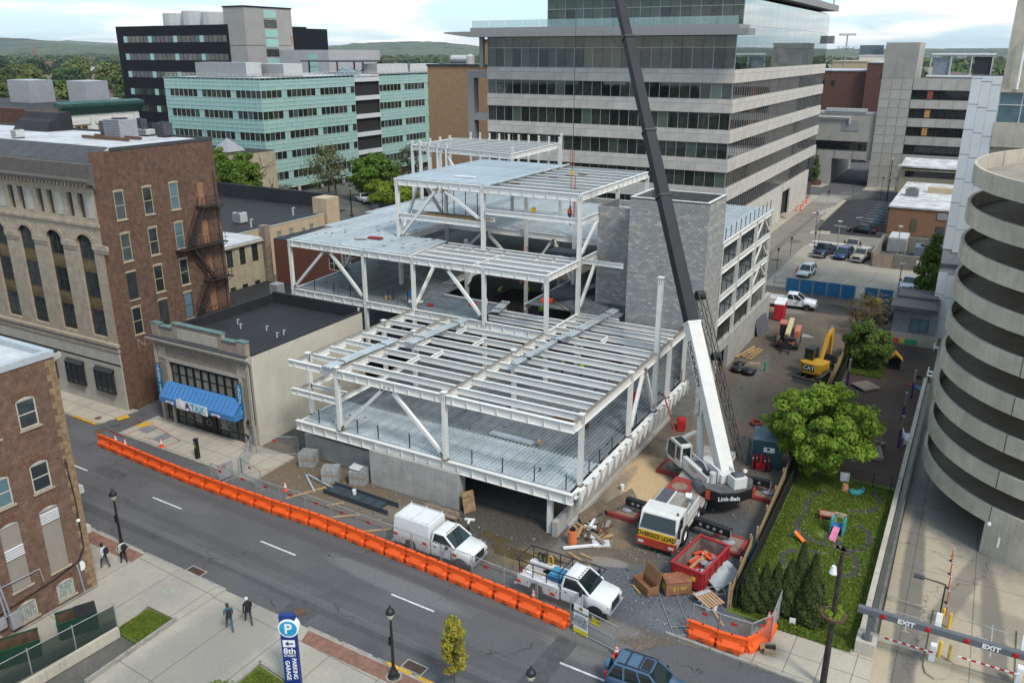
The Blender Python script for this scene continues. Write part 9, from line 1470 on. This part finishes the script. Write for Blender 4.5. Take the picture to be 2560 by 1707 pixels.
for i,(x,y,h)in enumerate(((-24.5,132.1,3),(-24.4,122.4,3.2),(-25.1,156.5,3),(-22.1,138.4,3),(-22.0,141.5,3),(-23.5,187.8,4),(-18.7,194,5))):one('sign_post',MB().tube((0,0,0),(0,0,h),.045,6).box(-.16,.16,-.03,-.01,h-.5,h-.05),hvd,'thin grey sign post in the lots, %s from the camera'%ordw[i],'sign post',(x,y,0),0,'sign posts in the lots')
for i,(x,y)in enumerate(((-19.0,141),(-10.1,141.2),(-7.4,114.9))):t=thing('lot_lamp','grey parking lot lamp %s'%('beside the bronze pickup','inside the block enclosure','beside the silver pickup')[i],'lamp post',(x,y,0),0,'parking lot lamps');part('shaft',MB().tube((0,0,0),(0,0,4.3),.07,8),hv,t);part('lamp_head',MB().box(-.3,.3,-.2,.2,4.3,4.5),hvw,t)
t=thing('street_light','tall black street light before the precast block','street lamp',(-17.5,194.8,.0));part('shaft',MB().tube((0,0,0),(0,0,8.5),.12,8,.07),blk,t);part('globe',MB().lathe([(.0,8.4),(.2,8.6),(.15,8.9),(0,9)],8),lg,t);part('basket',MB().lathe([(.1,4.0),(.4,4.1),(.1,4.3)],8),blk,t)
for i,(x,y)in enumerate(((-36.0,207.3),(-17.0,207.6))):one('fire_hydrant',MB().lathe([(.2,0),(.16,.1),(.16,.7),(.2,.72),(.1,.95),(0,1)],10).tube((-.25,0,.55),(.25,0,.55),.08),MATS['bollard_yellow'],'yellow fire hydrant on the %s side of the passage mouth'%('left','right')[i],'hydrant',(x,y,.1),0,'fire hydrants')
# ---------------- people ----------------
skinm=mat('skin',(.42,.24,.16),.6,var=.06);skind=mat('skin_dark',(.16,.085,.055),.6,var=.06)
def cloth(n,c):return mat('cloth_'+n,c,.85,var=.12,vs=6)
def person(loc,rz,label,shirt,pants,shoes,skin,hair,stride=.28,pack=None,cap=None,h=1.75,sleeves=.5,lean=0.,vest=None,bend=0.,helmet=None,arms=.15):
 """one continuous body grown with a skin modifier along a posed skeleton; x forward"""
 t=thing('person',label,'person',loc,rz);s=h/1.75
 J={};E_=[]
 def v(n,p,r):J[n]=(Vector(p)*s,r*s)
 tz=.0;tip=lambda x,y,z:(x+lean*(z-.95)+bend*max(0,z-.95)*.8,y,z-bend*max(0,z-.95)*.45)
 v('pel',(0,0,.95),(.135));v('belly',tip(.01,0,1.1),.135);v('chest',tip(0,0,1.3),.15);v('neck0',tip(0,0,1.45),.085);v('neck',tip(.02,0,1.52),.055);v('head',tip(.035,0,1.6),.085);v('crown',tip(.03,0,1.70),.082)
 E_+=[('pel','belly'),('belly','chest'),('chest','neck0'),('neck0','neck'),('neck','head'),('head','crown')]
 for i,sd in enumerate((-1,1)):
  st=stride*sd;q='LR'[i]
  v('hip'+q,(0,sd*.095,.88),.095);v('kn'+q,(st*.55+.05,sd*.10,.49),.062);v('an'+q,(st*(1.05 if st>0 else 1.15),sd*.10,.09 if st>=0 else .13),.042);v('toe'+q,(st*(1.05 if st>0 else 1.15)+.17,sd*.11,.035 if st>=0 else .06),.035)
  E_+=[('pel','hip'+q),('hip'+q,'kn'+q),('kn'+q,'an'+q),('an'+q,'toe'+q)]
  a=-st*.7+arms*(1 if arms>.3 else 0)
  v('sh'+q,tip(0,sd*.19,1.40),.062);v('el'+q,tip(a*.35-.03,sd*.25,1.13),.045);v('wr'+q,tip(a*1.0+.06,sd*.26,.90+(arms*.5 if arms>.3 else 0)),.032);v('pa'+q,tip(a*1.1+.08,sd*.26,.84+(arms*.5 if arms>.3 else 0)),.036)
  E_+=[('neck0','sh'+q),('sh'+q,'el'+q),('el'+q,'wr'+q),('wr'+q,'pa'+q)]
  P_=J['pa'+q][0]/s
  for k,(dx,dz,L_)in enumerate(((.03,-.07,1.),(.01,-.085,1.),(-.01,-.08,1.),(-.03,-.065,1.),(.045,-.03,.8))):v('f%d'%k+q,P_+Vector((dx,-sd*.012*(k==4),dz*L_)),.0095);E_.append(('pa'+q,'f%d'%k+q))
 names=list(J);idx={n:i for i,n in enumerate(names)};me=bpy.data.meshes.new('body');me.from_pydata([J[n][0]for n in names],[(idx[a],idx[b])for a,b in E_],[]);o=bpy.data.objects.new('body',me);COL.objects.link(o)
 md=o.modifiers.new('skin','SKIN');md.use_smooth_shade=True
 for i,n in enumerate(names):sv=me.skin_vertices[0].data[i];sv.radius=(J[n][1],J[n][1]);sv.use_root=(n=='pel')
 ss=o.modifiers.new('sub','SUBSURF');ss.levels=1;ss.render_levels=1;dg=bpy.context.evaluated_depsgraph_get();dg.update();bm2=bpy.data.meshes.new_from_object(o.evaluated_get(dg));bpy.data.objects.remove(o)
 bm2.materials.clear();[bm2.materials.append(m)for m in(shirt,pants,shoes,skin,hair)]
 hd=J['head'][0];nk=J['neck'][0];slv=(J['el'+'L'][0].z*(1-sleeves)+J['shL'][0].z*sleeves)
 for p in bm2.polygons:
  c=p.center;i=0
  if c.z>nk.z-.02*s:i=4 if(c.z>hd.z+.03*s or c.x<hd.x-.045*s)else 3
  elif c.z<.10*s:i=2
  elif c.z<.96*s and abs(c.y)<.2*s:i=1
  elif abs(c.y)>.19*s and(c.z<J['wrL'][0].z+.03*s or(sleeves<1 and c.z<J['elL'][0].z+.04)):i=3
  p.material_index=i;p.use_smooth=True
 link('body',bm2,t)
 part('face',MB().lathe([(0,0),(.016*s,.01),(.0,.035*s)],6,(hd.x+.085*s,0,hd.z-.01),'Z'),skin,t)
 for sd in(-1,1):part('eye',MB().obox((hd.x+.083*s,sd*.03*s,hd.z+.02*s),(.012,.016,.01)),trim,t);part('ear',MB().obox((hd.x,sd*.086*s,hd.z),(.03,.018,.05)),skin,t)
 part('hair',MB().lathe([(.088*s,.0),(.094*s,.05*s),(.085*s,.10*s),(.05*s,.135*s),(0,.145*s)],12,(hd.x-.008,0,hd.z+.02*s)),cap or helmet or hair,t,smooth=True)
 if cap:part('cap_peak',MB().obox((hd.x+.12*s,0,hd.z+.055*s),(.11,.13,.015)),cap,t)
 c=J['chest'][0]
 if pack:part('backpack',MB().loft([[(x-.02,-w_,z)for x,z,w_ in()]or[(c.x+x,y,c.z+z)for y,z in((-.13,-.24),(.13,-.24),(.15,-.05),(.13,.14),(0,.18),(-.13,.14),(-.15,-.05))]for x in(-.13,-.22,-.29)]),pack,t,bev=.02);[part('strap',MB().bar((c.x+.12,y,c.z+.1),(c.x+.1,y,c.z-.12),.03,.04),pack,t)for y in(-.1,.1)]
 if vest:part('vest',MB().lathe([(.158*s,-.24*s),(.168*s,-.05*s),(.172*s,.06*s),(.11*s,.17*s)],14,(c.x,0,c.z)),vest,t,smooth=True)
 return t
person((-43.15,25.85,.1),R(200-180+178),'person in white hoodie with navy backpack walking beside the brick corner',cloth('white',(.55,.56,.58)),cloth('grey',(.06,.065,.07)),cloth('whiteshoe',(.5,.5,.5)),skind,cloth('blackhair',(.012,.01,.01)),.22,cloth('navy',(.015,.02,.04)),sleeves=1.)
person((-42.6,26.75,.1),R(176),'person in pale top with black backpack beside the lamp post',cloth('pale',(.50,.52,.48)),cloth('black',(.015,.015,.018)),cloth('black',(0,0,0)),skind,cloth('blackhair',(0,0,0)),.14,cloth('black',(0,0,0)),sleeves=1.,h=1.68)
person((-32.1,25.5,.01),R(150),'person in teal shirt with dark backpack crossing the driveway',cloth('tealshirt',(.03,.12,.14)),cloth('jeans',(.06,.10,.14)),cloth('blackshoe',(.05,.05,.06)),skinm,cloth('brownhair',(.04,.025,.018)),.3,cloth('navy2',(.02,.025,.035)),sleeves=.4)
person((-31.6,26.4,.01),R(152),'person in black hoodie and white cap crossing the driveway',cloth('black2',(.012,.012,.014)),cloth('charcoal',(.05,.055,.055)),cloth('whiteshoe',(0,0,0)),skinm,cloth('blackhair',(0,0,0)),.3,cloth('black',(0,0,0)),cap=cloth('whitecap',(.6,.6,.6)),sleeves=1.)
person((-29.1,192.8,.01),R(180),'distant person in dark clothes crossing the far end of the alley',cloth('slate',(.05,.055,.07)),cloth('black',(0,0,0)),cloth('black',(0,0,0)),skinm,cloth('blackhair',(0,0,0)),.3,cloth('navy',(0,0,0)),sleeves=1.)
hv1=cloth('lime',(.35,.65,.05));hv2=cloth('hiorange',(.75,.13,.03))
person((-31.4,66.2,15.5),R(60),'worker in orange vest standing on the upper beams',cloth('maroon',(.2,.02,.02)),cloth('jeans2',(.03,.06,.16)),cloth('boot',(.06,.04,.02)),skinm,cloth('redhat',(.4,.03,.03)),.08,vest=hv2,sleeves=1.,helmet=cloth('redhat',(0,0,0)))
for x,y,z,a,l in((-44.3,75.5,4.5,30,'worker in lime vest bending over the dark middle floor, right'),(-41.2,77.0,4.5,200,'worker in lime shirt deep on the dark middle floor, left'),(-36.6,71.0,4.5,90,'worker in lime vest on the dark floor near the right column')):person((x,y,z),R(a),l,hv1,cloth('jeans2',(0,0,0)),cloth('boot',(0,0,0)),skinm,cloth('whitehat',(.6,.6,.6)),.12,vest=hv1,sleeves=1.,bend=.9 if 'bending' in l else .2,helmet=cloth('whitehat',(0,0,0)))
for x,y,l in((-28.8,60.0,'left'),(-27.2,60.4,'right')):person((x,y,3.55),R(250),'worker in lime vest on the lower deck below the open beams, %s of two'%l,hv1,cloth('jeans2',(0,0,0)),cloth('boot',(0,0,0)),skinm,cloth('whitehat',(0,0,0)),.1,vest=hv1,sleeves=1.,helmet=cloth('whitehat',(0,0,0)))
person((-47.4,41.9,.1),R(250),'person in dark clothes sitting low beside the tax office corner',cloth('darkblue',(.02,.03,.06)),cloth('jeans',(0,0,0)),cloth('black',(0,0,0)),skind,cloth('blackhair',(0,0,0)),.1,sleeves=1.,h=1.6,bend=.5)
# ---------------- air ----------------
hz_=bpy.data.materials.new('haze');hz_.use_nodes=True;nt=hz_.node_tree;nt.nodes.clear();out=node(nt,'ShaderNodeOutputMaterial');pv=node(nt,'ShaderNodeVolumePrincipled',{'Color':(.84,.90,.97,1),'Density':.000045,'Anisotropy':.3});nt.links.new(pv.outputs[0],out.inputs['Volume'])
tag(part('haze',MB().box(-14000,10000,-500,17000,-2,190),hz_),kind='stuff')
